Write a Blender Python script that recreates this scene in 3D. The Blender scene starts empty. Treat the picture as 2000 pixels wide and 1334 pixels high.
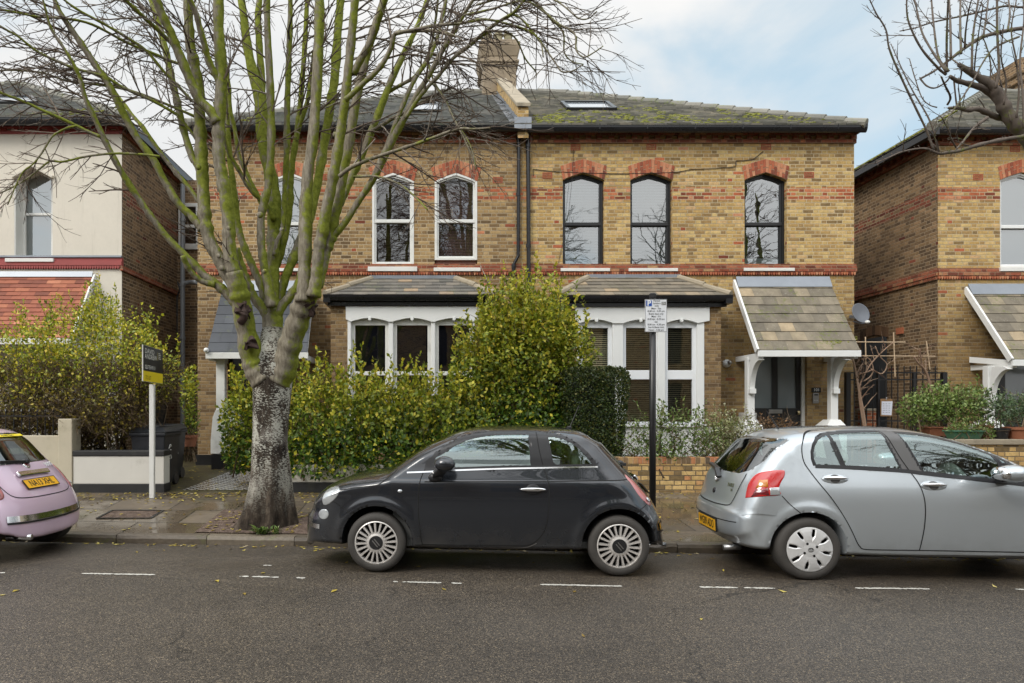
import bpy, bmesh, math, random
import numpy as np
from mathutils import Vector, Matrix, noise
from mathutils.geometry import tessellate_polygon
random.seed(7); RNG = np.random.default_rng(7)
scn = bpy.context.scene
COL = scn.collection
FOC = 1333.0; CX = 850.0; CY = 800.0; CAMH = 1.56
def PX(x, Y): return (x - CX) * Y / FOC
def PZ(y, Y): return CAMH + (CY - y) * Y / FOC
def W(x, y, Y): return Vector((PX(x, Y), Y, PZ(y, Y)))
def R(a): return math.radians(a)
FY = 14.65           # facade plane
# ---------------------------------------------------------------- objects
def tag(o, label=None, cat=None, group=None, kind=None):
    if label: o['label'] = label
    if cat: o['category'] = cat
    if group: o['group'] = group
    if kind: o['kind'] = kind
    return o
def thing(name, label, cat, loc=(0, 0, 0), rotz=0, group=None):
    o = bpy.data.objects.new(name, None); COL.objects.link(o)
    o.location = loc; o.rotation_euler = (0, 0, rotz); o.empty_display_size = .2
    return tag(o, label, cat, group)
def root_of(o):
    while o.parent: o = o.parent
    return o
def link_mesh(name, me, mat, parent=None):
    o = bpy.data.objects.new(name, me); COL.objects.link(o)
    if mat is not None and len(me.materials) == 0: me.materials.append(mat)
    if parent: o.parent = parent
    return o
def dup(src, loc=None, rotz=None, label=None):
    r = src.copy(); COL.objects.link(r)
    if loc is not None: r.location = loc
    if rotz is not None: r.rotation_euler = (0, 0, rotz)
    if label: r['label'] = label
    def rec(a, b):
        for ch in list(a.children):
            c = ch.copy(); COL.objects.link(c); c.parent = b
            rec(ch, c)
    rec(src, r)
    return r
class MB:
    def __init__(s): s.v = []; s.f = []
    def add(s, vs, fs):
        n = len(s.v); s.v.extend([tuple(p) for p in vs]); s.f.extend([tuple(i + n for i in q) for q in fs]); return s
    def box(s, x0, x1, y0, y1, z0, z1):
        return s.add([(x0,y0,z0),(x1,y0,z0),(x1,y1,z0),(x0,y1,z0),(x0,y0,z1),(x1,y0,z1),(x1,y1,z1),(x0,y1,z1)],
                     [(0,3,2,1),(4,5,6,7),(0,1,5,4),(1,2,6,5),(2,3,7,6),(3,0,4,7)])
    def hexa(s, p):
        return s.add(p, [(0,3,2,1),(4,5,6,7),(0,1,5,4),(1,2,6,5),(2,3,7,6),(3,0,4,7)])
    def beam(s, a, b, w, h, up=(0,0,1)):
        a = Vector(a); b = Vector(b); d = (b - a).normalized(); up = Vector(up)
        r = d.cross(up); 
        if r.length < 1e-4: r = d.cross(Vector((1,0,0)))
        r.normalize(); u = r.cross(d)
        r *= w/2; u *= h/2
        return s.hexa([a-r-u, a+r-u, b+r-u, b-r-u, a-r+u, a+r+u, b+r+u, b-r+u])
    def tube(s, pts, rad, n=8, cap=True):
        pts = [Vector(p) for p in pts]; m = len(pts)
        if not hasattr(rad, '__len__'): rad = [rad]*m
        base = len(s.v); prev = None
        for i, p in enumerate(pts):
            t = (pts[min(i+1, m-1)] - pts[max(i-1, 0)])
            if t.length < 1e-9: t = Vector((0,0,1))
            t.normalize()
            if prev is None:
                a = Vector((0,0,1)) if abs(t.z) < .9 else Vector((1,0,0))
                u = t.cross(a).normalized()
            else:
                u = (prev - t*prev.dot(t))
                u = u.normalized() if u.length > 1e-6 else t.orthogonal().normalized()
            prev = u; w = t.cross(u)
            for k in range(n):
                an = 2*math.pi*k/n
                q = p + (u*math.cos(an) + w*math.sin(an))*rad[i]
                s.v.append(tuple(q))
        for i in range(m-1):
            for k in range(n):
                a = base+i*n+k; b = base+i*n+(k+1) % n
                s.f.append((a, b, b+n, a+n))
        if cap:
            s.f.append(tuple(base+k for k in range(n))[::-1]); s.f.append(tuple(base+(m-1)*n+k for k in range(n)))
        return s
    def lathe(s, prof, c, axis='z', n=24, cap=False):
        base = len(s.v); c = Vector(c)
        for r, h in prof:
            for k in range(n):
                a = 2*math.pi*k/n; x, y = r*math.cos(a), r*math.sin(a)
                q = {'z': (x, y, h), 'y': (x, h, y), 'x': (h, x, y)}[axis]
                s.v.append((c.x+q[0], c.y+q[1], c.z+q[2]))
        m = len(prof)
        for i in range(m-1):
            for k in range(n):
                a = base+i*n+k; b = base+i*n+(k+1) % n
                s.f.append((a, b, b+n, a+n))
        if cap:
            s.f.append(tuple(base+k for k in range(n))[::-1]); s.f.append(tuple(base+(m-1)*n+k for k in range(n)))
        return s
    def ellipsoid(s, c, r, nu=16, nv=10):
        prof = []
        base = len(s.v)
        for i in range(nv+1):
            t = math.pi*i/nv
            for k in range(nu):
                a = 2*math.pi*k/nu
                s.v.append((c[0]+r[0]*math.sin(t)*math.cos(a), c[1]+r[1]*math.sin(t)*math.sin(a), c[2]+r[2]*math.cos(t)))
        for i in range(nv):
            for k in range(nu):
                a = base+i*nu+k; b = base+i*nu+(k+1) % nu
                s.f.append((a, a+nu, b+nu, b))
        return s
    def plate(s, outer, holes, y0, y1, back=False):
        """panel in the XZ plane with holes, front at y0, sides run to y1"""
        loops = [outer]+list(holes)
        t = tessellate_polygon([[Vector((p[0], p[1], 0)) for p in l] for l in loops])
        flat = [p for l in loops for p in l]; n = len(flat)
        s_v = [(p[0], y0, p[1]) for p in flat] + [(p[0], y1, p[1]) for p in flat]
        fs = [tuple(q) for q in t]
        if back: fs += [tuple(i+n for i in q)[::-1] for q in t]
        o = 0
        for l in loops:
            m = len(l)
            for i in range(m):
                a = o+i; b = o+(i+1) % m
                fs.append((a, b, b+n, a+n))
            o += m
        return s.add(s_v, fs)
    def xform(s, M, start=0):
        for i in range(start, len(s.v)): s.v[i] = tuple(M @ Vector(s.v[i]))
        return s
    def build(s, name, mat, parent=None, smooth=False, local=False, bevel=0, recalc=True, weld=0):
        off = Vector((0,0,0))
        if parent is not None and not local: off = root_of(parent).location
        me = bpy.data.meshes.new(name)
        me.from_pydata([(p[0]-off.x, p[1]-off.y, p[2]-off.z) for p in s.v], [], s.f)
        if recalc or weld:
            bm = bmesh.new(); bm.from_mesh(me)
            if weld: bmesh.ops.remove_doubles(bm, verts=bm.verts, dist=weld)
            bmesh.ops.recalc_face_normals(bm, faces=bm.faces)
            bm.to_mesh(me); bm.free()
        if smooth: me.polygons.foreach_set('use_smooth', [True]*len(me.polygons))
        o = link_mesh(name, me, mat, parent)
        if bevel:
            md = o.modifiers.new('Bevel', 'BEVEL'); md.width = bevel; md.segments = 2; md.limit_method = 'ANGLE'; md.angle_limit = R(40)
        return o
_TXT = {}
def text_into(mb, body, size, M, depth=0.0, bold=0.0, xs=1.0, align='CENTER'):
    """letters from Blender's built-in font as flat faces, laid into mb with the matrix M (letters lie in XY)"""
    key = (body, bold, align)
    if key not in _TXT:
        cu = bpy.data.curves.new('lettering', 'FONT'); cu.body = body; cu.align_x = align; cu.align_y = 'CENTER'
        cu.offset = bold; cu.resolution_u = 3; cu.fill_mode = 'FRONT'
        ob = bpy.data.objects.new('lettering', cu); COL.objects.link(ob)
        dg = bpy.context.evaluated_depsgraph_get(); dg.update()
        me = bpy.data.meshes.new_from_object(ob.evaluated_get(dg))
        _TXT[key] = ([tuple(v.co) for v in me.vertices], [tuple(p.vertices) for p in me.polygons])
        bpy.data.objects.remove(ob); bpy.data.curves.remove(cu); bpy.data.meshes.remove(me)
    vs, fs = _TXT[key]
    mb.add([M @ Vector((v[0]*size*xs, v[1]*size, 0)) for v in vs], fs)
FACE_CAM = Matrix(((1,0,0,0),(0,0,-1,0),(0,1,0,0),(0,0,0,1)))   # XY -> XZ, facing -Y
# ---------------------------------------------------------------- materials
class G:
    def __init__(s, name):
        s.m = bpy.data.materials.new(name); s.m.use_nodes = True; s.nt = s.m.node_tree
        for n in list(s.nt.nodes): s.nt.nodes.remove(n)
        s.out = s.nt.nodes.new('ShaderNodeOutputMaterial')
    def n(s, t, **kw):
        x = s.nt.nodes.new('ShaderNode'+t)
        for k, v in kw.items(): setattr(x, k, v)
        return x
    def put(s, sock, v):
        if v is None: return
        if isinstance(v, bpy.types.NodeSocket): s.nt.links.new(v, sock)
        else:
            if sock.type == 'RGBA' and len(v) == 3: v = (*v, 1)
            sock.default_value = v
    def math(s, op, a, b=None, c=None, clamp=False):
        x = s.n('Math', operation=op, use_clamp=clamp)
        for i, v in enumerate((a, b, c)):
            if v is not None: s.put(x.inputs[i], v)
        return x.outputs[0]
    def mix(s, f, a, b, bt='MIX'):
        x = s.n('Mix', data_type='RGBA', blend_type=bt, clamp_factor=True)
        s.put(x.inputs[0], f); s.put(x.inputs[6], a); s.put(x.inputs[7], b); return x.outputs[2]
    def mixf(s, f, a, b):
        x = s.n('Mix', data_type='FLOAT'); s.put(x.inputs[0], f); s.put(x.inputs[2], a); s.put(x.inputs[3], b); return x.outputs[0]
    def ramp(s, f, stops, interp='LINEAR'):
        x = s.n('ValToRGB'); r = x.color_ramp; r.interpolation = interp
        while len(r.elements) < len(stops): r.elements.new(.5)
        for e, (p, c) in zip(r.elements, stops):
            e.position = p; e.color = (*c, 1) if len(c) == 3 else c
        s.put(x.inputs[0], f); return x.outputs[0]
    def smooth(s, v, a, b):
        x = s.n('MapRange', interpolation_type='SMOOTHSTEP'); s.put(x.inputs[0], v); x.inputs[1].default_value = a; x.inputs[2].default_value = b; return x.outputs[0]
    def noise(s, vec, scale, detail=3, rough=.55, out=0, dist=0):
        x = s.n('TexNoise'); s.put(x.inputs['Vector'], vec); x.inputs['Scale'].default_value = scale
        x.inputs['Detail'].default_value = detail; x.inputs['Roughness'].default_value = rough; x.inputs['Distortion'].default_value = dist
        return x.outputs[out]
    def pos(s): return s.n('NewGeometry').outputs['Position']
    def obj(s): return s.n('TexCoord').outputs['Object']
    def rnd(s): return s.n('NewGeometry').outputs['Random Per Island']
    def sep(s, v):
        x = s.n('SeparateXYZ'); s.put(x.inputs[0], v); return x.outputs
    def comb(s, a, b, c):
        x = s.n('CombineXYZ'); s.put(x.inputs[0], a); s.put(x.inputs[1], b); s.put(x.inputs[2], c); return x.outputs[0]
    def scale(s, v, k):
        x = s.n('VectorMath', operation='MULTIPLY'); s.put(x.inputs[0], v); x.inputs[1].default_value = k; return x.outputs[0]
    def bump(s, h, strength=.4, dist=.01, normal=None):
        x = s.n('Bump'); x.inputs['Strength'].default_value = strength; x.inputs['Distance'].default_value = dist
        s.put(x.inputs['Height'], h); s.put(x.inputs['Normal'], normal); return x.outputs[0]
    def bsdf(s, col, rough=.6, normal=None, metal=0, spec=.5, coat=0, coatr=.03, alpha=None, sub=None):
        b = s.n('BsdfPrincipled'); s.put(b.inputs['Base Color'], col); s.put(b.inputs['Roughness'], rough)
        s.put(b.inputs['Metallic'], metal); s.put(b.inputs['Normal'], normal); s.put(b.inputs['Specular IOR Level'], spec)
        s.put(b.inputs['Coat Weight'], coat); s.put(b.inputs['Coat Roughness'], coatr)
        return b.outputs[0]
    def end(s, sh):
        s.nt.links.new(sh, s.out.inputs['Surface']); return s.m
def plain(name, col, rough=.5, metal=0, var=.12, scale=6, bump=.0, spec=.5, coat=0, dirt=0, dirtcol=(.05,.045,.035)):
    g = G(name); p = g.obj()
    n = g.noise(p, scale, 5)
    k = g.math('MULTIPLY_ADD', n, var*2, 1-var)
    c = g.mix(1, col, g.comb(k, k, k), 'MULTIPLY')
    if dirt:
        d = g.smooth(g.noise(p, scale*.6, 6, .65), .52, .75)
        c = g.mix(g.math('MULTIPLY', d, dirt), c, dirtcol)
    r = g.math('MULTIPLY_ADD', n, .2, rough-.1)
    nm = g.bump(g.noise(p, scale*12, 4), bump, .005) if bump else None
    return g.end(g.bsdf(c, r, nm, metal, spec, coat))
def brick_mat(name, pal, red, bands=(), mortar=(.40,.34,.25), soot=.5, sootscale=.6, row=.075, dark_below=None, contrast=1.0, soot_side=0):
    g = G(name); geo = g.n('NewGeometry'); P = g.sep(geo.outputs['Position']); N = g.sep(geo.outputs['True Normal'])
    isx = g.math('GREATER_THAN', g.math('ABSOLUTE', N[0]), .6)
    u = g.mixf(isx, P[0], P[1])
    warp = g.noise(geo.outputs['Position'], 9, 2)
    z = g.math('MULTIPLY_ADD', g.math('SUBTRACT', warp, .5), .012, P[2])
    rw = g.math('DIVIDE', z, row); ri = g.math('FLOOR', rw); v = g.math('FRACT', rw)
    wn0 = g.n('TexWhiteNoise', noise_dimensions='1D'); g.put(wn0.inputs['W'], ri)
    U = g.math('ADD', g.math('DIVIDE', u, .3375), g.math('ADD', g.math('MULTIPLY', g.math('MODULO', g.math('ADD', ri, 1000), 2), .5), g.math('MULTIPLY', wn0.outputs[0], .12)))
    cell = g.math('FLOOR', U); fr = g.math('FRACT', U)
    st = g.math('LESS_THAN', fr, .6667)
    a = g.mixf(st, g.math('DIVIDE', g.math('SUBTRACT', fr, .6667), .3333), g.math('DIVIDE', fr, .6667))
    wd = g.mixf(st, .1125, .225)
    du = g.math('MULTIPLY', g.math('MINIMUM', a, g.math('SUBTRACT', 1, a)), wd)
    dv = g.math('MULTIPLY', g.math('MINIMUM', v, g.math('SUBTRACT', 1, v)), row)
    fine = g.noise(geo.outputs['Position'], 60, 4)
    d = g.math('ADD', g.math('MINIMUM', du, dv), g.math('MULTIPLY', g.math('SUBTRACT', fine, .5), .010))
    bm = g.smooth(d, .0042, .0095)
    idv = g.comb(g.math('MULTIPLY_ADD', cell, 2, st), ri, isx)
    wn = g.n('TexWhiteNoise', noise_dimensions='3D'); g.put(wn.inputs['Vector'], idv)
    wc = g.sep(wn.outputs['Color'])
    med = g.noise(geo.outputs['Position'], 14, 4, .65)
    # large drifts of darker / lighter stocks
    drift = g.noise(g.scale(geo.outputs['Position'], (.55, .55, .9)), sootscale, 4, .6)
    sel = g.math('ADD', wc[0], g.math('MULTIPLY', g.math('SUBTRACT', drift, .5), soot*1.6), clamp=True)
    col = g.mix(.30, g.ramp(sel, pal), pal[len(pal)//2+(1 if len(pal) > 6 else 0)][1])
    rc = g.ramp(wc[1], red)
    bandmask = None
    for (z0, z1, frac) in bands:
        m = g.math('MULTIPLY', g.math('GREATER_THAN', P[2], z0), g.math('LESS_THAN', P[2], z1))
        m = g.math('MULTIPLY', m, g.math('LESS_THAN', wc[2], frac))
        bandmask = m if bandmask is None else g.math('MAXIMUM', bandmask, m)
    stray = g.math('LESS_THAN', wc[2], .012)
    bandmask = stray if bandmask is None else g.math('MAXIMUM', bandmask, stray)
    col = g.mix(bandmask, col, rc)
    k = g.math('MULTIPLY_ADD', med, 1.1*contrast, 1-.55*contrast)
    col = g.mix(1, col, g.comb(k, k, k), 'MULTIPLY')
    spot = g.smooth(g.noise(geo.outputs['Position'], 45, 3, .7), .60, .72)
    col = g.mix(g.math('MULTIPLY', spot, .75), col, (.06,.045,.03))
    mcol = g.mix(g.smooth(drift, .35, .7), mortar, tuple(c*.62 for c in mortar))
    col = g.mix(bm, mcol, col)
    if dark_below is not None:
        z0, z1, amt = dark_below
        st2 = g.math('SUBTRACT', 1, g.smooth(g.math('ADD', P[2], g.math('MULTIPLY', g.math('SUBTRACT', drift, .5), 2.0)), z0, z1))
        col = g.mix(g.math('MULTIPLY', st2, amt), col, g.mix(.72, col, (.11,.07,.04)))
    h = g.math('ADD', g.math('MULTIPLY', bm, 1.0), g.math('MULTIPLY', med, .5))
    return g.end(g.bsdf(col, .85, g.bump(h, .7, .008), spec=.25))
def island_mat(name, stops, rough=.7, var=.35, nscale=8, moss=0, mosscol=(.12,.15,.02), bump=.3, lichen=0, spec=.4, coat=0):
    """colour picked per separate piece (tile, voussoir, leaf)"""
    g = G(name); p = g.pos(); r = g.rnd()
    c = g.ramp(r, stops)
    n = g.noise(p, nscale, 5, .65)
    k = g.math('MULTIPLY_ADD', n, var*2, 1-var)
    c = g.mix(1, c, g.comb(k, k, k), 'MULTIPLY')
    if lichen:
        l = g.smooth(g.noise(p, 38, 3, .6), .66, .72)
        c = g.mix(g.math('MULTIPLY', l, lichen), c, (.50,.50,.42))
    if moss:
        m = g.math('MULTIPLY', g.smooth(g.noise(p, 1.3, 3), .48, .62), g.smooth(g.noise(p, 14, 5, .7), .5, .62))
        c = g.mix(g.math('MULTIPLY', m, moss), c, mosscol)
    return g.end(g.bsdf(c, rough, g.bump(n, bump, .006), spec=spec, coat=coat))
def glass_mat(name, refl=.35, tint=(.75,.85,.85), wav=.02, rough=.0, gtint=(.95,.97,.98)):
    g = G(name)
    p = g.obj()
    fr = g.n('LayerWeight'); fr.inputs[0].default_value = .35
    f = g.math('MULTIPLY_ADD', fr.outputs['Fresnel'], 1-refl, refl, clamp=True)
    nm = g.bump(g.noise(p, 2.2, 2), wav, .05)
    gl = g.n('BsdfGlossy'); gl.inputs['Roughness'].default_value = rough; g.put(gl.inputs['Normal'], nm); gl.inputs['Color'].default_value = (*gtint,1)
    tr = g.n('BsdfTransparent'); g.put(tr.inputs['Color'], tint)
    mx = g.n('MixShader'); g.put(mx.inputs[0], f); g.nt.links.new(tr.outputs[0], mx.inputs[1]); g.nt.links.new(gl.outputs[0], mx.inputs[2])
    return g.end(mx.outputs[0])
M = {}
STOCK = [(0, (.085,.055,.032)), (.07, (.15,.092,.046)), (.2, (.27,.168,.072)), (.42, (.385,.245,.092)), (.66, (.48,.32,.12)), (.87, (.58,.43,.19)), (1, (.53,.33,.18))]
STOCK_TAN = [(0, (.045,.032,.022)), (.12, (.105,.066,.035)), (.32, (.20,.125,.058)), (.58, (.30,.193,.086)), (.8, (.39,.265,.12)), (1, (.46,.33,.17))]
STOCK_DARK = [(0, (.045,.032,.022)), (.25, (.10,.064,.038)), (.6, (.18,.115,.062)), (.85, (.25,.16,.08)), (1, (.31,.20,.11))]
REDS = [(0, (.16,.045,.025)), (.4, (.36,.10,.045)), (.75, (.46,.15,.065)), (1, (.50,.24,.13))]
zb = lambda y: PZ(y, FY)
BANDS = ((zb(373), zb(366), .9), (zb(384), zb(373), .5), (zb(391), zb(384), .9))
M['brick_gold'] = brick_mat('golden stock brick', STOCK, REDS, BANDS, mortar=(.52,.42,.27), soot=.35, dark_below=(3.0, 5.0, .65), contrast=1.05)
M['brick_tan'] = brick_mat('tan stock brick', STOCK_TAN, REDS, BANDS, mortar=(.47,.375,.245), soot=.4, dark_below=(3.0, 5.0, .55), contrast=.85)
M['brick_dark'] = brick_mat('shade-toned stock brick', STOCK_DARK, [(0,(.10,.03,.02)),(1,(.26,.08,.045))], BANDS, mortar=(.38,.29,.19), soot=.4, contrast=.85)  # house flanks: shade of the narrow gaps put into the brick colour
M['brick_garden'] = brick_mat('garden wall brick', [(0,(.03,.025,.02)),(.22,(.07,.05,.04)),(.3,(.36,.22,.09)),(.6,(.55,.37,.15)),(.85,(.62,.44,.2)),(1,(.45,.17,.08))], REDS, (), mortar=(.20,.155,.10), soot=.2)
M['red_brick'] = island_mat('red rubbed brick', [(0,(.15,.045,.028)),(.35,(.36,.10,.05)),(.7,(.44,.15,.07)),(1,(.52,.25,.14))], .85, .35, 20)
M['red_band'] = brick_mat('red band brick', [(0,(.08,.03,.02)),(.3,(.20,.06,.035)),(.62,(.30,.09,.05)),(.85,(.36,.15,.08)),(1,(.40,.27,.13))], REDS, (), mortar=(.30,.19,.12), soot=.35)
M['red_paint'] = plain('red painted brick', (.30,.055,.05), .6, bump=.3, scale=5, var=.25)
M['arch_mortar'] = plain('arch mortar', (.46,.34,.22), .9, bump=.4)
g = G('cream render'); P = g.pos(); n1 = g.noise(P, 1.3, 5, .6); st_ = g.noise(g.scale(P, (5,5,.35)), 1.6, 5, .7); n2 = g.noise(P, 16, 5, .65)
k = g.math('ADD', g.math('MULTIPLY_ADD', n1, .14, .88), g.math('MULTIPLY', g.math('SUBTRACT', n2, .5), .10))
c = g.mix(1, (.66,.612,.525), g.comb(k, k, k), 'MULTIPLY')
c = g.mix(g.math('MULTIPLY', g.smooth(st_, .52, .72), .30), c, (.36,.33,.26))
zr = g.sep(P)[2]; c = g.mix(g.math('MULTIPLY', g.smooth(n1, .45, .6), g.math('MULTIPLY', g.math('SUBTRACT', 1, g.smooth(zr, .4, 2.2)), .5)), c, (.24,.24,.15))
M['render'] = g.end(g.bsdf(c, .85, g.bump(n2, .3, .006), spec=.3))
M['white'] = plain('white paint', (.74,.75,.74), .45, var=.05, scale=3)
M['white_old'] = plain('worn white paint', (.68,.68,.65), .5, var=.1, scale=4, dirt=.35, dirtcol=(.22,.2,.17))
M['upvc'] = plain('white plastic frame', (.78,.80,.82), .3, var=.03)
M['black'] = plain('black paint', (.012,.012,.013), .35, var=.2)
M['black_plastic'] = plain('black plastic', (.012,.012,.013), .45, var=.2)
M['gutter'] = plain('black gutter', (.010,.010,.012), .28, var=.3, scale=2)
M['dark'] = plain('dark room', (.02,.02,.022), .9)
M['lead'] = plain('lead sheet', (.24,.26,.29), .45, .5, var=.25, scale=3, bump=.3)
M['coping'] = plain('stone coping', (.31,.265,.195), .9, var=.3, scale=4, bump=.5, dirt=.5)
M['chimney'] = plain('rendered chimney', (.27,.215,.15), .9, var=.35, scale=2.2, bump=.5, dirt=.7, dirtcol=(.07,.06,.045))
M['pot_clay'] = plain('weathered clay', (.27,.24,.15), .9, var=.3, scale=5, bump=.4, dirt=.4, dirtcol=(.10,.11,.05))
M['slate'] = island_mat('roof slate', [(0,(.15,.148,.13)),(.5,(.24,.232,.205)),(.85,(.31,.295,.255)),(1,(.37,.335,.27))], .6, .35, 5, moss=.4, bump=.25, spec=.4)
M['slate_plain'] = island_mat('plain roof slate', [(0,(.15,.155,.15)),(.6,(.22,.225,.215)),(1,(.29,.285,.265))], .6, .3, 5, moss=.4, bump=.25, spec=.4)
M['slate_blue'] = island_mat('dark slate', [(0,(.030,.034,.042)),(1,(.060,.066,.078))], .55, .3, 5, moss=.5, bump=.3, spec=.4)
M['stone_tile'] = island_mat('weathered tile', [(0,(.135,.118,.092)),(.5,(.185,.16,.12)),(.88,(.235,.20,.145)),(.96,(.28,.23,.155)),(1,(.36,.28,.18))], .8, .6, 5, moss=.7, bump=.35, lichen=.8)
M['grey_tile'] = island_mat('grey tile', [(0,(.10,.097,.088)),(.5,(.145,.135,.12)),(.93,(.19,.168,.138)),(1,(.33,.24,.155))], .8, .4, 7, moss=.35, bump=.35, lichen=.7)
M['warm_tile'] = island_mat('buff tile', [(0,(.13,.115,.093)),(.5,(.18,.157,.122)),(.9,(.225,.19,.142)),(1,(.34,.26,.17))], .8, .4, 7, moss=.35, bump=.35, lichen=.5)
M['red_tile'] = island_mat('red clay tile', [(0,(.17,.055,.035)),(.5,(.27,.085,.05)),(.85,(.34,.12,.065)),(1,(.46,.19,.11))], .75, .3, 6, moss=.15, bump=.3, lichen=.15)
M['ridge'] = island_mat('ridge tile', [(0,(.13,.13,.115)),(1,(.22,.21,.18))], .7, .3, 6, moss=.6, bump=.3)
M['moss'] = island_mat('moss clump', [(0,(.10,.11,.016)),(1,(.22,.22,.04))], .95, .3, 30, bump=.8)
M['glass'] = glass_mat('window glass', .25)
M['glass_dim'] = glass_mat('dim window glass', .10, (.55,.58,.62))
M['obscure'] = plain('frosted glass', (.16,.185,.20), .15, var=.1, scale=2, spec=.8)
M['blind'] = plain('pale blind', (.45,.465,.475), .6, var=.04)
M['blind_brown'] = plain('wooden blind', (.46,.34,.20), .5, var=.15)
M['maroon'] = plain('maroon blind', (.24,.125,.095), .6, var=.1)
M['chrome'] = plain('chrome', (.75,.75,.76), .12, 1, var=.05)
M['steel'] = plain('brushed steel', (.38,.38,.38), .35, 1, var=.1)
M['brass'] = plain('old brass', (.5,.42,.25), .3, 1, var=.1)
M['wire'] = plain('cable', (.02,.018,.016), .6)
M['wire_pale'] = plain('pale cable', (.45,.42,.36), .6)
# ================================================================ GROUND
SL = -.085                      # the road runs a little askew to the houses
def KY(x): return 8.0 + SL*(x + .5)
WY = 10.7                       # garden wall line
def road_z(x, y):
    d = KY(x) - y
    return float(np.interp(d, [0, .45, 1.5, 4, 6, 9.5], [-.06, -.04, 0, .015, .01, -.05]))
def pave_z(x, y):
    k = KY(x) + .13
    return .045 + .215*min(max((y - k)/(WY - k), 0), 1) + max(0, min(y - WY, 4))*.029
def sheet(name, xs, yfun, ts, zfun, mat, kind='structure', lift=0):
    mb = MB(); n = len(ts)
    for x in xs:
        for t in ts:
            y = yfun(x, t); mb.v.append((x, y, zfun(x, y)+lift))
    for i in range(len(xs)-1):
        for j in range(n-1):
            a = i*n+j; mb.f.append((a, a+n, a+n+1, a+1))
    return tag(mb.build(name, mat, recalc=False), kind=kind)
# --- asphalt
g = G('asphalt'); P = g.pos()
v = g.n('TexVoronoi'); g.put(v.inputs['Vector'], P); v.inputs['Scale'].default_value = 130
sp = g.n('TexWhiteNoise', noise_dimensions='3D'); g.put(sp.inputs['Vector'], v.outputs['Color'])
stone = g.ramp(sp.outputs[0], [(0,(.022,.019,.016)),(.4,(.052,.045,.038)),(.78,(.092,.080,.067)),(.93,(.145,.124,.098)),(1,(.25,.21,.15))])
yy = g.math('SUBTRACT', g.sep(P)[1], g.math('MULTIPLY', g.sep(P)[0], SL)); big = g.noise(P, .55, 5, .6); med = g.noise(P, 5, 5, .65)
band = g.noise(g.comb(g.math('MULTIPLY', g.sep(P)[0], .08), yy, 0), 1.3, 3)          # tyre-polished lanes along the road
pat = g.n('TexVoronoi'); g.put(pat.inputs['Vector'], g.comb(g.math('MULTIPLY', g.sep(P)[0], .35), yy, 0)); pat.inputs['Scale'].default_value = .55
pw = g.n('TexWhiteNoise', noise_dimensions='3D'); g.put(pw.inputs['Vector'], pat.outputs['Color'])
cn = g.n('TexVoronoi', feature='DISTANCE_TO_EDGE'); wv = g.n('VectorMath', operation='ADD'); g.put(wv.inputs[0], P); g.put(wv.inputs[1], g.scale(g.noise(P, 3, 4, .7, out=1), (.5,.5,0))); g.put(cn.inputs['Vector'], wv.outputs[0]); cn.inputs['Scale'].default_value = .42
crack = g.math('MULTIPLY', g.math('SUBTRACT', 1, g.smooth(cn.outputs['Distance'], .0015, .006)), g.smooth(g.noise(P, .8, 2), .5, .6))
oil = g.smooth(g.noise(g.comb(g.math('MULTIPLY', g.sep(P)[0], .5), yy, 3), 1.1, 4), .62, .74)
k = g.math('ADD', g.math('MULTIPLY_ADD', big, .7, .62), g.math('MULTIPLY_ADD', med, .5, -.25))
k = g.math('MULTIPLY', k, g.math('MULTIPLY_ADD', band, .5, .75)); k = g.math('MULTIPLY', k, g.math('MULTIPLY_ADD', pw.outputs[0], .16, .92)); k = g.math('MULTIPLY', k, g.math('SUBTRACT', 1, g.math('ADD', g.math('MULTIPLY', crack, .6), g.math('MULTIPLY', oil, .28))))
c = g.mix(1, stone, g.comb(g.math('MULTIPLY', k, .92), g.math('MULTIPLY', k, .865), g.math('MULTIPLY', k, .80)), 'MULTIPLY')
edge = g.smooth(v.outputs['Distance'], .0, .5)
rg = g.math('MULTIPLY_ADD', g.noise(P, 1.2, 5, .65), .5, .22, clamp=True)
h = g.math('ADD', g.math('MULTIPLY', g.math('SUBTRACT', 1, v.outputs['Distance']), .8), g.math('MULTIPLY', g.noise(P, 160, 2), .4))
M['asphalt'] = g.end(g.bsdf(c, rg, g.bump(h, .85, .005), spec=.5))
# --- wet paving flags
g = G('wet paving flags'); P = g.pos(); X = g.sep(P)
yy = g.math('SUBTRACT', X[1], g.math('MULTIPLY', X[0], SL))
row = g.math('DIVIDE', yy, .66); ri = g.math('FLOOR', row); v = g.math('FRACT', row)
u = g.math('ADD', g.math('DIVIDE', X[0], .93), g.math('MULTIPLY', ri, .43)); ci = g.math('FLOOR', u); f = g.math('FRACT', u)
wob = g.math('MULTIPLY', g.math('SUBTRACT', g.noise(P, 9, 3), .5), .012)
d = g.math('ADD', g.math('MINIMUM', g.math('MULTIPLY', g.math('MINIMUM', f, g.math('SUBTRACT', 1, f)), .93), g.math('MULTIPLY', g.math('MINIMUM', v, g.math('SUBTRACT', 1, v)), .66)), wob)
j = g.smooth(d, .004, .012)
wn = g.n('TexWhiteNoise', noise_dimensions='3D'); g.put(wn.inputs['Vector'], g.comb(ci, ri, 0)); w0 = g.sep(wn.outputs['Color'])
col = g.ramp(w0[0], [(0,(.07,.053,.036)),(.5,(.10,.077,.053)),(1,(.135,.108,.078))])
nz = g.noise(P, 3.2, 6, .65); k = g.math('MULTIPLY_ADD', nz, 1.2, .42)
col = g.mix(1, col, g.comb(k, k, k), 'MULTIPLY')
green = g.math('MULTIPLY', g.smooth(g.noise(P, 1.1, 4), .52, .7), .5)
col = g.mix(green, col, (.055,.06,.018))
col = g.mix(j, (.02,.018,.013), col)
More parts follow.
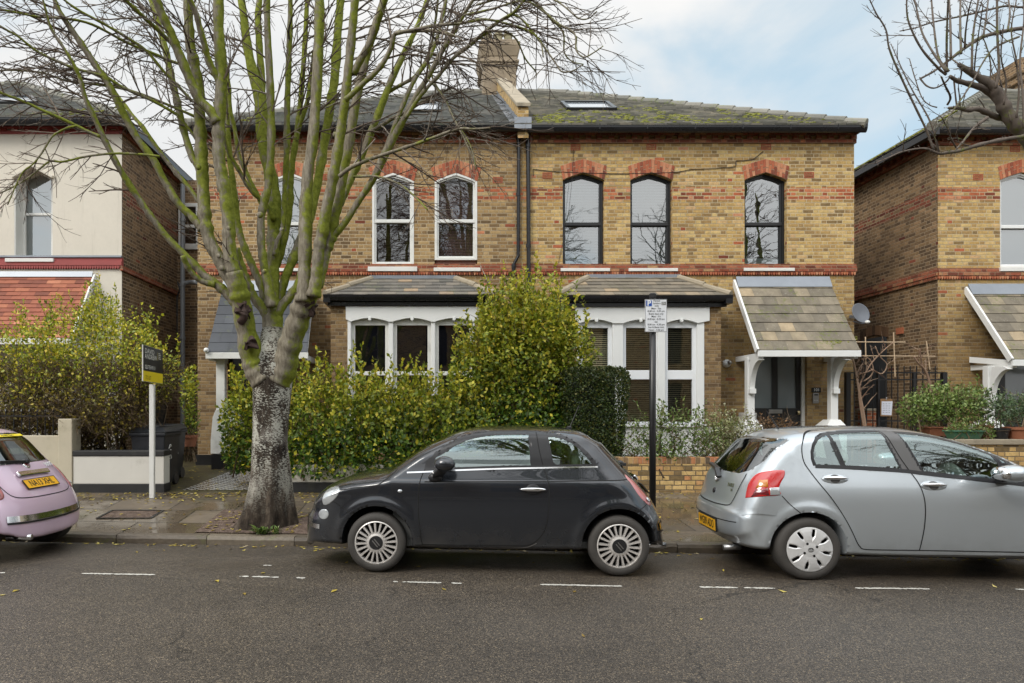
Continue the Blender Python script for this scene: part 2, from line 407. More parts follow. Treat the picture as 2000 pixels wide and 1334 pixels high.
wet = g.smooth(g.math('ADD', g.noise(P, 1.6, 4), g.math('MULTIPLY', g.math('SUBTRACT', w0[1], .5), .25)), .40, .62)
rg = g.mixf(wet, .55, .09)
h = g.math('ADD', g.math('MULTIPLY', j, 1.0), g.math('MULTIPLY', g.noise(P, 22, 4), g.mixf(wet, .35, .05)))
tilt = g.math('MULTIPLY', w0[2], .25)
M['paving'] = g.end(g.bsdf(col, rg, g.bump(g.math('ADD', h, tilt), .5, .008), spec=.5))
M['kerb'] = island_mat('granite kerb', [(0,(.06,.048,.034)),(.6,(.10,.08,.058)),(1,(.14,.115,.085))], .55, .55, 18, moss=.4, bump=.9, spec=.5)
g = G('soil'); P = g.pos(); n1 = g.noise(P, 16, 6, .7); n2 = g.noise(P, 70, 3)
col = g.ramp(g.math('ADD', g.math('MULTIPLY', n1, .6), g.math('MULTIPLY', n2, .45)), [(.3,(.03,.022,.017)),(.5,(.10,.07,.055)),(.62,(.19,.14,.11)),(.75,(.36,.29,.22))])
M['soil'] = g.end(g.bsdf(col, .9, g.bump(n2, .9, .02), spec=.2))
g = G('mossy garden ground'); P = g.pos(); n1 = g.noise(P, 4, 6, .7)
col = g.ramp(n1, [(.3,(.02,.016,.010)),(.5,(.055,.045,.02)),(.7,(.075,.075,.02))])
M['garden'] = g.end(g.bsdf(col, .5, g.bump(n1, .6, .03)))
g = G('chequer path tiles'); P = g.pos()
ck = g.n('TexChecker'); ck.inputs['Scale'].default_value = 13.0; g.put(ck.inputs['Vector'], g.comb(g.sep(P)[0], g.sep(P)[1], 0.01))
n1 = g.noise(P, 5, 5)
col = g.mix(ck.outputs['Fac'], (.025,.022,.02), (.52,.50,.46)); k = g.math('MULTIPLY_ADD', n1, .8, .5)
M['checker'] = g.end(g.bsdf(g.mix(1, col, g.comb(k, k, k), 'MULTIPLY'), .25, None))
xs = [-60, -30, -18] + [i*.5 for i in range(-32, 33)] + [18, 30, 60]
tag(MB().add([(-400,-400,-.5),(400,-400,-.5),(400,400,-.5),(-400,400,-.5)], [(0,1,2,3)]).build('ground', M['garden']), kind='structure')
sheet('road', xs, lambda x, t: KY(x) - t, [9.5, 8, 6, 5, 4, 3, 2.2, 1.5, 1, .45, .2, 0], road_z, M['asphalt'])
sheet('pavement', xs, lambda x, t: KY(x)+.13 + t*(WY - KY(x) - .13), [0, .15, .3, .5, .75, 1], pave_z, M['paving'])
sheet('garden_ground', xs, lambda x, t: WY + t, [0, 1, 2, 3, 4, 9], pave_z, M['garden'])
sheet('garden_path', [-4.05, -3.6, -3.1, -2.3], lambda x, t: 10.95 + t, [0, 1.2, 2.45], pave_z, M['checker'], lift=.006)
sheet('tree_pit', [-2.95, -2.4, -1.8, -1.2, -.6], lambda x, t: KY(x)+.16 + t*(1.05 - .12*(x+2)), [0, .3, .7, 1], pave_z, M['soil'], lift=.012)
# far pavement, behind the viewer
sheet('pavement', [-60, 0, 60], lambda x, t: KY(x) - 9.5 - t, [0, 3], lambda x, y: .05, M['paving'])
# kerb stones
mb = MB(); x = -30
while x < 30:
    L = random.uniform(.85, 1.35)
    n = 5; base = []
    for s0, s1 in ((x+.004, x+L-.004),):
        pts = []
        for i in range(n):
            xx = s0 + (s1-s0)*i/(n-1)
            j1, j2 = random.uniform(-.007, .007), random.uniform(-.006, .006)
            y0 = KY(xx)
            pts.append([(xx, y0+j1, -.12), (xx, y0+j1-.004, -.0+j2), (xx, y0+.012+j1, .036+j2), (xx, y0+.03, .043+j2*.6), (xx, y0+.15, .046)])
        m = len(pts[0]); b0 = len(mb.v)
        for p in pts: mb.v.extend(p)
        for i in range(n-1):
            for k in range(m-1):
                a = b0+i*m+k; mb.f.append((a, a+m, a+m+1, a+1))
        mb.f.append(tuple(b0+k for k in range(m))); mb.f.append(tuple(b0+(n-1)*m+k for k in range(m))[::-1])
    x += L
tag(mb.build('kerb', M['kerb'], smooth=False), kind='structure')
# worn bay markings
M['marking'] = plain('worn road paint', (.50,.485,.44), .6, var=.35, scale=30, bump=.3, dirt=.75, dirtcol=(.12,.11,.1))
mb = MB()
for x0, x1, y0, y1 in ((160,303,1120,1122.5),(468,486,1125.5,1126),(492,545,1126,1127.5),(578,596,1128.5,1129),(768,777,1136,1136.5),(786,862,1136.5,1138.5),(882,902,1139,1139.5),
                       (1055,1215,1141.5,1145),(1366,1441,1146.5,1148),(1453,1513,1148,1149),(1670,1815,1148.5,1150),(1984,2080,1151,1153),(514,531,1101.5,1102.2),(-120,10,1117,1119)):
    n = max(2, int((x1-x0)/4)); top = []; bot = []
    for i in range(n+1):
        t = i/n; px = x0+(x1-x0)*t; py = y0+(y1-y0)*t
        Y = 1.556*FOC/(py-CY); X = PX(px, Y); wd = random.uniform(.016, .026)
        if i in (0, n): wd *= .5
        if random.random() < .07: wd *= .3
        off = random.uniform(-.006, .006)
        top.append((X, Y+wd+off, road_z(X, Y+wd)+.004)); bot.append((X, Y-wd+off, road_z(X, Y-wd)+.004))
    b = len(mb.v); mb.v.extend(top+bot)
    for i in range(n): mb.f.append((b+i, b+n+1+i, b+n+2+i, b+i+1))
tag(mb.build('road_marking', M['marking'], recalc=False), kind='structure')
# fallen leaves
def scatter_leaves(mb, pts, size):
    for (x, y, z) in pts:
        s = size*random.uniform(.6, 1.3); a = random.uniform(0, 6.28)
        c, d = math.cos(a)*s, math.sin(a)*s; q = random.uniform(.4, .6); h = random.uniform(.002, .014); h2 = random.uniform(.002, .02)
        mb.add([(x-c, y-d, z+.004), (x+d*q, y-c*q, z+h), (x+c, y+d, z+h2), (x-d*q, y+c*q, z+h)], [(0,1,2,3)])
M['fallen'] = island_mat('fallen leaf', [(0,(.14,.085,.02)),(.4,(.30,.22,.03)),(.7,(.42,.33,.05)),(.9,(.50,.42,.12)),(1,(.40,.33,.22))], .6, .15, 20, bump=0)
mb = MB(); pts = []
for i in range(1700):
    x = random.uniform(-8, 8); r = random.random()
    if r < .55: y = WY - .05 - abs(random.gauss(0, .28))
    elif r < .7: y = KY(x) - .02 - abs(random.gauss(0, .12))
    else: y = random.uniform(KY(x)+.2, WY)
    if r < .55 and random.random() < .5: x = random.gauss(-2.6, 1.6)
    pts.append((x, y, pave_z(x, y) if y > KY(x)+.15 else road_z(x, y)))
for i in range(60):
    x = random.uniform(-6, 7); y = KY(x) - random.uniform(.1, 4.2)*random.random(); pts.append((x, y, road_z(x, y)))
for i in range(220):
    x = random.uniform(-5.1, -2.4); y = random.uniform(WY, 14.3); pts.append((x, y, pave_z(x, y)+.006))
for i in range(260):
    x = random.uniform(-2.9, -.7); y = KY(x)+.2+random.random()*1.0; pts.append((x, y, pave_z(x, y)+.014))
scatter_leaves(mb, pts, .032)
tag(mb.build('fallen_leaves', M['fallen'], recalc=False), kind='stuff', label='yellow fallen leaves scattered over the wet pavement and gutter', cat='leaves')
# inspection cover in the paving
t = thing('inspection_cover', 'small rectangular inspection cover set in the wet pavement near the sign post', 'cover', (PX(255, 9.3), 9.3, 0))
y0, x0 = 9.3, PX(255, 9.3)
mb = MB(); zz = pave_z(x0, y0)
mb.add([(x0-.33, y0-.17, pave_z(x0, y0-.17)+.006), (x0+.33, y0-.17, pave_z(x0, y0-.17)+.006), (x0+.33, y0+.2, pave_z(x0, y0+.2)+.006), (x0-.33, y0+.2, pave_z(x0, y0+.2)+.006)], [(0,1,2,3)])
mb.build('lid', M['soil'], t)
mb = MB()
for (a, b) in (((-.36,-.2),(.36,-.2)),((.36,-.2),(.36,.23)),((.36,.23),(-.36,.23)),((-.36,.23),(-.36,-.2))):
    mb.beam((x0+a[0], y0+a[1], pave_z(x0, y0+a[1])+.006), (x0+b[0], y0+b[1], pave_z(x0, y0+b[1])+.006), .03, .008)
mb.build('frame', M['black'], t)
# ================================================================ HOUSES
def fx(x): return PX(x, FY)
def fz(y): return PZ(y, FY)
def fp(pts): return [(fx(a), fz(b)) for a, b in pts]
def arch_top(xl, xr, ysh, yap, n=5):
    """points right shoulder -> apex -> left shoulder of a pointed opening (slightly curved)"""
    xm = (xl+xr)/2; out = []
    for i in range(n+1):
        t = i/n; out.append((xr+(xm-xr)*t, ysh+(yap-ysh)*(t**.82)))
    for i in range(1, n+1):
        t = i/n; out.append((xm+(xl-xm)*t, yap+(ysh-yap)*(1-(1-t)**.82)))
    return out
def opening(xl, xr, yb, ysh, yap): return fp([(xl, yb), (xr, yb)] + arch_top(xl, xr, ysh, yap))
def inset_open(xl, xr, yb, ysh, yap, d, db=None): return opening(xl+d, xr-d, yb-(d if db is None else db), ysh+d*.35, yap+d*1.05)
def clip_poly(poly, axis, lim, keep_less):
    out = []; n = len(poly)
    for i in range(n):
        a = poly[i]; b = poly[(i+1) % n]
        ia = (a[axis] <= lim) == keep_less or a[axis] == lim; ib = (b[axis] <= lim) == keep_less or b[axis] == lim
        if ia: out.append(a)
        if ia != ib:
            t = (lim-a[axis])/(b[axis]-a[axis]); out.append((a[0]+(b[0]-a[0])*t, a[1]+(b[1]-a[1])*t))
    return out
def clip_half(poly, p, nrm):
    out = []; n = len(poly)
    if n < 3: return []
    ds = [(q[0]-p[0])*nrm[0]+(q[1]-p[1])*nrm[1] for q in poly]
    for i in range(n):
        a, b = poly[i], poly[(i+1) % n]; da, db = ds[i], ds[(i+1) % n]
        if da >= 0: out.append(a)
        if (da > 0 and db < 0) or (da < 0 and db > 0):
            t = da/(da-db); out.append((a[0]+(b[0]-a[0])*t, a[1]+(b[1]-a[1])*t))
    return out
def tile_slope(mb, poly, tw, ex, th=.012, gap=.004, jit=.004, holes=()):
    """cover the planar 3D polygon (first edge = eaves) with courses of lapped tiles"""
    poly = [Vector(p) for p in poly]; o = poly[0]; eu = (poly[1]-poly[0]).normalized()
    nr = None
    for q in poly[2:]:
        c = eu.cross(q-o)
        if c.length > 1e-4: nr = c.normalized(); break
    if nr.z < 0: nr = -nr
    ev = nr.cross(eu)
    if any((q-o).dot(ev) < -1e-4 for q in poly): ev = -ev
    P2 = [((q-o).dot(eu), (q-o).dot(ev)) for q in poly]
    cx = sum(p[0] for p in P2)/len(P2); cy = sum(p[1] for p in P2)/len(P2)
    us = [p[0] for p in P2]; vs = [p[1] for p in P2]
    H = [[((Vector(q)-o).dot(eu), (Vector(q)-o).dot(ev)) for q in h] for h in holes]
    k = 0; v = min(vs)
    while v < max(vs)-1e-4:
        u = min(us) - tw - (tw*.5 if k % 2 else 0) + random.uniform(-.01, .01)
        while u < max(us):
            j = random.uniform(-jit, jit)
            r = [(u+gap/2, v+j), (u+tw-gap/2, v+j), (u+tw-gap/2, v+ex), (u+gap/2, v+ex)]
            mid = (u+tw/2, v+ex/2)
            u += tw
            for i in range(len(P2)):
                a, b = P2[i], P2[(i+1) % len(P2)]
                n2 = (-(b[1]-a[1]), b[0]-a[0])
                if (cx-a[0])*n2[0]+(cy-a[1])*n2[1] < 0: n2 = (-n2[0], -n2[1])
                if i == 0: a = (a[0], a[1]-.02)
                r = clip_half(r, a, n2)
                if len(r) < 3: break
            if len(r) < 3: continue
            if any(min(q[0] for q in h) < mid[0] < max(q[0] for q in h) and min(q[1] for q in h) < mid[1] < max(q[1] for q in h) for h in H): continue
            b0 = len(mb.v); hh = th*random.uniform(.8, 1.3); m = len(r)
            for q in r:
                l = hh*(1-(q[1]-v)/ex)+.003
                mb.v.append(tuple(o+eu*q[0]+ev*q[1]+nr*l))
            mb.f.append(tuple(b0+i for i in range(m)))
            lo = [i for i in range(m) if q is not None and abs(r[i][1]-(v+j)) < 1e-5]
            if len(lo) == 2:
                a, b = lo
                for i in (a, b):
                    q = r[i]; mb.v.append(tuple(o+eu*q[0]+ev*q[1]+nr*(-.006)))
                mb.f.append((b0+a, b0+b, b0+m+1, b0+m))
        v += ex; k += 1
    return mb
def under(mb, poly, drop=.012):
    n = len(poly); return mb.add([(p[0], p[1], p[2]-drop) for p in poly], [tuple(range(n))])
def ridge_tiles(mb, a, b, r=.11, L=.42):
    a, b = Vector(a), Vector(b); d = b-a; n = max(1, int(d.length/L)); e = d.normalized()
    for i in range(n):
        p = a+d*(i/n); q = a+d*((i+1.06)/n)
        mb.tube([p+Vector((0,0,.02)), q+Vector((0,0,-.005))], [r*1.02, r*.95], 10)
    return mb
def voussoirs(mb, xl, xr, ysh, yap, yosh, yoap, grow=5, nb=7, y0=FY-.012, y1=FY+.06):
    """red brick arch: two rows of slanting bricks meeting at the apex"""
    xm = (xl+xr)/2
    for side in (-1, 1):
        xi = xl if side < 0 else xr; xo = xl-grow if side < 0 else xr+grow
        inn = lambda t: (xi+(xm-xi)*t, ysh+(yap-ysh)*(t**.82)); out = lambda t: (xo+(xm-xo)*t, yosh+(yoap-yosh)*(t**.85))
        for i in range(nb):
            a, b = (i+.06)/nb, (i+.94)/nb
            cut = .36 if i % 2 else .64
            for s0, s1 in ((0.02, cut-.03), (cut+.03, .98)):
                L = lambda t, s: (inn(t)[0]+(out(t)[0]-inn(t)[0])*s, inn(t)[1]+(out(t)[1]-inn(t)[1])*s)
                q = [L(a, s0), L(b, s0), L(b, s1), L(a, s1)]
                q = [(fx(x), fz(y)) for x, y in q]
                mb.add([(x, y0-random.uniform(0, .004), z) for x, z in q]+[(x, y1, z) for x, z in q], [(0,1,2,3),(0,1,5,4),(1,2,6,5),(2,3,7,6),(3,0,4,7)])
def arch_back(mb, xl, xr, ysh, yap, yosh, yoap, grow=5, y=FY-.006):
    o = [(xl-grow, yosh)] + [(xr+grow, yosh)]
    outer = arch_top(xl-grow, xr+grow, yosh, yoap); inner = arch_top(xl, xr, ysh, yap)
    n = len(outer)
    vs = [(fx(a), y, fz(b)) for a, b in outer]+[(fx(a), y, fz(b)) for a, b in inner]
    mb.add(vs, [(i, i+1, i+1+n, i+n) for i in range(n-1)])
def sash(house, xl, xr, yb, ysh, yap, ymeet, frame_mat, name='window', rec=.10, fw=7, glass='glass', behind=None, bmat=None, white_sill=True, sill=None, label=None, slats=True, hole_w=0):
    y = FY+rec
    o = opening(xl, xr, yb, ysh, yap)
    up = inset_open(xl, xr, ymeet-3, ysh, yap, fw, 0)
    low = fp([(xl+fw, yb-fw), (xr-fw, yb-fw), (xr-fw, ymeet+4), (xl+fw, ymeet+4)])
    fr = MB().plate(o, [up, low], y, y+.09).build('window', frame_mat, house, bevel=.006)
    if label: fr['label'] = label
    # raised outer box frame and parting beads
    b = MB(); o2 = inset_open(xl, xr, yb, ysh, yap, fw*.55)
    b.plate(o, [o2], y-.03, y+.01)
    b.box(fx(xl+fw*.55), fx(xr-fw*.55), y-.02, y+.02, fz(ymeet+4), fz(ymeet-2))
    b.build('frame', frame_mat, fr, bevel=.004)
    gl = MB().add([(p[0], y+.035, p[1]) for p in inset_open(xl, xr, ymeet, ysh, yap, fw*.9, 0)], [tuple(range(13))])
    gl.add([(fx(a), y+.055, fz(c)) for a, c in ((xl+fw*.9, yb-fw*.9), (xr-fw*.9, yb-fw*.9), (xr-fw*.9, ymeet), (xl+fw*.9, ymeet))], [(0,1,2,3)])
    gl.build('pane', M[glass], fr)
    if behind is not None:
        m = MB()
        z0, z1 = fz(yb-3), fz(yap)
        if slats:
            z = z0; st = .034
            while z < z1:
                m.add([(fx(xl+3), y+.13, z), (fx(xr-3), y+.13, z), (fx(xr-3), y+.152, z+st*.96), (fx(xl+3), y+.152, z+st*.96)], [(0,1,2,3)]); z += st
        else:
            m.add([(fx(xl+3), y+.14, z0), (fx(xr-3), y+.14, z0), (fx(xr-3), y+.14, z1), (fx(xl+3), y+.14, z1)], [(0,1,2,3)])
        m.build('blind', M[behind], fr)
    if sill:
        sx0, sx1, sy0, sy1 = sill
        MB().box(fx(sx0), fx(sx1), FY-.075, FY+rec, fz(sy1), fz(sy0)).build('sill', M['white_old'], fr, bevel=.006)
    return fr
def wall_with(house, name, outer, holes, mat, y=FY, depth=.22):
    o = MB().plate(outer, holes, y, y+depth).build(name, mat, house)
    return o
def dentils(house, x0, x1, yd, ret=None):
    """red eaves course: upper band, dentils, lower band"""
    mb = MB(); 
    X0, X1 = fx(x0), fx(x1)
    mb.box(X0, X1, FY-.075, FY+.05, fz(264+yd), fz(255+yd))
    mb.box(X0, X1, FY-.035, FY+.05, fz(280.5+yd), fz(273+yd))
    x = X0+.06
    while x < X1-.08:
        j = random.uniform(-.006, .006)
        mb.box(x+j, x+.112+j, FY-.06, FY+.05, fz(273.4+yd), fz(263.6+yd)); x += .247
    mb.build('dentil_course', M['red_band'], house)
def string_course(house, x0, x1, yd, paint=False, skip=()):
    mb = MB(); X0, X1 = fx(x0), fx(x1)
    mb.box(X0, X1, FY-.03, FY+.05, fz(523+yd), fz(516+yd)); mb.box(X0, X1, FY-.055, FY+.05, fz(531+yd), fz(523.2+yd))
    mb.build('string_course', M['red_paint' if paint else 'red_band'], house)
    mb = MB(); x = X0
    while x < X1-.03:
        w = .052
        mb.add([(x, FY-.045, fz(531.2+yd)), (x+w, FY-.045, fz(531.2+yd)), (x+w*.85, FY-.045, fz(536+yd)), (x+w*.5, FY-.045, fz(538.5+yd)), (x+w*.15, FY-.045, fz(536+yd)),
                (x, FY+.02, fz(531.2+yd)), (x+w, FY+.02, fz(531.2+yd)), (x+w*.85, FY+.02, fz(536+yd)), (x+w*.5, FY+.02, fz(538.5+yd)), (x+w*.15, FY+.02, fz(536+yd))],
               [(0,1,2,3,4),(0,4,9,5),(4,3,8,9),(3,2,7,8),(2,1,6,7)])
        x += .054
    mb.build('toothed_course', M['red_paint' if paint else 'red_brick'], house)
def gutter(house, x0, x1, ytop, ybot, y=None, cap_l=False, cap_r=False):
    """half-round gutter with fascia behind; x in px of its own depth"""
    Y = FY-.30; X0, X1 = PX(x0, Y), PX(x1, Y); zt, zbm = PZ(ytop, Y), PZ(ybot, Y)
    mb = MB(); r = (zt-zbm)/2; n = 9; prof = []
    for i in range(n):
        a = math.pi*(i/(n-1)); prof.append((-math.cos(a)*.075, -math.sin(a)*(zt-zbm-.02)))
    prof = [(-.075, .02)] + prof + [(.075, .02)]
    b = len(mb.v)
    for X in (X0, X1):
        for p in prof: mb.v.append((X, Y+.02+p[0], zt-.02+p[1]))
    m = len(prof)
    for i in range(m-1): mb.f.append((b+i, b+i+1, b+m+i+1, b+m+i))
    mb.f.append(tuple(b+i for i in range(m))); mb.f.append(tuple(b+m+i for i in range(m)))
    x = X0+.5
    while x < X1:
        mb.box(x, x+.05, Y-.065, Y+.05, zbm-.004, zt+.002) if False else mb.tube([(x, Y+.02-.078, zt), (x, Y+.02-.06, zbm+.06), (x, Y+.02, zbm-.004)], .012, 6)
        x += 1.0
    o = mb.build('gutter', M['gutter'], house)
    mb = MB(); mb.box(X0, X1, Y+.10, Y+.13, zbm+.05, zt+.02); mb.box(X0, X1, Y+.13, FY, zbm+.075, zbm+.09)
    mb.build('fascia', M['gutter'], house)
def pipe(house, pts, r=.038, mat='gutter', name='downpipe', collars=()):
    mb = MB().tube(pts, r, 12)
    for p in collars: mb.tube([Vector(p)+Vector((0,0,-.035)), Vector(p)+Vector((0,0,.035))], r*1.28, 12)
    return mb.build(name, M[mat], house, smooth=False)
def airbrick(mb, x, y):
    X, Z = fx(x), fz(y)
    mb.box(X-.105, X+.105, FY-.006, FY+.02, Z-.065, Z+.065)
def vents(house, pts):
    for x, y in pts:
        fr = MB(); X, Z = fx(x), fz(y)
        hs = []
        for i in range(6):
            for k in range(3):
                a = X-.085+i*.029; c = Z-.05+k*.035
                hs.append([(a, c), (a+.02, c), (a+.02, c+.024), (a, c+.024)])
        fr.plate([(X-.105, Z-.065), (X+.105, Z-.065), (X+.105, Z+.065), (X-.105, Z+.065)], hs, FY-.007, FY+.015)
        fr.build('air_brick', M['red_brick'], house)
EAVE_Y = FY-.36
def hip_roof(house, x0, x1, hip_l, hip_r, yd=0, mat='slate', sky=(), ridge_y=19.8, ridge_z=10.73, ridge_pts=None, side_back=25.):
    """x0,x1 eaves ends in m; hip flags; returns eaves z"""
    ez = PZ(243+yd, EAVE_Y)
    run = ridge_y-EAVE_Y
    xa = x0+(run if hip_l else 0); xb = x1-(run if hip_r else 0)
    A, B = (x0, EAVE_Y, ez), (x1, EAVE_Y, ez); Cc, D = (xb, ridge_y, ridge_z), (xa, ridge_y, ridge_z)
    roof = MB(); tile_slope(roof, [A, B, Cc, D], .25, .21, .028, holes=sky)
    under(roof, [A, B, Cc, D])
    if hip_r:
        q = [(x1, EAVE_Y, ez), (x1, ridge_y*2-EAVE_Y, ez), (xb, ridge_y, ridge_z)]
        tile_slope(roof, q, .25, .21, .010); under(roof, q)
    if hip_l:
        q = [(x0, ridge_y*2-EAVE_Y, ez), (x0, EAVE_Y, ez), (xa, ridge_y, ridge_z)]
        tile_slope(roof, q, .25, .21, .010); under(roof, q)
    back = [(x1, ridge_y*2-EAVE_Y, ez), (x0, ridge_y*2-EAVE_Y, ez), (xa, ridge_y, ridge_z), (xb, ridge_y, ridge_z)]
    under(roof, back, 0)
    ro = roof.build('roof', M[mat], house, recalc=False)
    rt = MB()
    ridge_tiles(rt, (xa, ridge_y, ridge_z+.02), (xb, ridge_y, ridge_z+.02), .10, .45)
    if hip_r: ridge_tiles(rt, B, (xb, ridge_y, ridge_z+.02), .10, .42)
    if hip_l: ridge_tiles(rt, A, (xa, ridge_y, ridge_z+.02), .10, .42)
    rt.build('ridge_tiles', M['ridge'], ro)
    return ro, ez, xa, xb, (ridge_z-ez)/run
def roof_pt(x, y, ez, slope, d=0): return Vector((x, y, ez+(y-EAVE_Y)*slope+d))
def skylight(roof, xl0, xr0, xl1, xr1, y0px, y1px, ez, slope):
    """roof window from its px corners on the slope"""
    def on(xp, yp):
        # intersect view ray with slope
        dx, dz = (xp-CX)/FOC, (CY-yp)/FOC
        Y = (ez-EAVE_Y*slope-CAMH)/(dz-slope); return Vector((dx*Y, Y, CAMH+dz*Y))
    bl, br, tr, tl = on(xl0, y0px), on(xr0, y0px), on(xr1, y1px), on(xl1, y1px)
    nr = (br-bl).cross(tl-bl).normalized(); nr = nr if nr.z > 0 else -nr
    up = nr*.07
    c = (bl+br+tr+tl)/4
    ins = lambda p, k: c+(p-c)*k
    fr = MB()
    ring = []
    for a, b in ((bl, br), (br, tr), (tr, tl), (tl, bl)):
        fr.beam(a+up*.5, b+up*.5, .09, .10, nr)
    f = fr.build('skylight', M['black'], roof)
    MB().add([p+up*.7 for p in (bl, br, tr, tl)], [(0,1,2,3)]).build('pane', M['sky_glass'], f)
M['sky_glass'] = plain('roof window glass', (.30,.33,.36), .05, 0, var=.03, spec=1)
def moss_lumps(roof, n, xr, yr, ez, slope, s=.034):
    mb = MB()
    for i in range(n):
        cx, cy = random.uniform(*xr), yr[0]+(yr[1]-yr[0])*random.random()**1.3
        if noise.noise((cx*.9, cy*.9, 3)) < -.02 or cx > X_R+.25-(cy-EAVE_Y)*1.05: continue
        for k in range(random.randint(1, 4)):
            p = roof_pt(cx+random.gauss(0, .09), cy+random.gauss(0, .05), ez, slope, .012)
            r = s*random.uniform(.5, 1.3)
            mb.ellipsoid(p, (r*1.5, r, r*.6), 7, 4)
    o = mb.build('moss', M['moss'], roof, smooth=True); o['kind'] = 'stuff'
X_L, X_P, X_R = fx(386), fx(1019), fx(1668)
WTOP = fz(256)
BACK = 24.5
def house_shell(house, side, mat, x0, x1, yd=0):
    """plain rear/inner box so that light does not leak and openings look into dark rooms"""
    mb = MB(); mb.box(x0+.12, x1-.12, FY+.75, BACK, .2, WTOP-.1); mb.build('rooms', M['dark'], house)
# ---------------------------------------------------------------- right half of the pair (101)
H1 = thing('brick_house', 'golden brick house with black sash windows and number 101 beside its black door', 'house', (X_P, FY, 0))
win1 = [(1099, 1180), (1231, 1313), (1454, 1536.5)]
bay_r = fp([(1120, 835), (1388, 835), (1388, 600), (1120, 600)])
door1 = fp([(1466, 850), (1576, 850), (1576, 690), (1466, 690)])
holes = [opening(a, b, 524, 352, 337) for a, b in win1] + [bay_r, door1]
wall_with(H1, 'front_wall', [(X_P, .2), (X_R, .2), (X_R, WTOP), (X_P, WTOP)], holes, M['brick_gold'])
MB().add([(X_R, FY, .2), (X_R, BACK, .2), (X_R, BACK, WTOP), (X_R, FY, WTOP)], [(0,1,2,3)]).build('side_wall', M['brick_dark'], H1)
house_shell(H1, 1, None, X_P, X_R)
def arch(house, *a, nb=7, grow=5):
    am = MB(); voussoirs(am, *a, nb=nb, grow=grow); o = am.build('brick_arch', M['red_brick'], house)
    ab = MB(); arch_back(ab, *a, grow=grow); ab.build('arch_joints', M['arch_mortar'], o, recalc=False)
for a, b in win1: arch(H1, a, b, 352, 337, 325, 310.5, nb=8)
sash(H1, 1099, 1180, 524, 352, 337, 434, M['black'], behind='blind', sill=(1094, 1190, 525, 531), rec=.13)
sash(H1, 1231, 1313, 524, 352, 337, 434, M['black'], behind='blind', sill=(1226, 1322, 525, 531), rec=.13)
w3 = sash(H1, 1454, 1536.5, 524, 352, 337, 434, M['black'], behind=None, sill=(1450, 1549, 524.5, 530.5), rec=.13)
MB().box(fx(1457), fx(1534), FY+.20, FY+.215, fz(517), fz(501)).build('frosted_panel', M['white'], w3)
dentils(H1, 1025, 1668+3, 0); string_course(H1, 1021, 1668+3, 0)
gutter(H1, 1031, 1692, 243, 258.5)
vents(H1, [(1124, 288), (1272, 287), (1496, 287), (1069, 343), (1580, 342)])
r1, ez1, xa1, xb1, sl1 = hip_roof(H1, X_P, PX(1692, EAVE_Y), False, True)
skylight(r1, 1110, 1201, 1097, 1184, 217, 204, ez1, sl1)
moss_lumps(r1, 560, (2.1, 8.9), (EAVE_Y+.1, 17.0), ez1, sl1)
pipe(H1, [W(1032, 256, FY-.2), W(1032, 262, FY-.06), W(1031, 270, FY-.06), W(1032, 395, FY-.06), W(1033, 640, FY-.06)], .043, collars=[W(1031, 285, FY-.06), W(1032, 480, FY-.06)])
# side passage wiring and small cables
def cable(house, pts, r=.006, mat='wire', y=FY-.014):
    P3 = [Vector((fx(a), y, fz(b))) for a, b in pts]; out = []
    for i in range(len(P3)-1):
        d = (P3[i+1]-P3[i]); n = 6
        for k in range(n):
            t = k/n; p = P3[i]+d*t; p.z -= .05*math.sin(math.pi*t)*min(1, d.length*.25)*(abs(d.x) > abs(d.z)); out.append(p)
    out.append(P3[-1]); MB().tube(out, r, 5).build('cable', M[mat], house)
cable(H1, [(1041, 331), (1130, 338), (1320, 337), (1350, 331), (1436, 326), (1437, 315), (1470, 312), (1490, 296)], .007)
cable(H1, [(1120, 292), (1117, 350), (1110, 420), (1090, 515)], .004, 'wire')
cable(H1, [(1041, 331), (1042, 345)], .006)
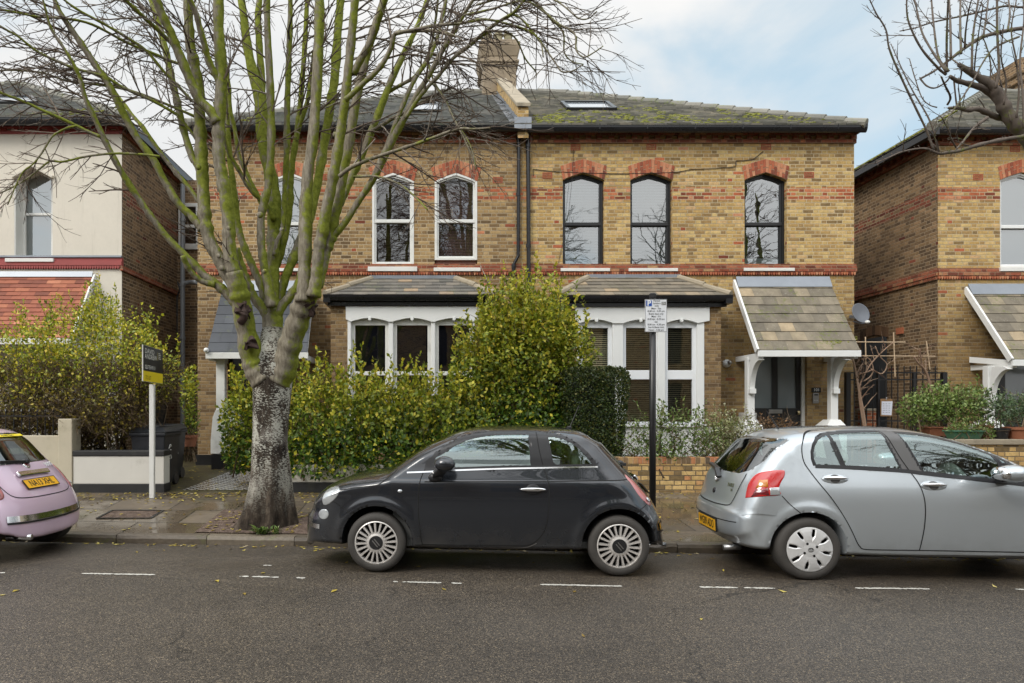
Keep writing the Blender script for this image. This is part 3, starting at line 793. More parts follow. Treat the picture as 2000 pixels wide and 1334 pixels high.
# --- bay window builder
def bay(house, xl, xr, YF, y_ped, pel, glass_px, ybot, ztrans, roofpts, mat_tile, brick, frame, win, has_trans, posts_white):
    """square bay: brick cheeks, white lintel with segmental heads, posts, lights, hipped tiled roof"""
    X = lambda p: PX(p, YF); Z = lambda p: PZ(p, YF)
    b = tag(MB().plate([(X(xl), .15), (X(xr), .15), (X(xr), Z(pel[2]-6)), (X(xl), Z(pel[2]-6))],
                   [[(X(pel[0]+4), Z(ybot)), (X(pel[1]-10), Z(ybot)), (X(pel[1]-10), Z(pel[3]-6)), (X(pel[0]+4), Z(pel[3]-6))]], YF, YF+.23).build('bay', brick, house))
    for xx in (X(xl), X(xr)): MB().add([(xx, YF, .15), (xx, FY+.02, .15), (xx, FY+.02, Z(pel[2]-6)), (xx, YF, Z(pel[2]-6))], [(0,1,2,3)]).build('cheek', brick, b)
    # white lintel with shallow arches cut in
    heads = []
    outer = [(X(pel[0]), Z(pel[3]-2)), (X(pel[0]), Z(pel[2])), (X(pel[1]), Z(pel[2])), (X(pel[1]), Z(pel[3]-2))]
    low = []
    for gl, gr in reversed(glass_px):
        a, c = gr+6, gl-6
        low.append((X(a), Z(pel[3]+3)))
        for i in range(0, 9):
            t = i/8; low.append((X(a+(c-a)*t), Z(pel[3]+2-6.5*math.sin(math.pi*t))))
        low.append((X(c), Z(pel[3]+3)))
    outer = outer[:4]+low
    lin = MB().plate(outer, [], YF-.05, YF+.12).build('lintel', M['white'], b, bevel=.006)
    for gl, gr in glass_px:
        kb = MB(); xm = X((gl+gr)/2)
        kb.lathe([(.03, YF-.065), (.034, YF-.05), (.034, YF+.02)], (xm, 0, Z(pel[3]-2)), 'y', 14, cap=True)
        kb.box(xm-.03, xm+.03, YF-.062, YF+.02, Z(pel[3]-2), Z(pel[3]-7))
        kb.build('keystone', M['white'], lin, bevel=.008)
    # toothed red course above the lintel
    tc = MB(); x = X(xl)
    tc.box(X(xl)-.02, X(xr)+.02, YF-.06, YF+.1, Z(pel[2]-3.5), Z(pel[2]-9))
    while x < X(xr):
        tc.add([(x, YF-.055, Z(pel[2]-3.4)), (x+.05, YF-.055, Z(pel[2]-3.4)), (x+.025, YF-.055, Z(pel[2]+.6)), (x, YF+.02, Z(pel[2]-3.4)), (x+.05, YF+.02, Z(pel[2]-3.4)), (x+.025, YF+.02, Z(pel[2]+.6))], [(0,1,2),(0,2,5,3),(1,2,5,4)]); x += .052
    tc.build('toothed_course', M['red_band'], b)
    # posts
    edges = [pel[0]+3] + [g for pr in glass_px for g in pr] + [pel[1]-9]
    for i in range(0, len(edges), 2):
        a, c = edges[i], edges[i+1]
        w = 9; ps = MB()
        if i == 0: ps.box(X(a), X(c-w+2), YF-.02, YF+.14, Z(ybot), Z(pel[3]-4))
        elif i == len(edges)-2: ps.box(X(a+w-2), X(c), YF-.02, YF+.14, Z(ybot), Z(pel[3]-4))
        else: ps.box(X(a+w-2), X(c-w+2), YF-.02, YF+.14, Z(ybot), Z(pel[3]-4))
        ps.build('mullion', M['white'], b, bevel=.012)
    MB().box(X(pel[0]), X(pel[1]-6), YF-.08, YF+.14, Z(ybot+5), Z(ybot)).build('sill', M['white'], b, bevel=.01)
    for k, (gl, gr) in enumerate(glass_px):
        o = [(X(gl-8), Z(ybot)), (X(gr+8), Z(ybot)), (X(gr+8), Z(pel[3]-5)), (X(gl-8), Z(pel[3]-5))]
        up = [(X(gl), Z(ztrans-4)), (X(gr), Z(ztrans-4)), (X(gr), Z(y_ped)), (X(gl), Z(y_ped))]
        lo = [(X(gl), Z(ybot-5)), (X(gr), Z(ybot-5)), (X(gr), Z(ztrans+(14 if has_trans else 4))), (X(gl), Z(ztrans+(14 if has_trans else 4)))]
        w = MB().plate(o, [up, lo], YF+.05, YF+.12).build('window', frame, b, bevel=.008)
        MB().add([(X(gl-2), YF+.09, Z(ybot)), (X(gr+2), YF+.09, Z(ybot)), (X(gr+2), YF+.09, Z(y_ped-2)), (X(gl-2), YF+.09, Z(y_ped-2))], [(0,1,2,3)]).build('pane', M[win[0]], w)
        m = MB()
        if win[1] == 'blind_brown':
            z = Z(ybot)
            while z < Z(y_ped-3):
                m.add([(X(gl-3), YF+.17, z), (X(gr+3), YF+.17, z), (X(gr+3), YF+.185, z+.026), (X(gl-3), YF+.185, z+.026)], [(0,1,2,3)]); z += .043
        else:
            m.add([(X(gl-4), YF+.2, Z(ybot)), (X(gr+4), YF+.2, Z(ybot)), (X(gr+4), YF+.2, Z(y_ped-4)), (X(gl-4), YF+.2, Z(y_ped-4))], [(0,1,2,3)])
        m.build('blind', M[win[1]], w)
    MB().box(X(xl)+.1, X(xr)-.1, YF+.45, FY+.6, .2, Z(pel[2])).build('rooms', M['dark'], b)
    # roof
    el, er, eyt, eyb, tl, tr, ty = roofpts
    YE = YF-.16
    ez = PZ(eyt, YE); tz = fz(ty)
    A, B = (PX(el, YE), YE, ez), (PX(er, YE), YE, ez); Cc, D = (fx(tr), FY-.02, tz), (fx(tl), FY-.02, tz)
    rf = MB(); tile_slope(rf, [A, B, Cc, D], .29, .185, .014); under(rf, [A, B, Cc, D])
    for q in ([B, (B[0], FY, ez), Cc], [(A[0], FY, ez), A, D]): tile_slope(rf, q, .29, .185, .014); under(rf, q)
    ro = rf.build('roof', M[mat_tile], b, recalc=False)
    for p, q in ((A, D), (B, Cc)): ridge_tiles(MB(), p, q, .075, .5).build('hip_tiles', M['coping'], ro)
    MB().box(fx(tl)-.02, fx(tr)+.02, FY-.05, FY-.005, tz-.06, tz+.07).build('flashing', M['lead'], ro)
    gt = MB(); zt, zl = PZ(eyt+1, YE), PZ(eyb, YE)
    n = 8; prof = [(YE-.07, zt)] + [(YE-.07*math.cos(math.pi*i/n), zt-.0-(zt-zl)*.62*math.sin(math.pi*i/n)) for i in range(1, n)] + [(YE+.07, zt)]
    b0 = len(gt.v)
    for xx in (A[0]-.02, B[0]+.02): gt.v.extend([(xx, p[0], p[1]) for p in prof])
    m = len(prof)
    for i in range(m-1): gt.f.append((b0+i, b0+i+1, b0+m+i+1, b0+m+i))
    gt.f += [tuple(b0+i for i in range(m)), tuple(b0+m+i for i in range(m))]
    gt.box(A[0]+.05, B[0]-.05, YE+.075, YE+.1, zl-.02, zt+.02); gt.box(A[0]+.05, B[0]-.05, YE+.1, YF+.05, zl-.01, zl+.005)
    gt.box(B[0]-.12, B[0]+.02, YE-.06, FY, zl+.03, zt+.015); gt.box(A[0]-.02, A[0]+.12, YE-.06, FY, zl+.03, zt+.015)
    gt.build('gutter', M['gutter'], b)
    return b
BY = 13.95
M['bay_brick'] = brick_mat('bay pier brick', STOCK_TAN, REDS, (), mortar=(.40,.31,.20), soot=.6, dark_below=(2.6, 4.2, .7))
bay(H1, 1098, 1408, BY, 640, (1123, 1384, 600, 629), [(1139, 1189), (1224, 1277), (1306, 1354)], 829, 727, (1088, 1427, 577, 596, 1146, 1326, 543), 'warm_tile', M['bay_brick'], M['upvc'], ('glass', 'blind_brown'), True, True)
MB().box(PX(1123, BY), PX(1404, BY), BY-.03, BY+.03, .2, PZ(834, BY)).build('white_apron', M['white_old'], H1)
# --- porch with tiled lean-to roof
def porch(house, tl, tr, ty, el, er, ey, proj, tile, tw, ex, timber, post_px, post_top, base_y=None, lead_h=12, bargeboard_r=False, posts=True, thick=.014, boards=1, lead=.11):
    YE = FY-proj
    A, B = Vector((PX(el, YE), YE, PZ(ey, YE))), Vector((PX(er, YE), YE, PZ(ey, YE)))
    D, Cc = Vector((fx(tl), FY-.01, fz(ty))), Vector((fx(tr), FY-.01, fz(ty)))
    top = D + (A-D)*.0
    p = MB(); tile_slope(p, [A, B, Cc, D], tw, ex, thick); under(p, [A, B, Cc, D], .03)
    ro = p.build('porch_roof', tile, house, recalc=False)
    l = MB(); k = lead_h/ (ey-ty)*1.0
    nr = (B-A).cross(D-A).normalized(); nr = nr if nr.z > 0 else -nr
    kl = lead; l.hexa([D+(A-D)*kl+nr*.02, Cc+(B-Cc)*kl+nr*.02, Cc+nr*.02, D+nr*.02, D+(A-D)*kl+nr*.03, Cc+(B-Cc)*kl+nr*.03, Cc+nr*.035+Vector((0,0,.06)), D+nr*.035+Vector((0,0,.06))])
    l.build('lead_flashing', M['lead'], ro)
    for p, q, e in ((D, A, -.03), (Cc, B, .03))[:boards]:
        MB().beam(p+nr*-.03+Vector((e,0,0)), q+nr*-.03+Vector((e,-.02,0)), .045, .12, nr).build('bargeboard', timber, ro, bevel=.006)
    MB().box(A.x-.02, B.x+.02, YE-.02, YE+.03, A.z-.13, A.z-.005).build('fascia', timber, ro, bevel=.006)
    for x in (A.x+.02, B.x-.10): MB().box(x, x+.09, YE+.03, FY, A.z-.16, A.z-.05).build('beam', timber, ro, bevel=.006)
    so = MB(); so.add([(A.x, YE+.03, A.z-.05), (B.x, YE+.03, A.z-.05), (Cc.x, FY, Cc.z-.25), (D.x, FY, D.z-.25)], [(0,1,2,3)]); so.build('soffit', M['white_old'], ro)
    if posts:
        for xc in post_px:
            YP = FY-.55; X = PX(xc, YP)
            q = MB(); q.box(X-.075, X+.075, YP-.07, YP+.07, .3, A.z-.1)
            q.box(X-.20, X+.20, YP-.16, YP+.30, .3, PZ(832, YP)-.0); 
            z0 = PZ(832, YP)
            q.hexa([(X-.20,YP-.16,z0),(X+.20,YP-.16,z0),(X+.20,YP+.30,z0),(X-.20,YP+.30,z0),(X-.11,YP-.09,z0+.13),(X+.11,YP-.09,z0+.13),(X+.11,YP+.16,z0+.13),(X-.11,YP+.16,z0+.13)])
            po = q.build('post', timber, house, bevel=.008)
            # curved bracket reaching forward
            br = MB(); n = 10; zt = A.z-.13; inner = []; outerp = []
            for i in range(n+1):
                t = i/n; a = t*math.pi/2
                outerp.append((YP-.06-.42*(1-math.cos(a)), zt-.62+.62*math.sin(a)))
            poly = [(YP-.05, zt-.62-.06)] + outerp + [(YP-.05-.42-.08, zt)] + [(YP-.42, zt)]
            inn = [(YP-.05-.30*(1-math.cos(i/n*math.pi/2)), zt-.40+.36*math.sin(i/n*math.pi/2)) for i in range(n+1)]
            m = n+1
            for i in range(n):
                a, b2 = outerp[i], outerp[i+1]
                c = (YP-.05 - .36*(1-math.cos((i)/n*math.pi/2)), min(zt, zt-.55+.62*math.sin(i/n*math.pi/2)+.12)); d = (YP-.05-.36*(1-math.cos((i+1)/n*math.pi/2)), min(zt, zt-.55+.62*math.sin((i+1)/n*math.pi/2)+.12))
                br.hexa([(X-.05,a[0]-.06,a[1]-.06),(X+.05,a[0]-.06,a[1]-.06),(X+.05,b2[0]-.06,b2[1]-.06),(X-.05,b2[0]-.06,b2[1]-.06),(X-.05,c[0],c[1]),(X+.05,c[0],c[1]),(X+.05,d[0],d[1]),(X-.05,d[0],d[1])])
            br.box(X-.06, X+.06, YP-.16, YP-.05, zt-.72, zt-.62)
            br.build('bracket', timber, po)
    return ro
pr1 = porch(H1, 1436, 1618, 548, 1482, 1679, 684, 1.1, M['stone_tile'], .295, .242, M['white'], (1464, 1626), 698)
# moss tufts on the porch
mb = MB()
for i in range(60):
    x, y = random.choice([(1520, 640), (1632, 668), (1660, 662), (1598, 626)]); x += random.gauss(0, 7); y += random.gauss(0, 3)
    if y > 682: continue
    Yq = FY-1.1*(y-548)/136+.0; q = W(x, y, Yq); mb.ellipsoid(q, (.03, .025, .018), 7, 4)
o = mb.build('moss', M['moss'], pr1, smooth=True); o['kind'] = 'stuff'
# door 101
d = MB(); YD = FY+.13
X = lambda p: PX(p, YD); Z = lambda p: PZ(p, YD)
panels = [[(X(1474), Z(797)), (X(1508), Z(797)), (X(1508), Z(690)), (X(1474), Z(690))], [(X(1519), Z(797)), (X(1555), Z(797)), (X(1555), Z(690)), (X(1519), Z(690))]]
dr = d.plate([(X(1462), .35), (X(1564), .35), (X(1564), Z(686)), (X(1462), Z(686))], panels, YD, YD+.05).build('door', M['black'], H1, bevel=.006)
MB().add([(X(1472), YD+.03, Z(799)), (X(1558), YD+.03, Z(799)), (X(1558), YD+.03, Z(688)), (X(1472), YD+.03, Z(688))], [(0,1,2,3)]).build('frosted_glass', M['obscure'], dr)
MB().box(X(1501), X(1527), YD-.02, YD+.01, Z(807.5), Z(800)).build('letter_plate', M['steel'], dr, bevel=.004)
MB().ellipsoid((X(1558), YD-.04, Z(806)), (.035, .035, .05)).build('door_knob', M['brass'], dr, smooth=True)
MB().box(X(1564), X(1574), YD-.05, YD+.06, .35, Z(686)).build('door_frame', M['white_old'], H1, bevel=.006)
MB().box(fx(1460), fx(1578), FY+.21, FY+.24, .3, fz(680)).build('hall', M['dark'], H1)
# number plate, entry panel, lamp, lights
nb = MB().box(fx(1584.5), fx(1602), FY-.03, FY, fz(766.5), fz(757)).build('house_number', M['black'], H1, bevel=.003)
t = MB(); text_into(t, '101', .088, Matrix.Translation((fx(1593.2), FY-.032, fz(761.7))) @ FACE_CAM, bold=.012); t.build('digits', M['white'], nb, recalc=False)
kp = MB().box(fx(1586.5), fx(1598), FY-.025, FY, fz(788), fz(768)).build('entry_panel', M['steel'], H1, bevel=.004)
kb = MB()
for i in range(3): kb.ellipsoid((fx(1589.5+i*2.9), FY-.027, fz(782)), (.009, .005, .009), 8, 5)
kb.build('buttons', M['white'], kp)
MB().box(fx(1589), fx(1596), FY-.028, FY-.02, fz(772.5), fz(770)).build('name_slot', M['dark'], kp)
lp = MB().lathe([(.085, FY), (.085, FY-.05), (.06, FY-.09), (.0, FY-.10)], (fx(1418), 0, fz(710)), 'y', 20).build('wall_lamp', M['white'], H1, smooth=True)
MB().ellipsoid((fx(1420), FY-.13, fz(709)), (.045, .06, .045)).build('lens', M['steel'], lp, smooth=True)
MB().box(fx(1440), fx(1463), FY-.35, FY-.05, .3, fz(806)).build('white_pier', M['white_old'], H1, bevel=.01)
# ---------------------------------------------------------------- left half of the pair
H2 = thing('brick_house', 'tan brick house with white sash windows and a slate porch behind the big tree', 'house', (X_L, FY, 0))
win2 = [(527, 607), (727, 808.5), (849, 932)]
bay_l = fp([(664, 840), (945, 840), (945, 600), (664, 600)])
door2 = fp([(445, 860), (545, 860), (545, 690), (445, 690)])
holes = [opening(a, b, 525, 355, 338) for a, b in win2] + [bay_l, door2]
wall_with(H2, 'front_wall', [(X_L, .2), (X_P, .2), (X_P, WTOP), (X_L, WTOP)], holes, M['brick_tan'])
MB().add([(X_L, FY, .2), (X_L, BACK, .2), (X_L, BACK, WTOP), (X_L, FY, WTOP)], [(0,1,2,3)]).build('side_wall', M['brick_dark'], H2)
MB().box(X_L-.03, fx(416), FY-.035, FY+.02, .2, fz(888)).build('plinth', M['black'], H2)
house_shell(H2, 1, None, X_L, X_P)
for a, b in win2: arch(H2, a, b, 355, 338, 328, 312, nb=7, grow=8)
sash(H2, 527, 607, 525, 355, 338, 436, M['white_old'], rec=.02, behind='blind', slats=False, sill=(522, 612, 525, 531), fw=8)
sash(H2, 727, 808.5, 519, 355, 338, 431, M['white_old'], rec=.02, glass='glass_dim', behind='maroon', sill=(719, 815, 522, 531), fw=8)
sash(H2, 849, 932, 508, 355, 338, 431, M['white_old'], rec=.02, glass='glass_dim', behind='maroon', sill=(847, 938, 524, 531), fw=8)
MB().box(fx(851), fx(930), FY+.06, FY+.12, fz(524), fz(507)).build('window_gap', M['maroon'], H2)
dentils(H2, 384, 1017, 0); string_course(H2, 384, 1017, 0)
gutter(H2, 363, 1027, 240, 256)
vents(H2, [(972, 352), (640, 346)])
r2, ez2, xa2, xb2, sl2 = hip_roof(H2, PX(363, EAVE_Y), X_P, True, False, mat='slate_plain')
skylight(r2, 800, 857, 805, 855, 221, 206, ez2, sl2)
moss_lumps(r2, 60, (-4.6, -2.0), (EAVE_Y+.1, 16.0), ez2, sl2)
pipe(H2, [W(1014, 250, FY-.2), W(1013, 262, FY-.06), W(1013, 300, FY-.06), W(1012, 500, FY-.06), W(1003, 517, FY-.06), W(1001, 580, FY-.06)], .036, collars=[W(1013, 272, FY-.06), W(1012, 380, FY-.06), W(1003, 520, FY-.06)])
M['navy'] = plain('dark curtain', (.085,.08,.125), .8, var=.2)
bay(H2, 646, 968, BY, 635, (676, 936, 599, 626), [(693, 752), (775, 835), (857, 917)], 838, 729, (634, 969, 576, 594, 724, 891, 545), 'grey_tile', M['bay_brick'], M['white_old'], ('glass_dim', 'navy'), False, True)
pr2 = porch(H2, 437, 613, 556, 404, 600, 688, 1.05, M['slate_blue'], .42, .25, M['white_old'], (), 0, posts=False, thick=.008, boards=0)
# flared white pier under the slate porch
YP = FY-.75
q = MB(); X0, X1 = PX(424, YP), PX(441, YP)
q.box(X0, X1, YP-.07, YP+.07, .4, PZ(690, YP))
prof = [(414, 886), (414, 860), (418, 815), (424, 800), (440, 797), (466, 812), (468, 830), (458, 885)]
pts = [(PX(a, YP), PZ(b, YP)) for a, b in prof]
q.plate(pts, [], YP-.09, YP+.3)
pp = q.build('porch_pier', M['white_old'], H2, bevel=.01)
MB().box(PX(416, YP), PX(458, YP), YP-.1, YP+.3, .3, PZ(887, YP)).build('pier_foot', M['black'], pp)
MB().box(fx(452), fx(540), FY+.10, FY+.14, .3, fz(692)).build('door', M['black'], H2)
MB().ellipsoid(W(403, 684, FY-1.1), (.05, .06, .05)).build('gutter_end', M['white'], pr2, smooth=True)
# party wall parapet and chimney stack, shared; kept with the left house
pw = MB(); e0 = Vector((X_P, EAVE_Y+.12, ez2)); 
y0, y1 = EAVE_Y+.1, 19.6
z = lambda y: ez2+(y-EAVE_Y)*sl2
pw.hexa([(X_P-.11,y0,z(y0)-.3),(X_P+.11,y0,z(y0)-.3),(X_P+.11,y1,z(y1)-.3),(X_P-.11,y1,z(y1)-.3),(X_P-.11,y0,z(y0)+.34),(X_P+.11,y0,z(y0)+.34),(X_P+.11,y1,z(y1)+.42),(X_P-.11,y1,z(y1)+.42)])
pwo = pw.build('parapet', M['brick_gold'], H2)
cp = MB(); cp.hexa([(X_P-.15,y0-.05,z(y0)+.343),(X_P+.15,y0-.05,z(y0)+.343),(X_P+.15,y1,z(y1)+.423),(X_P-.15,y1,z(y1)+.423),(X_P-.15,y0-.05,z(y0)+.42),(X_P+.15,y0-.05,z(y0)+.42),(X_P+.15,y1,z(y1)+.5),(X_P-.15,y1,z(y1)+.5)])
cp.build('coping', M['coping'], pwo, bevel=.01)
fl = MB()
for i in range(9):
    a, b = y0+.1+i*.56, y0+.1+(i+1)*.56
    for s in (-1,):
        x = X_P+s*.115
        fl.hexa([(x-.006,a,z(a)+.0),(x,a,z(a)+.0),(x,b,z(b)),(x-.006,b,z(b)),(x-.006,a,z(a)+.15),(x,a,z(a)+.15),(x,b,z(b)+.12),(x-.006,b,z(b)+.12)])
        fl.hexa([(x-.16,a,z(a)+.018),(x,a,z(a)+.018),(x,b,z(b)+.018),(x-.16,b,z(b)+.018),(x-.16,a,z(a)+.026),(x,a,z(a)+.026),(x,b,z(b)+.026),(x-.16,b,z(b)+.026)])
fl.box(X_P-.2, X_P+.16, y0-.10, y0-.08, z(y0)-.14, z(y0)+.10)
fl.build('lead_flashing', M['lead'], pwo)
ch = MB(); YC = 19.3; s = YC/FOC
cx0, cx1 = PX(943, YC), PX(1008, YC); cd = 1.3
zz = lambda p: PZ(p, YC)
def blk(a, b, ex): ch.box(cx0-ex, cx1+ex, YC-ex, YC+cd+ex, zz(b), zz(a))
blk(128, 215, 0); blk(123.5, 128, .05); blk(118, 123.3, .08); blk(111, 117.8, .03)
ch.hexa([(cx0-.03,YC-.03,zz(110.8)),(cx1+.03,YC-.03,zz(110.8)),(cx1+.03,YC+cd+.03,zz(110.8)),(cx0-.03,YC+cd+.03,zz(110.8)),(cx0-.10,YC-.12,zz(93)),(cx1+.12,YC-.12,zz(93)),(cx1+.12,YC+cd+.1,zz(93)),(cx0-.10,YC+cd+.1,zz(93))])
blk(84, 92.8, .11); blk(78, 83.8, .05)
cho = ch.build('chimney', M['chimney'], pwo, bevel=.02)
for i, (px, w) in enumerate(((955, .13), (975, .15), (995, .14))):
    for k in range(2):
        MB().lathe([(w, zz(79)), (w*1.1, zz(74)), (w*.85, zz(72)), (w*.8, zz(60)), (w*1.0, zz(58)), (w*.98, zz(55)), (w*.6, zz(55.5))], (PX(px, YC), YC+.35+k*.6, 0), 'z', 14).build('chimney_pot', M['pot_clay'], cho, smooth=False)
cable(H2, [(938, 520), (950, 545), (958, 565)], .008, 'wire_pale', FY-.05)
# recessed link between the two left-hand houses
YL = 17.8
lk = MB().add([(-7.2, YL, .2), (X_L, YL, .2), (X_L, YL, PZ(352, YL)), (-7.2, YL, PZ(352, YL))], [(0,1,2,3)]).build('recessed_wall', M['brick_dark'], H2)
X = lambda p: PX(p, YL); Z = lambda p: PZ(p, YL)
lw = MB().plate([(X(350), Z(488)), (X(390), Z(488)), (X(390), Z(398)), (X(350), Z(398))], [[(X(357), Z(477)), (X(384), Z(477)), (X(384), Z(446)), (X(357), Z(446))], [(X(357), Z(440)), (X(384), Z(440)), (X(384), Z(405)), (X(357), Z(405))]], YL-.06, YL+.02).build('window', M['white_old'], lk, bevel=.006)
MB().add([(X(352), YL-.02, Z(480)), (X(388), YL-.02, Z(480)), (X(388), YL-.02, Z(400)), (X(352), YL-.02, Z(400))], [(0,1,2,3)]).build('pane', M['glass_dim'], lw)
M['soil_pipe'] = plain('grey soil pipe', (.21,.225,.24), .4, var=.1)
Yp = 17.3
pipe(lk, [W(357, 360, Yp), W(357, 690, Yp), W(357, 860, Yp)], .058, 'soil_pipe', 'soil_pipe', [W(357, 430, Yp), W(357, 556, Yp), W(357, 660, Yp)])
pipe(lk, [W(357, 553, Yp), W(372, 551, Yp), W(386, 551, FY+.3)], .05, 'soil_pipe', 'branch_pipe')
pipe(lk, [W(347, 550, Yp), W(351, 565, Yp), W(346, 580, Yp), W(346, 700, Yp)], .018, 'gutter', 'waste_pipe')
# ---------------------------------------------------------------- rendered house, far left
XE = fx(238)
H3 = thing('rendered_house', 'cream rendered house with a red tiled porch roof and dark brick flank', 'house', (XE, FY, 0))
op3 = opening(28, 103, 508, 350, 330)
wall_with(H3, 'front_wall', [(-17, .2), (XE, .2), (XE, WTOP+.1), (-17, WTOP+.1)], [op3], M['render'], depth=.34)
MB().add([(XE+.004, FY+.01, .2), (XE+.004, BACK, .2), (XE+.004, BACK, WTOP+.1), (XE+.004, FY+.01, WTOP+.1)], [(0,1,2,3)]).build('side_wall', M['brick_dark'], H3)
MB().box(-17, XE-.12, FY+.9, BACK, .2, WTOP).build('rooms', M['dark'], H3)
Yr = FY+.28; sx = lambda p: CX+(p-CX)*1.0
# window is set deep: build it in px of its own plane
def sash_at(house, Y, xl, xr, yb, ysh, yap, ymeet, fm, fw, glass, behind):
    q = lambda pts: [(PX(a, Y), PZ(b, Y)) for a, b in pts]
    o = q([(xl, yb), (xr, yb)] + arch_top(xl, xr, ysh, yap)); up = q([(xl+fw, ymeet-2), (xr-fw, ymeet-2)] + arch_top(xl+fw, xr-fw, ysh+fw*.35, yap+fw*1.05)); lo = q([(xl+fw, yb-fw), (xr-fw, yb-fw), (xr-fw, ymeet+3), (xl+fw, ymeet+3)])
    w = MB().plate(o, [up, lo], Y, Y+.08).build('window', fm, house, bevel=.006)
    MB().add([(PX(a, Y), Y+.04, PZ(b, Y)) for a, b in ((xl+2, yb-2), (xr-2, yb-2), (xr-2, ysh), ((xl+xr)/2, yap+3), (xl+2, ysh))], [(0,1,2,3,4)]).build('pane', M[glass], w)
    MB().add([(PX(a, Y), Y+.12, PZ(b, Y)) for a, b in ((xl, yb), (xr, yb), (xr, yap), (xl, yap))], [(0,1,2,3)]).build('blind', M[behind], w)
    return w
sash_at(H3, Yr, 44, 106, 505, 350, 333, 418, M['white_old'], 6, 'glass', 'blind')
hd = MB()
for (a, b) in (((26, 350), (66, 328)), ((66, 328), (106, 350))):
    pa, pb = W(a[0], a[1], FY), W(b[0], b[1], FY); hd.beam(pa+Vector((0,-.03,.03)), pb+Vector((0,-.03,.03)), .09, .06)
hd.build('hood_mould', M['render'], H3, bevel=.01)
MB().box(fx(27.5), fx(30), FY+.005, FY+.30, fz(508), fz(352)).build('reveal_lining', M['white_old'], H3)
MB().box(fx(14), fx(108), FY-.08, FY+.3, fz(513), fz(506)).build('sill', M['white_old'], H3, bevel=.008)
string_course(H3, -900, 239.5, -12, paint=True)
mb = MB(); mb.box(fx(-700), fx(239.5), FY-.06, FY+.02, fz(503.5), fz(500)); mb.build('lead_flashing', M['lead'], H3)
mb = MB(); mb.box(-17, XE+.05, FY-.07, FY+.02, fz(252), fz(243)); mb.box(-17, XE+.03, FY-.03, FY+.02, fz(262), fz(255.5))
x = XE-.1
while x > -15: mb.box(x, x+.112, FY-.055, FY+.02, fz(255.2), fz(252.3)); x -= .247
mb.build('dentil_course', M['red_paint'], H3)
mb = MB(); mb.box(XE-.02, XE+.06, FY-.02, BACK, fz(262), fz(243))
y = FY+.1
while y < 21: mb.box(XE+.06, XE+.10, y, y+.11, fz(258), fz(250)); y += .247
mb.build('red_band', M['red_band'], H3)
gutter(H3, -900, 246, 227, 244)
r3, ez3, xa3, xb3, sl3 = hip_roof(H3, -19, PX(247, EAVE_Y), False, True, -15, mat='slate_plain', ridge_z=10.95)
mb = MB(); xg = PX(247, EAVE_Y)
mb.box(xg-.14, xg+.0, EAVE_Y, BACK, ez3-.16, ez3-.01); mb.build('gutter', M['gutter'], H3)
skylight(r3, -60, 72, -60, 60, 205, 193, ez3, sl3)
moss_lumps(r3, 60, (-8.6, -6.9), (EAVE_Y+.1, 15.4), ez3, sl3)
mb = MB(); mb.box(XE-.02, XE+.045, FY-.05, 21.5, fz(529), fz(520)); mb.build('string_course', M['red_band'], H3)
p3 = porch(H3, -160, 183, 538, -190, 138, 660, 1.0, M['red_tile'], .30, .115, M['white_old'], (), 0, posts=False, thick=.012, lead=.04, boards=2)
# dark side door arch on the flank
def flank_arch(house, x, sgn, y0, y1, z0, z1, doorm, brick):
    mb = MB(); mb.box(x, x+sgn*.02, y0, y1, z0, z1); o = mb.build('side_door', doorm, house)
    ar = MB(); n = 9
    for i in range(n):
        a, b = y0-.06+(y1-y0+.12)*(i+.06)/n, y0-.06+(y1-y0+.12)*(i+.94)/n
        bow = lambda t: .10*math.sin(math.pi*max(0, min(1, (t-y0)/(y1-y0))))
        ar.hexa([(x,a,z1-.03+bow(a)),(x+sgn*.022,a,z1-.03+bow(a)),(x+sgn*.022,b,z1-.03+bow(b)),(x,b,z1-.03+bow(b)),(x,a,z1+.2+bow(a)),(x+sgn*.022,a,z1+.2+bow(a)),(x+sgn*.022,b,z1+.2+bow(b)),(x,b,z1+.2+bow(b))])
    ar.build('brick_arch', brick, o)
M['arch_dark'] = island_mat('dark arch brick', [(0,(.06,.035,.02)),(1,(.20,.11,.055))], .9, .3, 20)  # darker arch bricks for the side doors
M['grey_door'] = plain('dark grey door', (.045,.05,.055), .5)
flank_arch(H3, XE+.004, 1, 16.1, 17.0, .4, 2.95, M['grey_door'], M['arch_dark'])
# ---------------------------------------------------------------- brick house, far right
XB = fx(1832)
H4 = thing('brick_house', 'golden brick house with a white sash window, cut off by the right picture edge', 'house', (XB, FY, 0))
op4 = opening(1953, 2036, 522, 352, 337)
door4 = fp([(1940, 860), (2050, 860), (2050, 700), (1940, 700)])
wall_with(H4, 'front_wall', [(XB, .2), (20, .2), (20, WTOP), (XB, WTOP)], [op4, door4], M['brick_gold'])
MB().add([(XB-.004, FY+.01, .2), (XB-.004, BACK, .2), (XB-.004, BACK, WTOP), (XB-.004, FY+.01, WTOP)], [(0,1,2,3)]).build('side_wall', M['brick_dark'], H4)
MB().box(XB+.12, 20, FY+.75, BACK, .2, WTOP).build('rooms', M['dark'], H4)
arch(H4, 1953, 2036, 352, 337, 326, 311, nb=8)
sash(H4, 1953, 2036, 522, 352, 337, 441, M['white'], rec=.06, sill=(1949, 2042, 523, 531), behind='blind', slats=False, glass='glass')
dentils(H4, 1830, 2200, 4); string_course(H4, 1830, 2200, 8)
gutter(H4, 1822, 2250, 247, 262)
r4, ez4, xa4, xb4, sl4 = hip_roof(H4, PX(1820, EAVE_Y), 22, True, False, 4)
mb = MB(); xg = PX(1822, EAVE_Y); mb.box(xg-.0, xg+.14, EAVE_Y, BACK, ez4-.16, ez4-.01); mb.build('gutter', M['gutter'], H4)
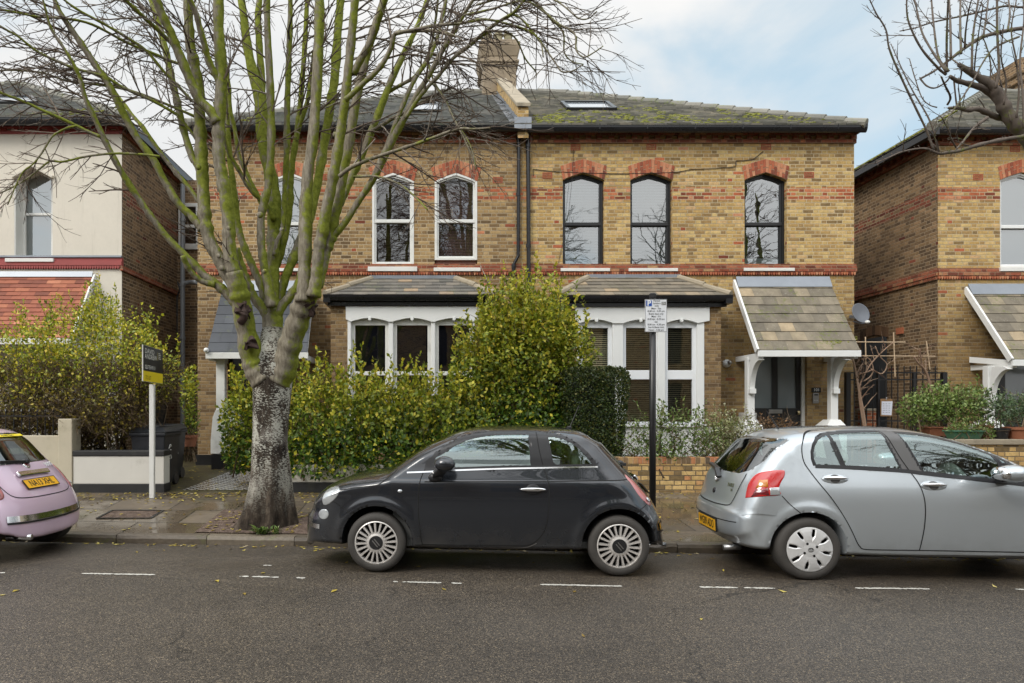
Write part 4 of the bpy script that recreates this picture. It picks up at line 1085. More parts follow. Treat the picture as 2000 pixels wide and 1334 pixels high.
mb = MB(); mb.box(XB-.06, XB+.02, FY-.02, BACK, fz(284), fz(276.5)); mb.box(XB-.09, XB+.02, FY-.02, BACK, fz(268), fz(259))
y = FY+.1
while y < 22: mb.box(XB-.085, XB, y, y+.11, fz(276.2), fz(268.2)); y += .247
mb.build('red_band', M['red_band'], H4)
mb = MB(); mb.box(XB-.055, XB+.02, FY-.02, BACK, fz(539), fz(524)); y = FY
while y < 22: mb.box(XB-.045, XB, y, y+.035, fz(546), fz(539.3)); y += .054
mb.build('string_course', M['red_band'], H4)
mb = MB()
for i in range(900):
    y = random.uniform(EAVE_Y, 19.5); u = abs(random.gauss(0, .35)); zq = ez4+u*sl4
    if noise.noise((y*1.1, u*2, 1)) < -.1: continue
    mb.ellipsoid((PX(1820, EAVE_Y)+u, y, zq+.02), (.035, .045, .018), 6, 4)
o = mb.build('moss', M['moss'], r4, smooth=True); o['kind'] = 'stuff'
vents(H4, [(1910, 346), (1982, 291)])
p4 = porch(H4, 1888, 2070, 562, 1978, 2190, 702, 1.1, M['stone_tile'], .295, .242, M['white'], (1931,), 698)
MB().hexa([W(1893, 708, FY-.1), W(1893, 697, FY-.1), W(1893, 697, FY), W(1893, 708, FY), W(1982, 715, FY-1.05), W(1982, 704, FY-1.05), W(1982, 704, FY-.95), W(1982, 715, FY-.95)]).build('side_beam', M['white'], p4)
dm = MB().plate([(fx(1940), .35), (fx(2050), .35), (fx(2050), fz(700)), (fx(1940), fz(700))], [[(fx(1944), fz(800)), (fx(1960), fz(800)), (fx(1960), fz(705)), (fx(1944), fz(705))], [(fx(1972), fz(800)), (fx(2040), fz(800)), (fx(2040), fz(705)), (fx(1972), fz(705))]], FY+.12, FY+.16).build('door', M['black'], H4)
MB().box(fx(1940), fx(2050), FY+.145, FY+.15, fz(805), fz(700)).build('frosted_glass', M['obscure'], dm)
# chimney of the right-hand house, at the frame edge
c4 = MB(); YC4 = 20.5
X = lambda p: PX(p, YC4); Z = lambda p: PZ(p, YC4)
c4.box(X(1996), X(2060), YC4, YC4+1.2, Z(190), Z(160)); c4.box(X(1990), X(2066), YC4-.08, YC4+1.3, Z(159.8), Z(146)); c4.box(X(1986), X(2070), YC4-.14, YC4+1.36, Z(145.8), Z(122)); c4.box(X(1992), X(2064), YC4-.05, YC4+1.27, Z(121.8), Z(113))
c4.build('chimney', M['brick_dark'], r4, bevel=.015)
flank_arch(H4, XB-.004, -1, 16.3, 17.25, .4, PZ(662, 17), M['grey_door'], M['arch_dark'])
MB().box(XB-.03, XB-.005, 15.72, 15.95, PZ(654, 16), PZ(642, 16)).build('air_brick', M['red_brick'], H4)
# ---------------------------------------------------------------- the terrace across the road (behind the viewer: only in reflections)
H5 = thing('brick_terrace', 'long brick terrace across the road, seen only as reflections in glass', 'house', (0, -9, 0))
fr5 = MB(); hl = []
for i in range(-8, 9):
    for (a, b) in ((.9, 3.0), (4.0, 6.2)): hl.append([(i*3.2-.5, a), (i*3.2+.6, a), (i*3.2+.6, b), (i*3.2-.5, b)])
fr5.plate([(-30, -.2), (30, -.2), (30, 6.6), (-30, 6.6)], hl, 0, -.2); fr5.xform(Matrix.Translation((0, -9, 0)))
fr5.build('front_wall', M['brick_tan'], H5)
MB().add([(-30, -8.6, 6.6), (30, -8.6, 6.6), (30, -12.5, 8.4), (-30, -12.5, 8.4)], [(0,1,2,3)]).build('roof', M['slate_plain'], H5)
MB().box(-30, 30, -9.5, -9.3, -.2, 6.6).build('rooms', M['dark'], H5)
# ================================================================ CARS
TH = R(4.2); CT, ST = math.cos(TH), math.sin(TH)
def solve_t(px, Xa, Ya): return ((px-CX)*Ya - FOC*Xa)/(FOC*CT + (px-CX)*ST)
def seg_dist(P, poly):
    """distance of points (n,2) to an open polyline and the nearest point"""
    best = np.full(len(P), 1e9); bp = np.zeros_like(P)
    for i in range(len(poly)-1):
        a = np.array(poly[i]); b = np.array(poly[i+1]); ab = b-a; L = (ab*ab).sum()+1e-12
        t = np.clip(((P-a)@ab)/L, 0, 1); q = a+t[:,None]*ab; d = np.hypot(*(P-q).T)
        m = d < best; best[m] = d[m]; bp[m] = q[m]
    return best, bp
def in_poly(P, poly):
    x, y = P[:,0], P[:,1]; c = np.zeros(len(P), bool); n = len(poly)
    for i in range(n):
        x1, y1 = poly[i]; x2, y2 = poly[(i+1) % n]
        if y1 == y2: continue
        m = ((y1 > y) != (y2 > y)) & (x < (x2-x1)*(y-y1)/(y2-y1)+x1); c ^= m
    return c
def smooth_line(pts, n=8):
    """Catmull-Rom through points"""
    p = [np.array(q, float) for q in pts]; p = [2*p[0]-p[1]]+p+[2*p[-1]-p[-2]]; out = []
    for i in range(1, len(p)-2):
        for k in range(n):
            t = k/n; a, b, c, d = p[i-1:i+3]
            out.append(tuple(.5*((2*b)+(-a+c)*t+(2*a-5*b+4*c-d)*t*t+(-a+3*b-3*c+d)*t**3)))
    out.append(tuple(p[-2])); return out
def surface_nets(F, xs, ys, zs):
    nx, ny, nz = F.shape; ins = F < 0
    cells = np.zeros((nx-1, ny-1, nz-1), int)
    for a in (0,1):
        for b in (0,1):
            for c in (0,1): cells += ins[a:nx-1+a, b:ny-1+b, c:nz-1+c]
    act = (cells > 0) & (cells < 8); idx = -np.ones(act.shape, int); I, J, K = np.nonzero(act); idx[I,J,K] = np.arange(len(I))
    acc = np.zeros((len(I), 3)); cnt = np.zeros(len(I))
    for ax in range(3):
        for u in (0,1):
            for v in (0,1):
                o0 = [0,0,0]; o = [x for x in range(3) if x != ax]; o0[o[0]] = u; o0[o[1]] = v
                o1 = list(o0); o1[ax] = 1
                f0 = F[I+o0[0], J+o0[1], K+o0[2]]; f1 = F[I+o1[0], J+o1[1], K+o1[2]]
                m = (f0 < 0) != (f1 < 0); t = np.where(m, f0/np.where(m, f0-f1, 1), 0)
                p = np.tile(np.array(o0, float), (len(I), 1)); p[:,ax] += t
                acc[m] += p[m]; cnt[m] += 1
    acc /= cnt[:,None]
    V = np.stack([xs[I]+acc[:,0]*(xs[1]-xs[0]), ys[J]+acc[:,1]*(ys[1]-ys[0]), zs[K]+acc[:,2]*(zs[1]-zs[0])], 1)
    Q = []
    for ax in range(3):
        o = [x for x in range(3) if x != ax]; sl0 = [slice(None)]*3; sl1 = [slice(None)]*3
        sl0[ax] = slice(0, F.shape[ax]-1); sl1[ax] = slice(1, None)
        a = ins[tuple(sl0)]; b = ins[tuple(sl1)]; e = np.array(np.nonzero(a != b)).T
        e = e[(e[:,o[0]] > 0) & (e[:,o[1]] > 0) & (e[:,o[0]] < F.shape[o[0]]-1) & (e[:,o[1]] < F.shape[o[1]]-1)]
        fl = a[e[:,0], e[:,1], e[:,2]]
        c = []
        for u, v in ((1,1),(0,1),(0,0),(1,0)):
            q = e.copy(); q[:,o[0]] -= u; q[:,o[1]] -= v; c.append(idx[q[:,0], q[:,1], q[:,2]])
        q = np.stack(c, 1)
        flip = fl if ax != 1 else ~fl
        q[~flip] = q[~flip][:, ::-1]; Q.append(q)
    return V, np.concatenate(Q)
class Car:
    """a closed body {F<0}: plan half-width times side silhouette, corners rounded per edge group"""
    def __init__(s, **k): s.__dict__.update(k); s.prep()
    def prep(s):
        s.groups = [(smooth_line(g, 3), R0, p) for g, R0, p in s.edges]
        s.outline = [q for g, _, _ in s.groups for q in g]
        zz = np.linspace(0, 1.7, 341); g = np.interp(zz, *zip(*s.gz)); ker = np.hanning(41); ker /= ker.sum()
        s.gzz = zz; s.gg = np.convolve(np.pad(g, 20, mode='edge'), ker, 'valid')
    def terms(s, P):
        """P (n,2) in the side view: returns half width and rounding term"""
        ins = in_poly(P, s.outline); sg = np.where(ins, 1, -1); S = np.zeros(len(P))
        ds = [seg_dist(P, g)[0] for g, _, _ in s.groups]
        dm = np.min(ds, 0)
        for d, (g, R0, p) in zip(ds, s.groups):
            dd = np.where(ins, d, np.where(d <= dm+1e-9, -d, d))
            S += np.clip(1-dd/R0, 0, 3)**s.p
        x, z = P[:,0], P[:,1]
        Wg = s.W*np.interp(z, s.gzz, s.gg)*np.interp(x, *zip(*s.taper))
        for c in s.wheels:
            rho = np.hypot(x-c, z-s.rw)
            Wg = Wg + s.flare*np.exp(-((rho-s.ra-.035)/.05)**2)*(z > .2)
        if s.crease: 
            zc, amt = s.crease; Wg = Wg*(1-amt*np.clip((z-zc+.008)/.016, 0, 1)*np.clip((1.0-z)/.1+1, 0, 1))
        return Wg, S
    def F(s, V):
        Wg, S = s.terms(V[:,[0,2]])
        return ((np.abs(V[:,1])/Wg)**s.p + S)**(1/s.p)-1
    def y_at(s, P):
        Wg, S = s.terms(np.array(P, float)); return Wg*np.clip(1-S, 0, 1)**(1/s.p)
    def x_at(s, P, rear=True):
        """P (n,2) = (y,z): x of the end surface"""
        P = np.array(P, float); lo = np.full(len(P), s.xm); hi = np.full(len(P), s.x1+.05 if rear else s.x0-.05)
        for _ in range(26):
            m = (lo+hi)/2; f = s.F(np.stack([m, P[:,0], P[:,1]], 1)); i = f < 0
            lo = np.where(i, m, lo); hi = np.where(i, hi, m)
        return lo
    def mesh(s, h):
        xs = np.arange(s.x0-3*h, s.x1+4*h, h); ny = int(np.ceil((s.W+.08)/h)); ys = np.arange(-ny, ny+1)*h; zs = np.arange(.05, s.ztop+3*h, h)
        XX, ZZ = np.meshgrid(xs, zs, indexing='ij'); Wg, S = s.terms(np.stack([XX.ravel(), ZZ.ravel()], 1))
        Wg = Wg.reshape(XX.shape); S = S.reshape(XX.shape)
        F = ((np.abs(ys)[None,:,None]/Wg[:,None,:])**s.p + S[:,None,:])**(1/s.p)-1
        rho = np.full(XX.shape, 9.)
        for c in s.wheels: rho = np.minimum(rho, np.hypot(XX-c, ZZ-s.rw))
        sub = np.minimum((s.ra-rho)[:,None,:], (np.abs(ys)-s.W+.27)[None,:,None])/s.W
        F = np.maximum(F, sub)
        V, Q = surface_nets(F, xs, ys, zs)
        # pull verts onto the analytic surface
        arch = np.min([np.hypot(V[:,0]-c, V[:,2]-s.rw) for c in s.wheels], 0)
        free = arch > s.ra+.004
        for _ in range(2):
            e = 1e-4; f = s.F(V); gr = np.stack([(s.F(V+d)-f)/e for d in (np.array([e,0,0]), np.array([0,e,0]), np.array([0,0,e]))], 1)
            st = (f/np.maximum((gr*gr).sum(1), 1e-6))[:,None]*gr; n = np.linalg.norm(st, axis=1); st *= np.minimum(1, .012/np.maximum(n, 1e-9))[:,None]
            V[free] -= st[free]
        e = 1e-4; f = s.F(V); N = np.stack([(s.F(V+d)-f)/e for d in (np.array([e,0,0]), np.array([0,e,0]), np.array([0,0,e]))], 1); N /= np.linalg.norm(N, axis=1)[:,None]+1e-9
        # wheel-arch lips
        for c in s.wheels:
            r = np.hypot(V[:,0]-c, V[:,2]-s.rw); m = (np.abs(r-s.ra) < h*.8) & (np.abs(V[:,1]) > s.W-.20) & (np.abs(N[:,1]) > .5)
            k = s.ra/r[m]; V[m,0] = c+(V[m,0]-c)*k; V[m,2] = s.rw+(V[m,2]-s.rw)*k
            V[m,1] = np.sign(V[m,1])*s.y_at(V[m][:,[0,2]])
        done = np.zeros(len(V), bool)
        for cls, view, poly, lim in s.regions:
            pl = list(poly)+[poly[0]]
            if view == 'side':
                m = (np.abs(N[:,1]) > .3) & (np.abs(V[:,1]) > lim) & ~done; P = V[:,[0,2]]
            else:
                sg = 1 if view == 'rear' else -1
                m = (N[:,0]*sg > .3) & ~done; P = np.stack([np.abs(V[:,1]), V[:,2]], 1)
            ii = np.nonzero(m)[0]; d, bp = seg_dist(P[ii], pl); near = d < h*.62; ii = ii[near]; bp = bp[near]
            if not len(ii): continue
            done[ii] = True
            if view == 'side':
                V[ii,0] = bp[:,0]; V[ii,2] = bp[:,1]; V[ii,1] = np.sign(V[ii,1])*s.y_at(bp)
            else:
                V[ii,1] = np.sign(V[ii,1])*bp[:,0]; V[ii,2] = bp[:,1]; V[ii,0] = s.x_at(np.stack([V[ii,1], bp[:,1]], 1), view == 'rear')
        C = V[Q].mean(1); NC = N[Q].mean(1)
        cls = np.full(len(Q), 'body', dtype=object)
        r = np.min([np.hypot(C[:,0]-c, C[:,2]-s.rw) for c in s.wheels], 0)
        for name, view, poly, lim in s.regions[::-1]:
            if view == 'side': m = (np.abs(NC[:,1]) > .25) & (np.abs(C[:,1]) > lim) & in_poly(C[:,[0,2]], poly)
            else: m = (NC[:,0]*(1 if view == 'rear' else -1) > .28) & in_poly(np.stack([np.abs(C[:,1]), C[:,2]], 1), poly)
            cls[m] = name
        cls[(r < s.ra-.004) & (np.abs(C[:,1]) > s.W-.3)] = 'well'
        cls[(C[:,2] < s.zlow)] = 'well'
        return V, Q, cls
def on_skin(car, fn, zx, zy):
    """where the line of sight through a photo point meets the near flank"""
    i = .1
    for _ in range(30):
        p = fn(zx, zy, i); i = .5*i+.5*(car.W-float(car.y_at([p])[0]))
    return p
def np_mesh(name, V, Q, mat, parent, smooth=True):
    u, inv = np.unique(Q, return_inverse=True); me = bpy.data.meshes.new(name)
    me.from_pydata(V[u].tolist(), [], inv.reshape(Q.shape).tolist())
    if smooth: me.polygons.foreach_set('use_smooth', [True]*len(me.polygons))
    return link_mesh(name, me, mat, parent)
def split_sides(V, Q, axis=1):
    """connected pieces of a face set"""
    par = {}
    def find(a):
        while par[a] != a: par[a] = par[par[a]]; a = par[a]
        return a
    for v in np.unique(Q): par[int(v)] = int(v)
    for q in Q:
        a = find(int(q[0]))
        for k in q[1:]: par[find(int(k))] = a
    lab = np.array([find(int(q[0])) for q in Q]); return [Q[lab == l] for l in np.unique(lab) if (lab == l).sum() > 6]
def ribbon(mb, car, pts, w=.008, lift=.0022, side=-1, n=10, lin=False):
    """thin strip along a path drawn on the flank"""
    if lin: P = [tuple(np.array(pts[i])+(np.array(pts[i+1])-np.array(pts[i]))*k/n) for i in range(len(pts)-1) for k in range(n)]+[pts[-1]]
    else: P = smooth_line(pts, n) if len(pts) > 2 else [tuple(np.array(pts[0])+(np.array(pts[1])-np.array(pts[0]))*k/20) for k in range(21)]
    P = np.array(P); T = np.gradient(P, axis=0); T /= np.linalg.norm(T, axis=1)[:,None]+1e-9; Nn = np.stack([-T[:,1], T[:,0]], 1)
    A, B = P+Nn*w/2, P-Nn*w/2; ya, yb = car.y_at(A)+lift, car.y_at(B)+lift; b = len(mb.v); m = len(P)
    mb.v += [(A[i,0], side*ya[i], A[i,1]) for i in range(m)]+[(B[i,0], side*yb[i], B[i,1]) for i in range(m)]
    mb.f += [(b+i, b+i+1, b+m+i+1, b+m+i) for i in range(m-1)]
def rear_ribbon(mb, car, pts, w=.008, lift=.003, n=8, rear=True):
    P = np.array(smooth_line(pts, n) if len(pts) > 2 else [tuple(np.array(pts[0])+(np.array(pts[1])-np.array(pts[0]))*k/20) for k in range(21)])
    T = np.gradient(P, axis=0); T /= np.linalg.norm(T, axis=1)[:,None]+1e-9; Nn = np.stack([-T[:,1], T[:,0]], 1)
    A, B = P+Nn*w/2, P-Nn*w/2; sg = 1 if rear else -1
    xa, xb = car.x_at(A, rear)+sg*lift, car.x_at(B, rear)+sg*lift; b = len(mb.v); m = len(P)
    mb.v += [(xa[i], A[i,0], A[i,1]) for i in range(m)]+[(xb[i], B[i,0], B[i,1]) for i in range(m)]
    mb.f += [(b+i, b+i+1, b+m+i+1, b+m+i) for i in range(m-1)]
def rear_frame(car, y, z, rear=True):
    """matrix putting XY artwork onto the tail at (y,z), x -> car right seen from behind"""
    e = .02; x0, xa, xb = car.x_at([(y, z), (y+e, z), (y, z+e)], rear)
    u = Vector((xa-x0, e, 0)).normalized(); v = Vector((xb-x0, 0, e)).normalized()
    if not rear: u = -u
    n = u.cross(v).normalized(); v = n.cross(u)
    return Matrix(((u.x, v.x, n.x, x0), (u.y, v.y, n.y, y), (u.z, v.z, n.z, z), (0,0,0,1)))
def side_frame(car, x, z, side=-1):
    e = .02; y0, ya, yb = car.y_at([(x, z), (x+e, z), (x, z+e)])
    u = Vector((e, side*(ya-y0), 0)).normalized(); v = Vector((0, side*(yb-y0), e)).normalized(); n = u.cross(v)
    if n.y*side < 0: u = -u; n = -n
    v = n.cross(u)
    return Matrix(((u.x, v.x, n.x, x), (u.y, v.y, n.y, side*y0), (u.z, v.z, n.z, z), (0,0,0,1)))
# ---------------- materials
def paint(name, col, metal=.0, rough=.35, inner=True, dirt=.25):
    g = G(name); p = g.obj(); z = g.sep(p)[2]
    geo = g.n('NewGeometry')
    n = g.noise(p, 5, 5, .6)
    d = g.math('MULTIPLY', g.math('MULTIPLY', g.math('SUBTRACT', 1, g.smooth(z, .15, .55)), g.smooth(n, .25, .8)), dirt)
    c = g.mix(d, col, (.13,.115,.095))
    rg = g.math('MULTIPLY_ADD', d, .5, rough)
    nm = g.bump(g.noise(p, 1.8, 2), .012, .1)
    b = g.bsdf(c, rg, nm, metal, .5, g.math('SUBTRACT', 1, d), .015)
    if not inner: return g.end(b)
    inn = g.bsdf((.16,.165,.16), .8)
    mx = g.n('MixShader'); g.put(mx.inputs[0], geo.outputs['Backfacing']); g.nt.links.new(b, mx.inputs[1]); g.nt.links.new(inn, mx.inputs[2])
    return g.end(mx.outputs[0])
M['paint_black'] = paint('dark metallic paint', (.018,.021,.027), .3, .25, dirt=.35)
M['paint_silver'] = paint('silver blue metallic paint', (.50,.545,.58), .6, .30, dirt=.3)
M['silver_trim'] = paint('silver blue trim', (.50,.545,.58), .6, .30, False, dirt=.3)
M['paint_pink'] = paint('pale pink paint', (.62,.465,.575), .15, .32, dirt=.2)
M['car_glass'] = glass_mat('car side glass', .24, (.66,.80,.78), .01, gtint=(.80,.92,.92))
M['car_glass_dark'] = glass_mat('car rear glass', .16, (.26,.32,.32), .01)
M['trim'] = plain('black trim', (.018,.018,.02), .35, var=.1)
M['pillar_grey'] = plain('grey pillar trim', (.11,.108,.108), .35, .2, var=.05)
M['well'] = plain('wheel well', (.006,.006,.006), .9)
M['gap'] = plain('panel gap', (.003,.003,.003), .8)
M['tyre'] = plain('tyre rubber', (.045,.041,.037), .75, var=.35, scale=9, bump=.2, dirt=.4, dirtcol=(.075,.06,.048))
M['rim'] = plain('alloy rim', (.66,.63,.60), .4, .55, var=.15, dirt=.3, dirtcol=(.16,.12,.09))
M['hubcap'] = plain('silver wheel cover', (.66,.66,.66), .38, .35, var=.06)
M['rim_dark'] = plain('brake shadow', (.012,.011,.010), .8)
M['seat'] = plain('pale seat cloth', (.55,.56,.50), .9)
M['cabin'] = plain('cabin plastic', (.11,.112,.11), .7)
M['lamp_clear'] = plain('headlamp lens', (.55,.58,.60), .08, .55, var=.35, scale=16, spec=1, coat=1)
M['lamp_red'] = plain('red lamp lens', (.46,.012,.012), .10, var=.25, scale=22, spec=.8, coat=1)
M['lamp_maroon'] = plain('dark red lamp lens', (.16,.01,.015), .10, var=.25, scale=22, spec=.8, coat=1)
M['lamp_pink'] = plain('pale red lamp lens', (.42,.13,.13), .10, var=.3, scale=22, spec=.8, coat=1)
M['lamp_amber'] = plain('amber lamp lens', (.50,.17,.012), .10, var=.3, scale=26, spec=.8, coat=1)
M['plate_yellow'] = plain('yellow number plate', (.80,.42,.012), .35, var=.04)
M['plate_text'] = plain('number plate letters', (.008,.008,.008), .5)
M['sticker_yellow'] = plain('yellow sticker', (.82,.66,.02), .5, var=.03)
M['sticker_white'] = plain('white sticker', (.8,.8,.8), .5, var=.02)
# ---------------- shared bits
def wheel(parent, loc, r, width, flip, kind, rimr, spin=0):
    """wheel with its outer face towards -y"""
    tb = MB(); o = 0.0
    prof = [(rimr*.97, -.005), (rimr*1.0, -.012), (r*.83, -.016), (r*.94, -.008), (r*.985, .012), (r, .035), (r, width-.035), (r*.985, width-.012), (r*.93, width), (rimr, width-.01), (rimr*.97, width-.06)]
    tb.lathe(prof, (0,0,0), 'y', 48)
    for k in range(3):     # tread grooves
        yy = .045+k*(width-.09)/2; tb.lathe([(r+.0006, yy-.004), (r+.0006, yy+.004)], (0,0,0), 'y', 48)
    w = thing_part('wheel', parent, loc, flip)
    ty = tb.build('tyre', M['tyre'], w, smooth=True, local=True)
    db = MB().lathe([(0, .07), (rimr*.9, .07), (rimr*.98, .0)], (0,0,0), 'y', 32); db.build('wheel_shade_disc', M['rim_dark'], w, local=True)  # near-black dish: shade behind the spokes put into its colour
    rb = MB()
    if kind == 'spoke':
        rb.lathe([(rimr*.985, .012), (rimr*1.0, -.012), (rimr*.955, -.016), (rimr*.925, .0), (rimr*.92, .05)], (0,0,0), 'y', 48)
        n = 20
        for i in range(n):
            a = 2*math.pi*i/n+spin; c, s = math.cos(a), math.sin(a)
            def q(rr, t, y): return (rr*c-t*s, y, rr*s+t*c)
            r0, r1 = rimr*.40, rimr*.95; w0, w1 = .0085, .0125
            rb.hexa([q(r0,-w0,.02), q(r0,w0,.02), q(r1,w1,.03), q(r1,-w1,.03), q(r0,-w0*.8,-.016), q(r0,w0*.8,-.016), q(r1,w1*.75,-.010), q(r1,-w1*.75,-.010)])
            a2 = a+math.pi/n; c, s = math.cos(a2), math.sin(a2)
            rb.hexa([q(rimr*.36,-.011,.02), q(rimr*.36,.011,.02), q(rimr*.50,.003,.02), q(rimr*.50,-.003,.02), q(rimr*.36,-.011,-.013), q(rimr*.36,.011,-.013), q(rimr*.50,.002,-.008), q(rimr*.50,-.002,-.008)])
        rb.lathe([(rimr*.44, .01), (rimr*.42, -.016), (rimr*.33, -.021), (rimr*.32, -.014)], (0,0,0), 'y', 32)
        rb.build('rim', M['rim'], w, local=True)
        cp = MB().lathe([(rimr*.33, -.012), (rimr*.30, -.022), (0, -.025)], (0,0,0), 'y', 28).build('centre_cap', M['black_plastic'], w, local=True)
        lg = MB(); m0 = Matrix.Rotation(R(50), 4, 'Y')
        for t in (-.012, .012): lg.add([m0 @ Vector(p) for p in ((-.04, -.0262, t-.005), (.04, -.0262, t-.005), (.04, -.0262, t+.005), (-.04, -.0262, t+.005))], [(0,1,2,3)])
        lg.build('badge', M['steel'], w, local=True)
    else:
        rb.lathe([(rimr*1.0, -.008), (rimr*.99, -.016), (rimr*.93, -.020), (rimr*.90, -.006), (rimr*.9, .03)], (0,0,0), 'y', 48)
        n = 8
        for i in range(n):
            a = 2*math.pi*i/n+spin; c, s = math.cos(a), math.sin(a)
            def q(rr, t, y): return (rr*c-t*s, y, rr*s+t*c)
            pr = [(.20, .03, -.032), (.45, .038, -.034), (.62, .038, -.032), (.80, .054, -.026), (.94, .070, -.018)]
            b = len(rb.v)
            for (rr, t, y) in pr: rb.v += [q(rimr*rr, -t, y+.006), q(rimr*rr, -t*.8, y), q(rimr*rr, t*.8, y), q(rimr*rr, t, y+.006)]
            for k in range(len(pr)-1):
                for j in range(3): rb.f.append((b+k*4+j, b+k*4+j+1, b+k*4+4+j+1, b+k*4+4+j))
        rb.lathe([(rimr*.56, -.022), (rimr*.44, -.030), (rimr*.20, -.036), (0, -.038)], (0,0,0), 'y', 32)
        rb.build('wheel_cover', M['hubcap'], w, local=True)
        nb = MB()
        for i in range(4):
            a = 2*math.pi*i/4+spin+.3; nb.lathe([(.012, -.036), (.0, -.0365)], (.062*math.cos(a), 0, .062*math.sin(a)), 'y', 10)
        nb.build('wheel_nuts', M['gap'], w, local=True)
        em = MB()
        for (rx, rz, cz) in ((.026, .020, 0), (.012, .020, 0), (.018, .008, .008)):
            for k in range(20):
                a0, a1 = 2*math.pi*k/20, 2*math.pi*(k+1)/20
                em.add([(rx*math.cos(a0), -.0395, cz+rz*math.sin(a0)), (rx*math.cos(a1), -.0395, cz+rz*math.sin(a1)), ((rx-.004)*math.cos(a1), -.0395, cz+(rz-.004)*math.sin(a1)), ((rx-.004)*math.cos(a0), -.0395, cz+(rz-.004)*math.sin(a0))], [(0,1,2,3)])
        em.build('badge', M['gap'], w, local=True)
    return w
def thing_part(name, parent, loc, flip=False):
    o = bpy.data.objects.new(name, None); COL.objects.link(o); o.parent = parent; o.location = loc; o.empty_display_size = .1
    if flip: o.rotation_euler = (0, 0, math.pi)
    return o
def seat(parent, x, y, z, mat='seat'):
    mb = MB(); mb.ellipsoid((x-.12, y, z+.08), (.26, .22, .11), 16, 8)
    i0 = len(mb.v); mb.ellipsoid((0, 0, .30), (.10, .22, .34), 16, 10); mb.xform(Matrix.Translation((x+.14, y, z+.08)) @ Matrix.Rotation(R(18), 4, 'Y'), i0)
    i0 = len(mb.v); mb.ellipsoid((0, 0, .72), (.06, .13, .10), 14, 8); mb.xform(Matrix.Translation((x+.14, y, z+.08)) @ Matrix.Rotation(R(14), 4, 'Y'), i0)
    return mb.build('seat', M[mat], parent, smooth=True, local=True)
def steering(parent, x, y, z, fwd=-1):
    mb = MB(); n = 24; pts = [Vector((0, .18*math.cos(2*math.pi*k/n), .18*math.sin(2*math.pi*k/n))) for k in range(n+1)]
    mb.tube(pts, .014, 8, cap=False); mb.ellipsoid((0,0,0), (.03,.07,.06), 10, 6); mb.box(-.008,.008,-.17,.17,-.015,.015); mb.tube([(0,0,0),(fwd*.3,0,-.1)], .025, 8)
    mb.xform(Matrix.Translation((x, y, z)) @ Matrix.Rotation(R(-25*fwd), 4, 'Y'))
    return mb.build('steering_wheel', M['cabin'], parent, smooth=True, local=True)
def number_plate(parent, car, y, z, txt, w=.52, h=.111):
    Mx = rear_frame(car, y, z); up = Matrix.Translation((0, 0, .012)); mb = MB(); mb.box(-w/2, w/2, -h/2, h/2, -.006, .004); mb.xform(Mx @ up)
    p = mb.build('number_plate', M['plate_yellow'], parent, local=True)
    bd = MB()
    for a in ((-w/2-.004, w/2+.004, -h/2-.006, -h/2), (-w/2-.004, w/2+.004, h/2, h/2+.006), (-w/2-.006, -w/2, -h/2, h/2), (w/2, w/2+.006, -h/2, h/2)): bd.box(a[0], a[1], a[2], a[3], -.006, .006)
    bd.xform(Mx @ up); bd.build('plate_surround', M['gap'], p, local=True)
    t = MB(); text_into(t, txt, .112, Mx @ Matrix.Translation((0, 0, .0175)), bold=.018, xs=.76); t.build('registration', M['plate_text'], p, local=True, recalc=False)
    return p
def emit_body(root, car, h, paintm, classes):
    V, Q, cls = car.mesh(h)
    b = np_mesh('body', V, Q[cls == 'body'], paintm, root)
    for name, (mat, split) in classes.items():
        q = Q[cls == name]
        if not len(q): continue
        for piece in (split_sides(V, q) if split else [q]): np_mesh(name, V, piece, mat, root)
    [np_mesh('underbody', V, q, M['well'], root, smooth=False) for q in split_sides(V, Q[cls == 'well'])]
def patch(car, poly, side, name, mat, parent, lift, n=4, smoothed=True):
    """lens laid over the flank: rings shrinking to the middle of its outline"""
    P = np.array(smooth_line(list(poly)+[poly[0]], n)[:-1] if smoothed else poly); cen = P.mean(0); mb = MB(); m = len(P); rings = 0
    for k, lf in ((1.03, -.006), (1.0, lift*.7), (.93, lift), (.75, lift*1.2), (.5, lift*1.3), (.25, lift*1.35), (.02, lift*1.35)):
        q = cen+(P-cen)*k; y = car.y_at(q)+lf; mb.v += [(q[i,0], side*y[i], q[i,1]) for i in range(m)]; rings += 1
    for r in range(rings-1):
        for i in range(m): mb.f.append((r*m+i, r*m+(i+1) % m, (r+1)*m+(i+1) % m, (r+1)*m+i))
    return mb.build(name, mat, parent, smooth=True, local=True, recalc=False)
# ---------------------------------------------------------------- the small three-door hatchback
FX0, FY0 = -.567, 6.518; WB = 2.29; CWD = .745
def fpt(zx, zy, inset=.03):
    px, py = 580+zx/2.7778, 800+zy/2.7778
    Xa, Ya = FX0+inset*ST, FY0+inset*CT; t = solve_t(px, Xa, Ya); Y = Ya-t*ST
    return (t-WB/2, CAMH+(CY-py)*Y/FOC)
tr = lambda pts, ins: [fpt(a, b, ins) for a, b in pts]
nose = tr([(95,762),(82,742),(78,700),(78,640),(80,590),(86,535),(98,500)], .70)
top = tr([(98,500),(118,465),(150,432),(190,402),(240,378),(320,350),(430,330),(512,314),(545,296),(600,258),(700,194),(800,147),(880,118),(950,100),(1050,90),(1200,87),(1350,90),(1480,102),(1560,117),(1606,132)], .70)
tail = tr([(1606,132),(1625,150),(1660,190),(1720,258),(1775,318),(1830,382),(1880,440),(1920,505),(1945,570),(1958,640),(1963,700),(1950,722),(1925,742)], .62)
botm = [(tail[-1][0], tail[-1][1]), (tail[-1][0]-.14, .275), (.9, .20), (0, .185), (-1.0, .195), (nose[0][0]+.15, .205), nose[0]]
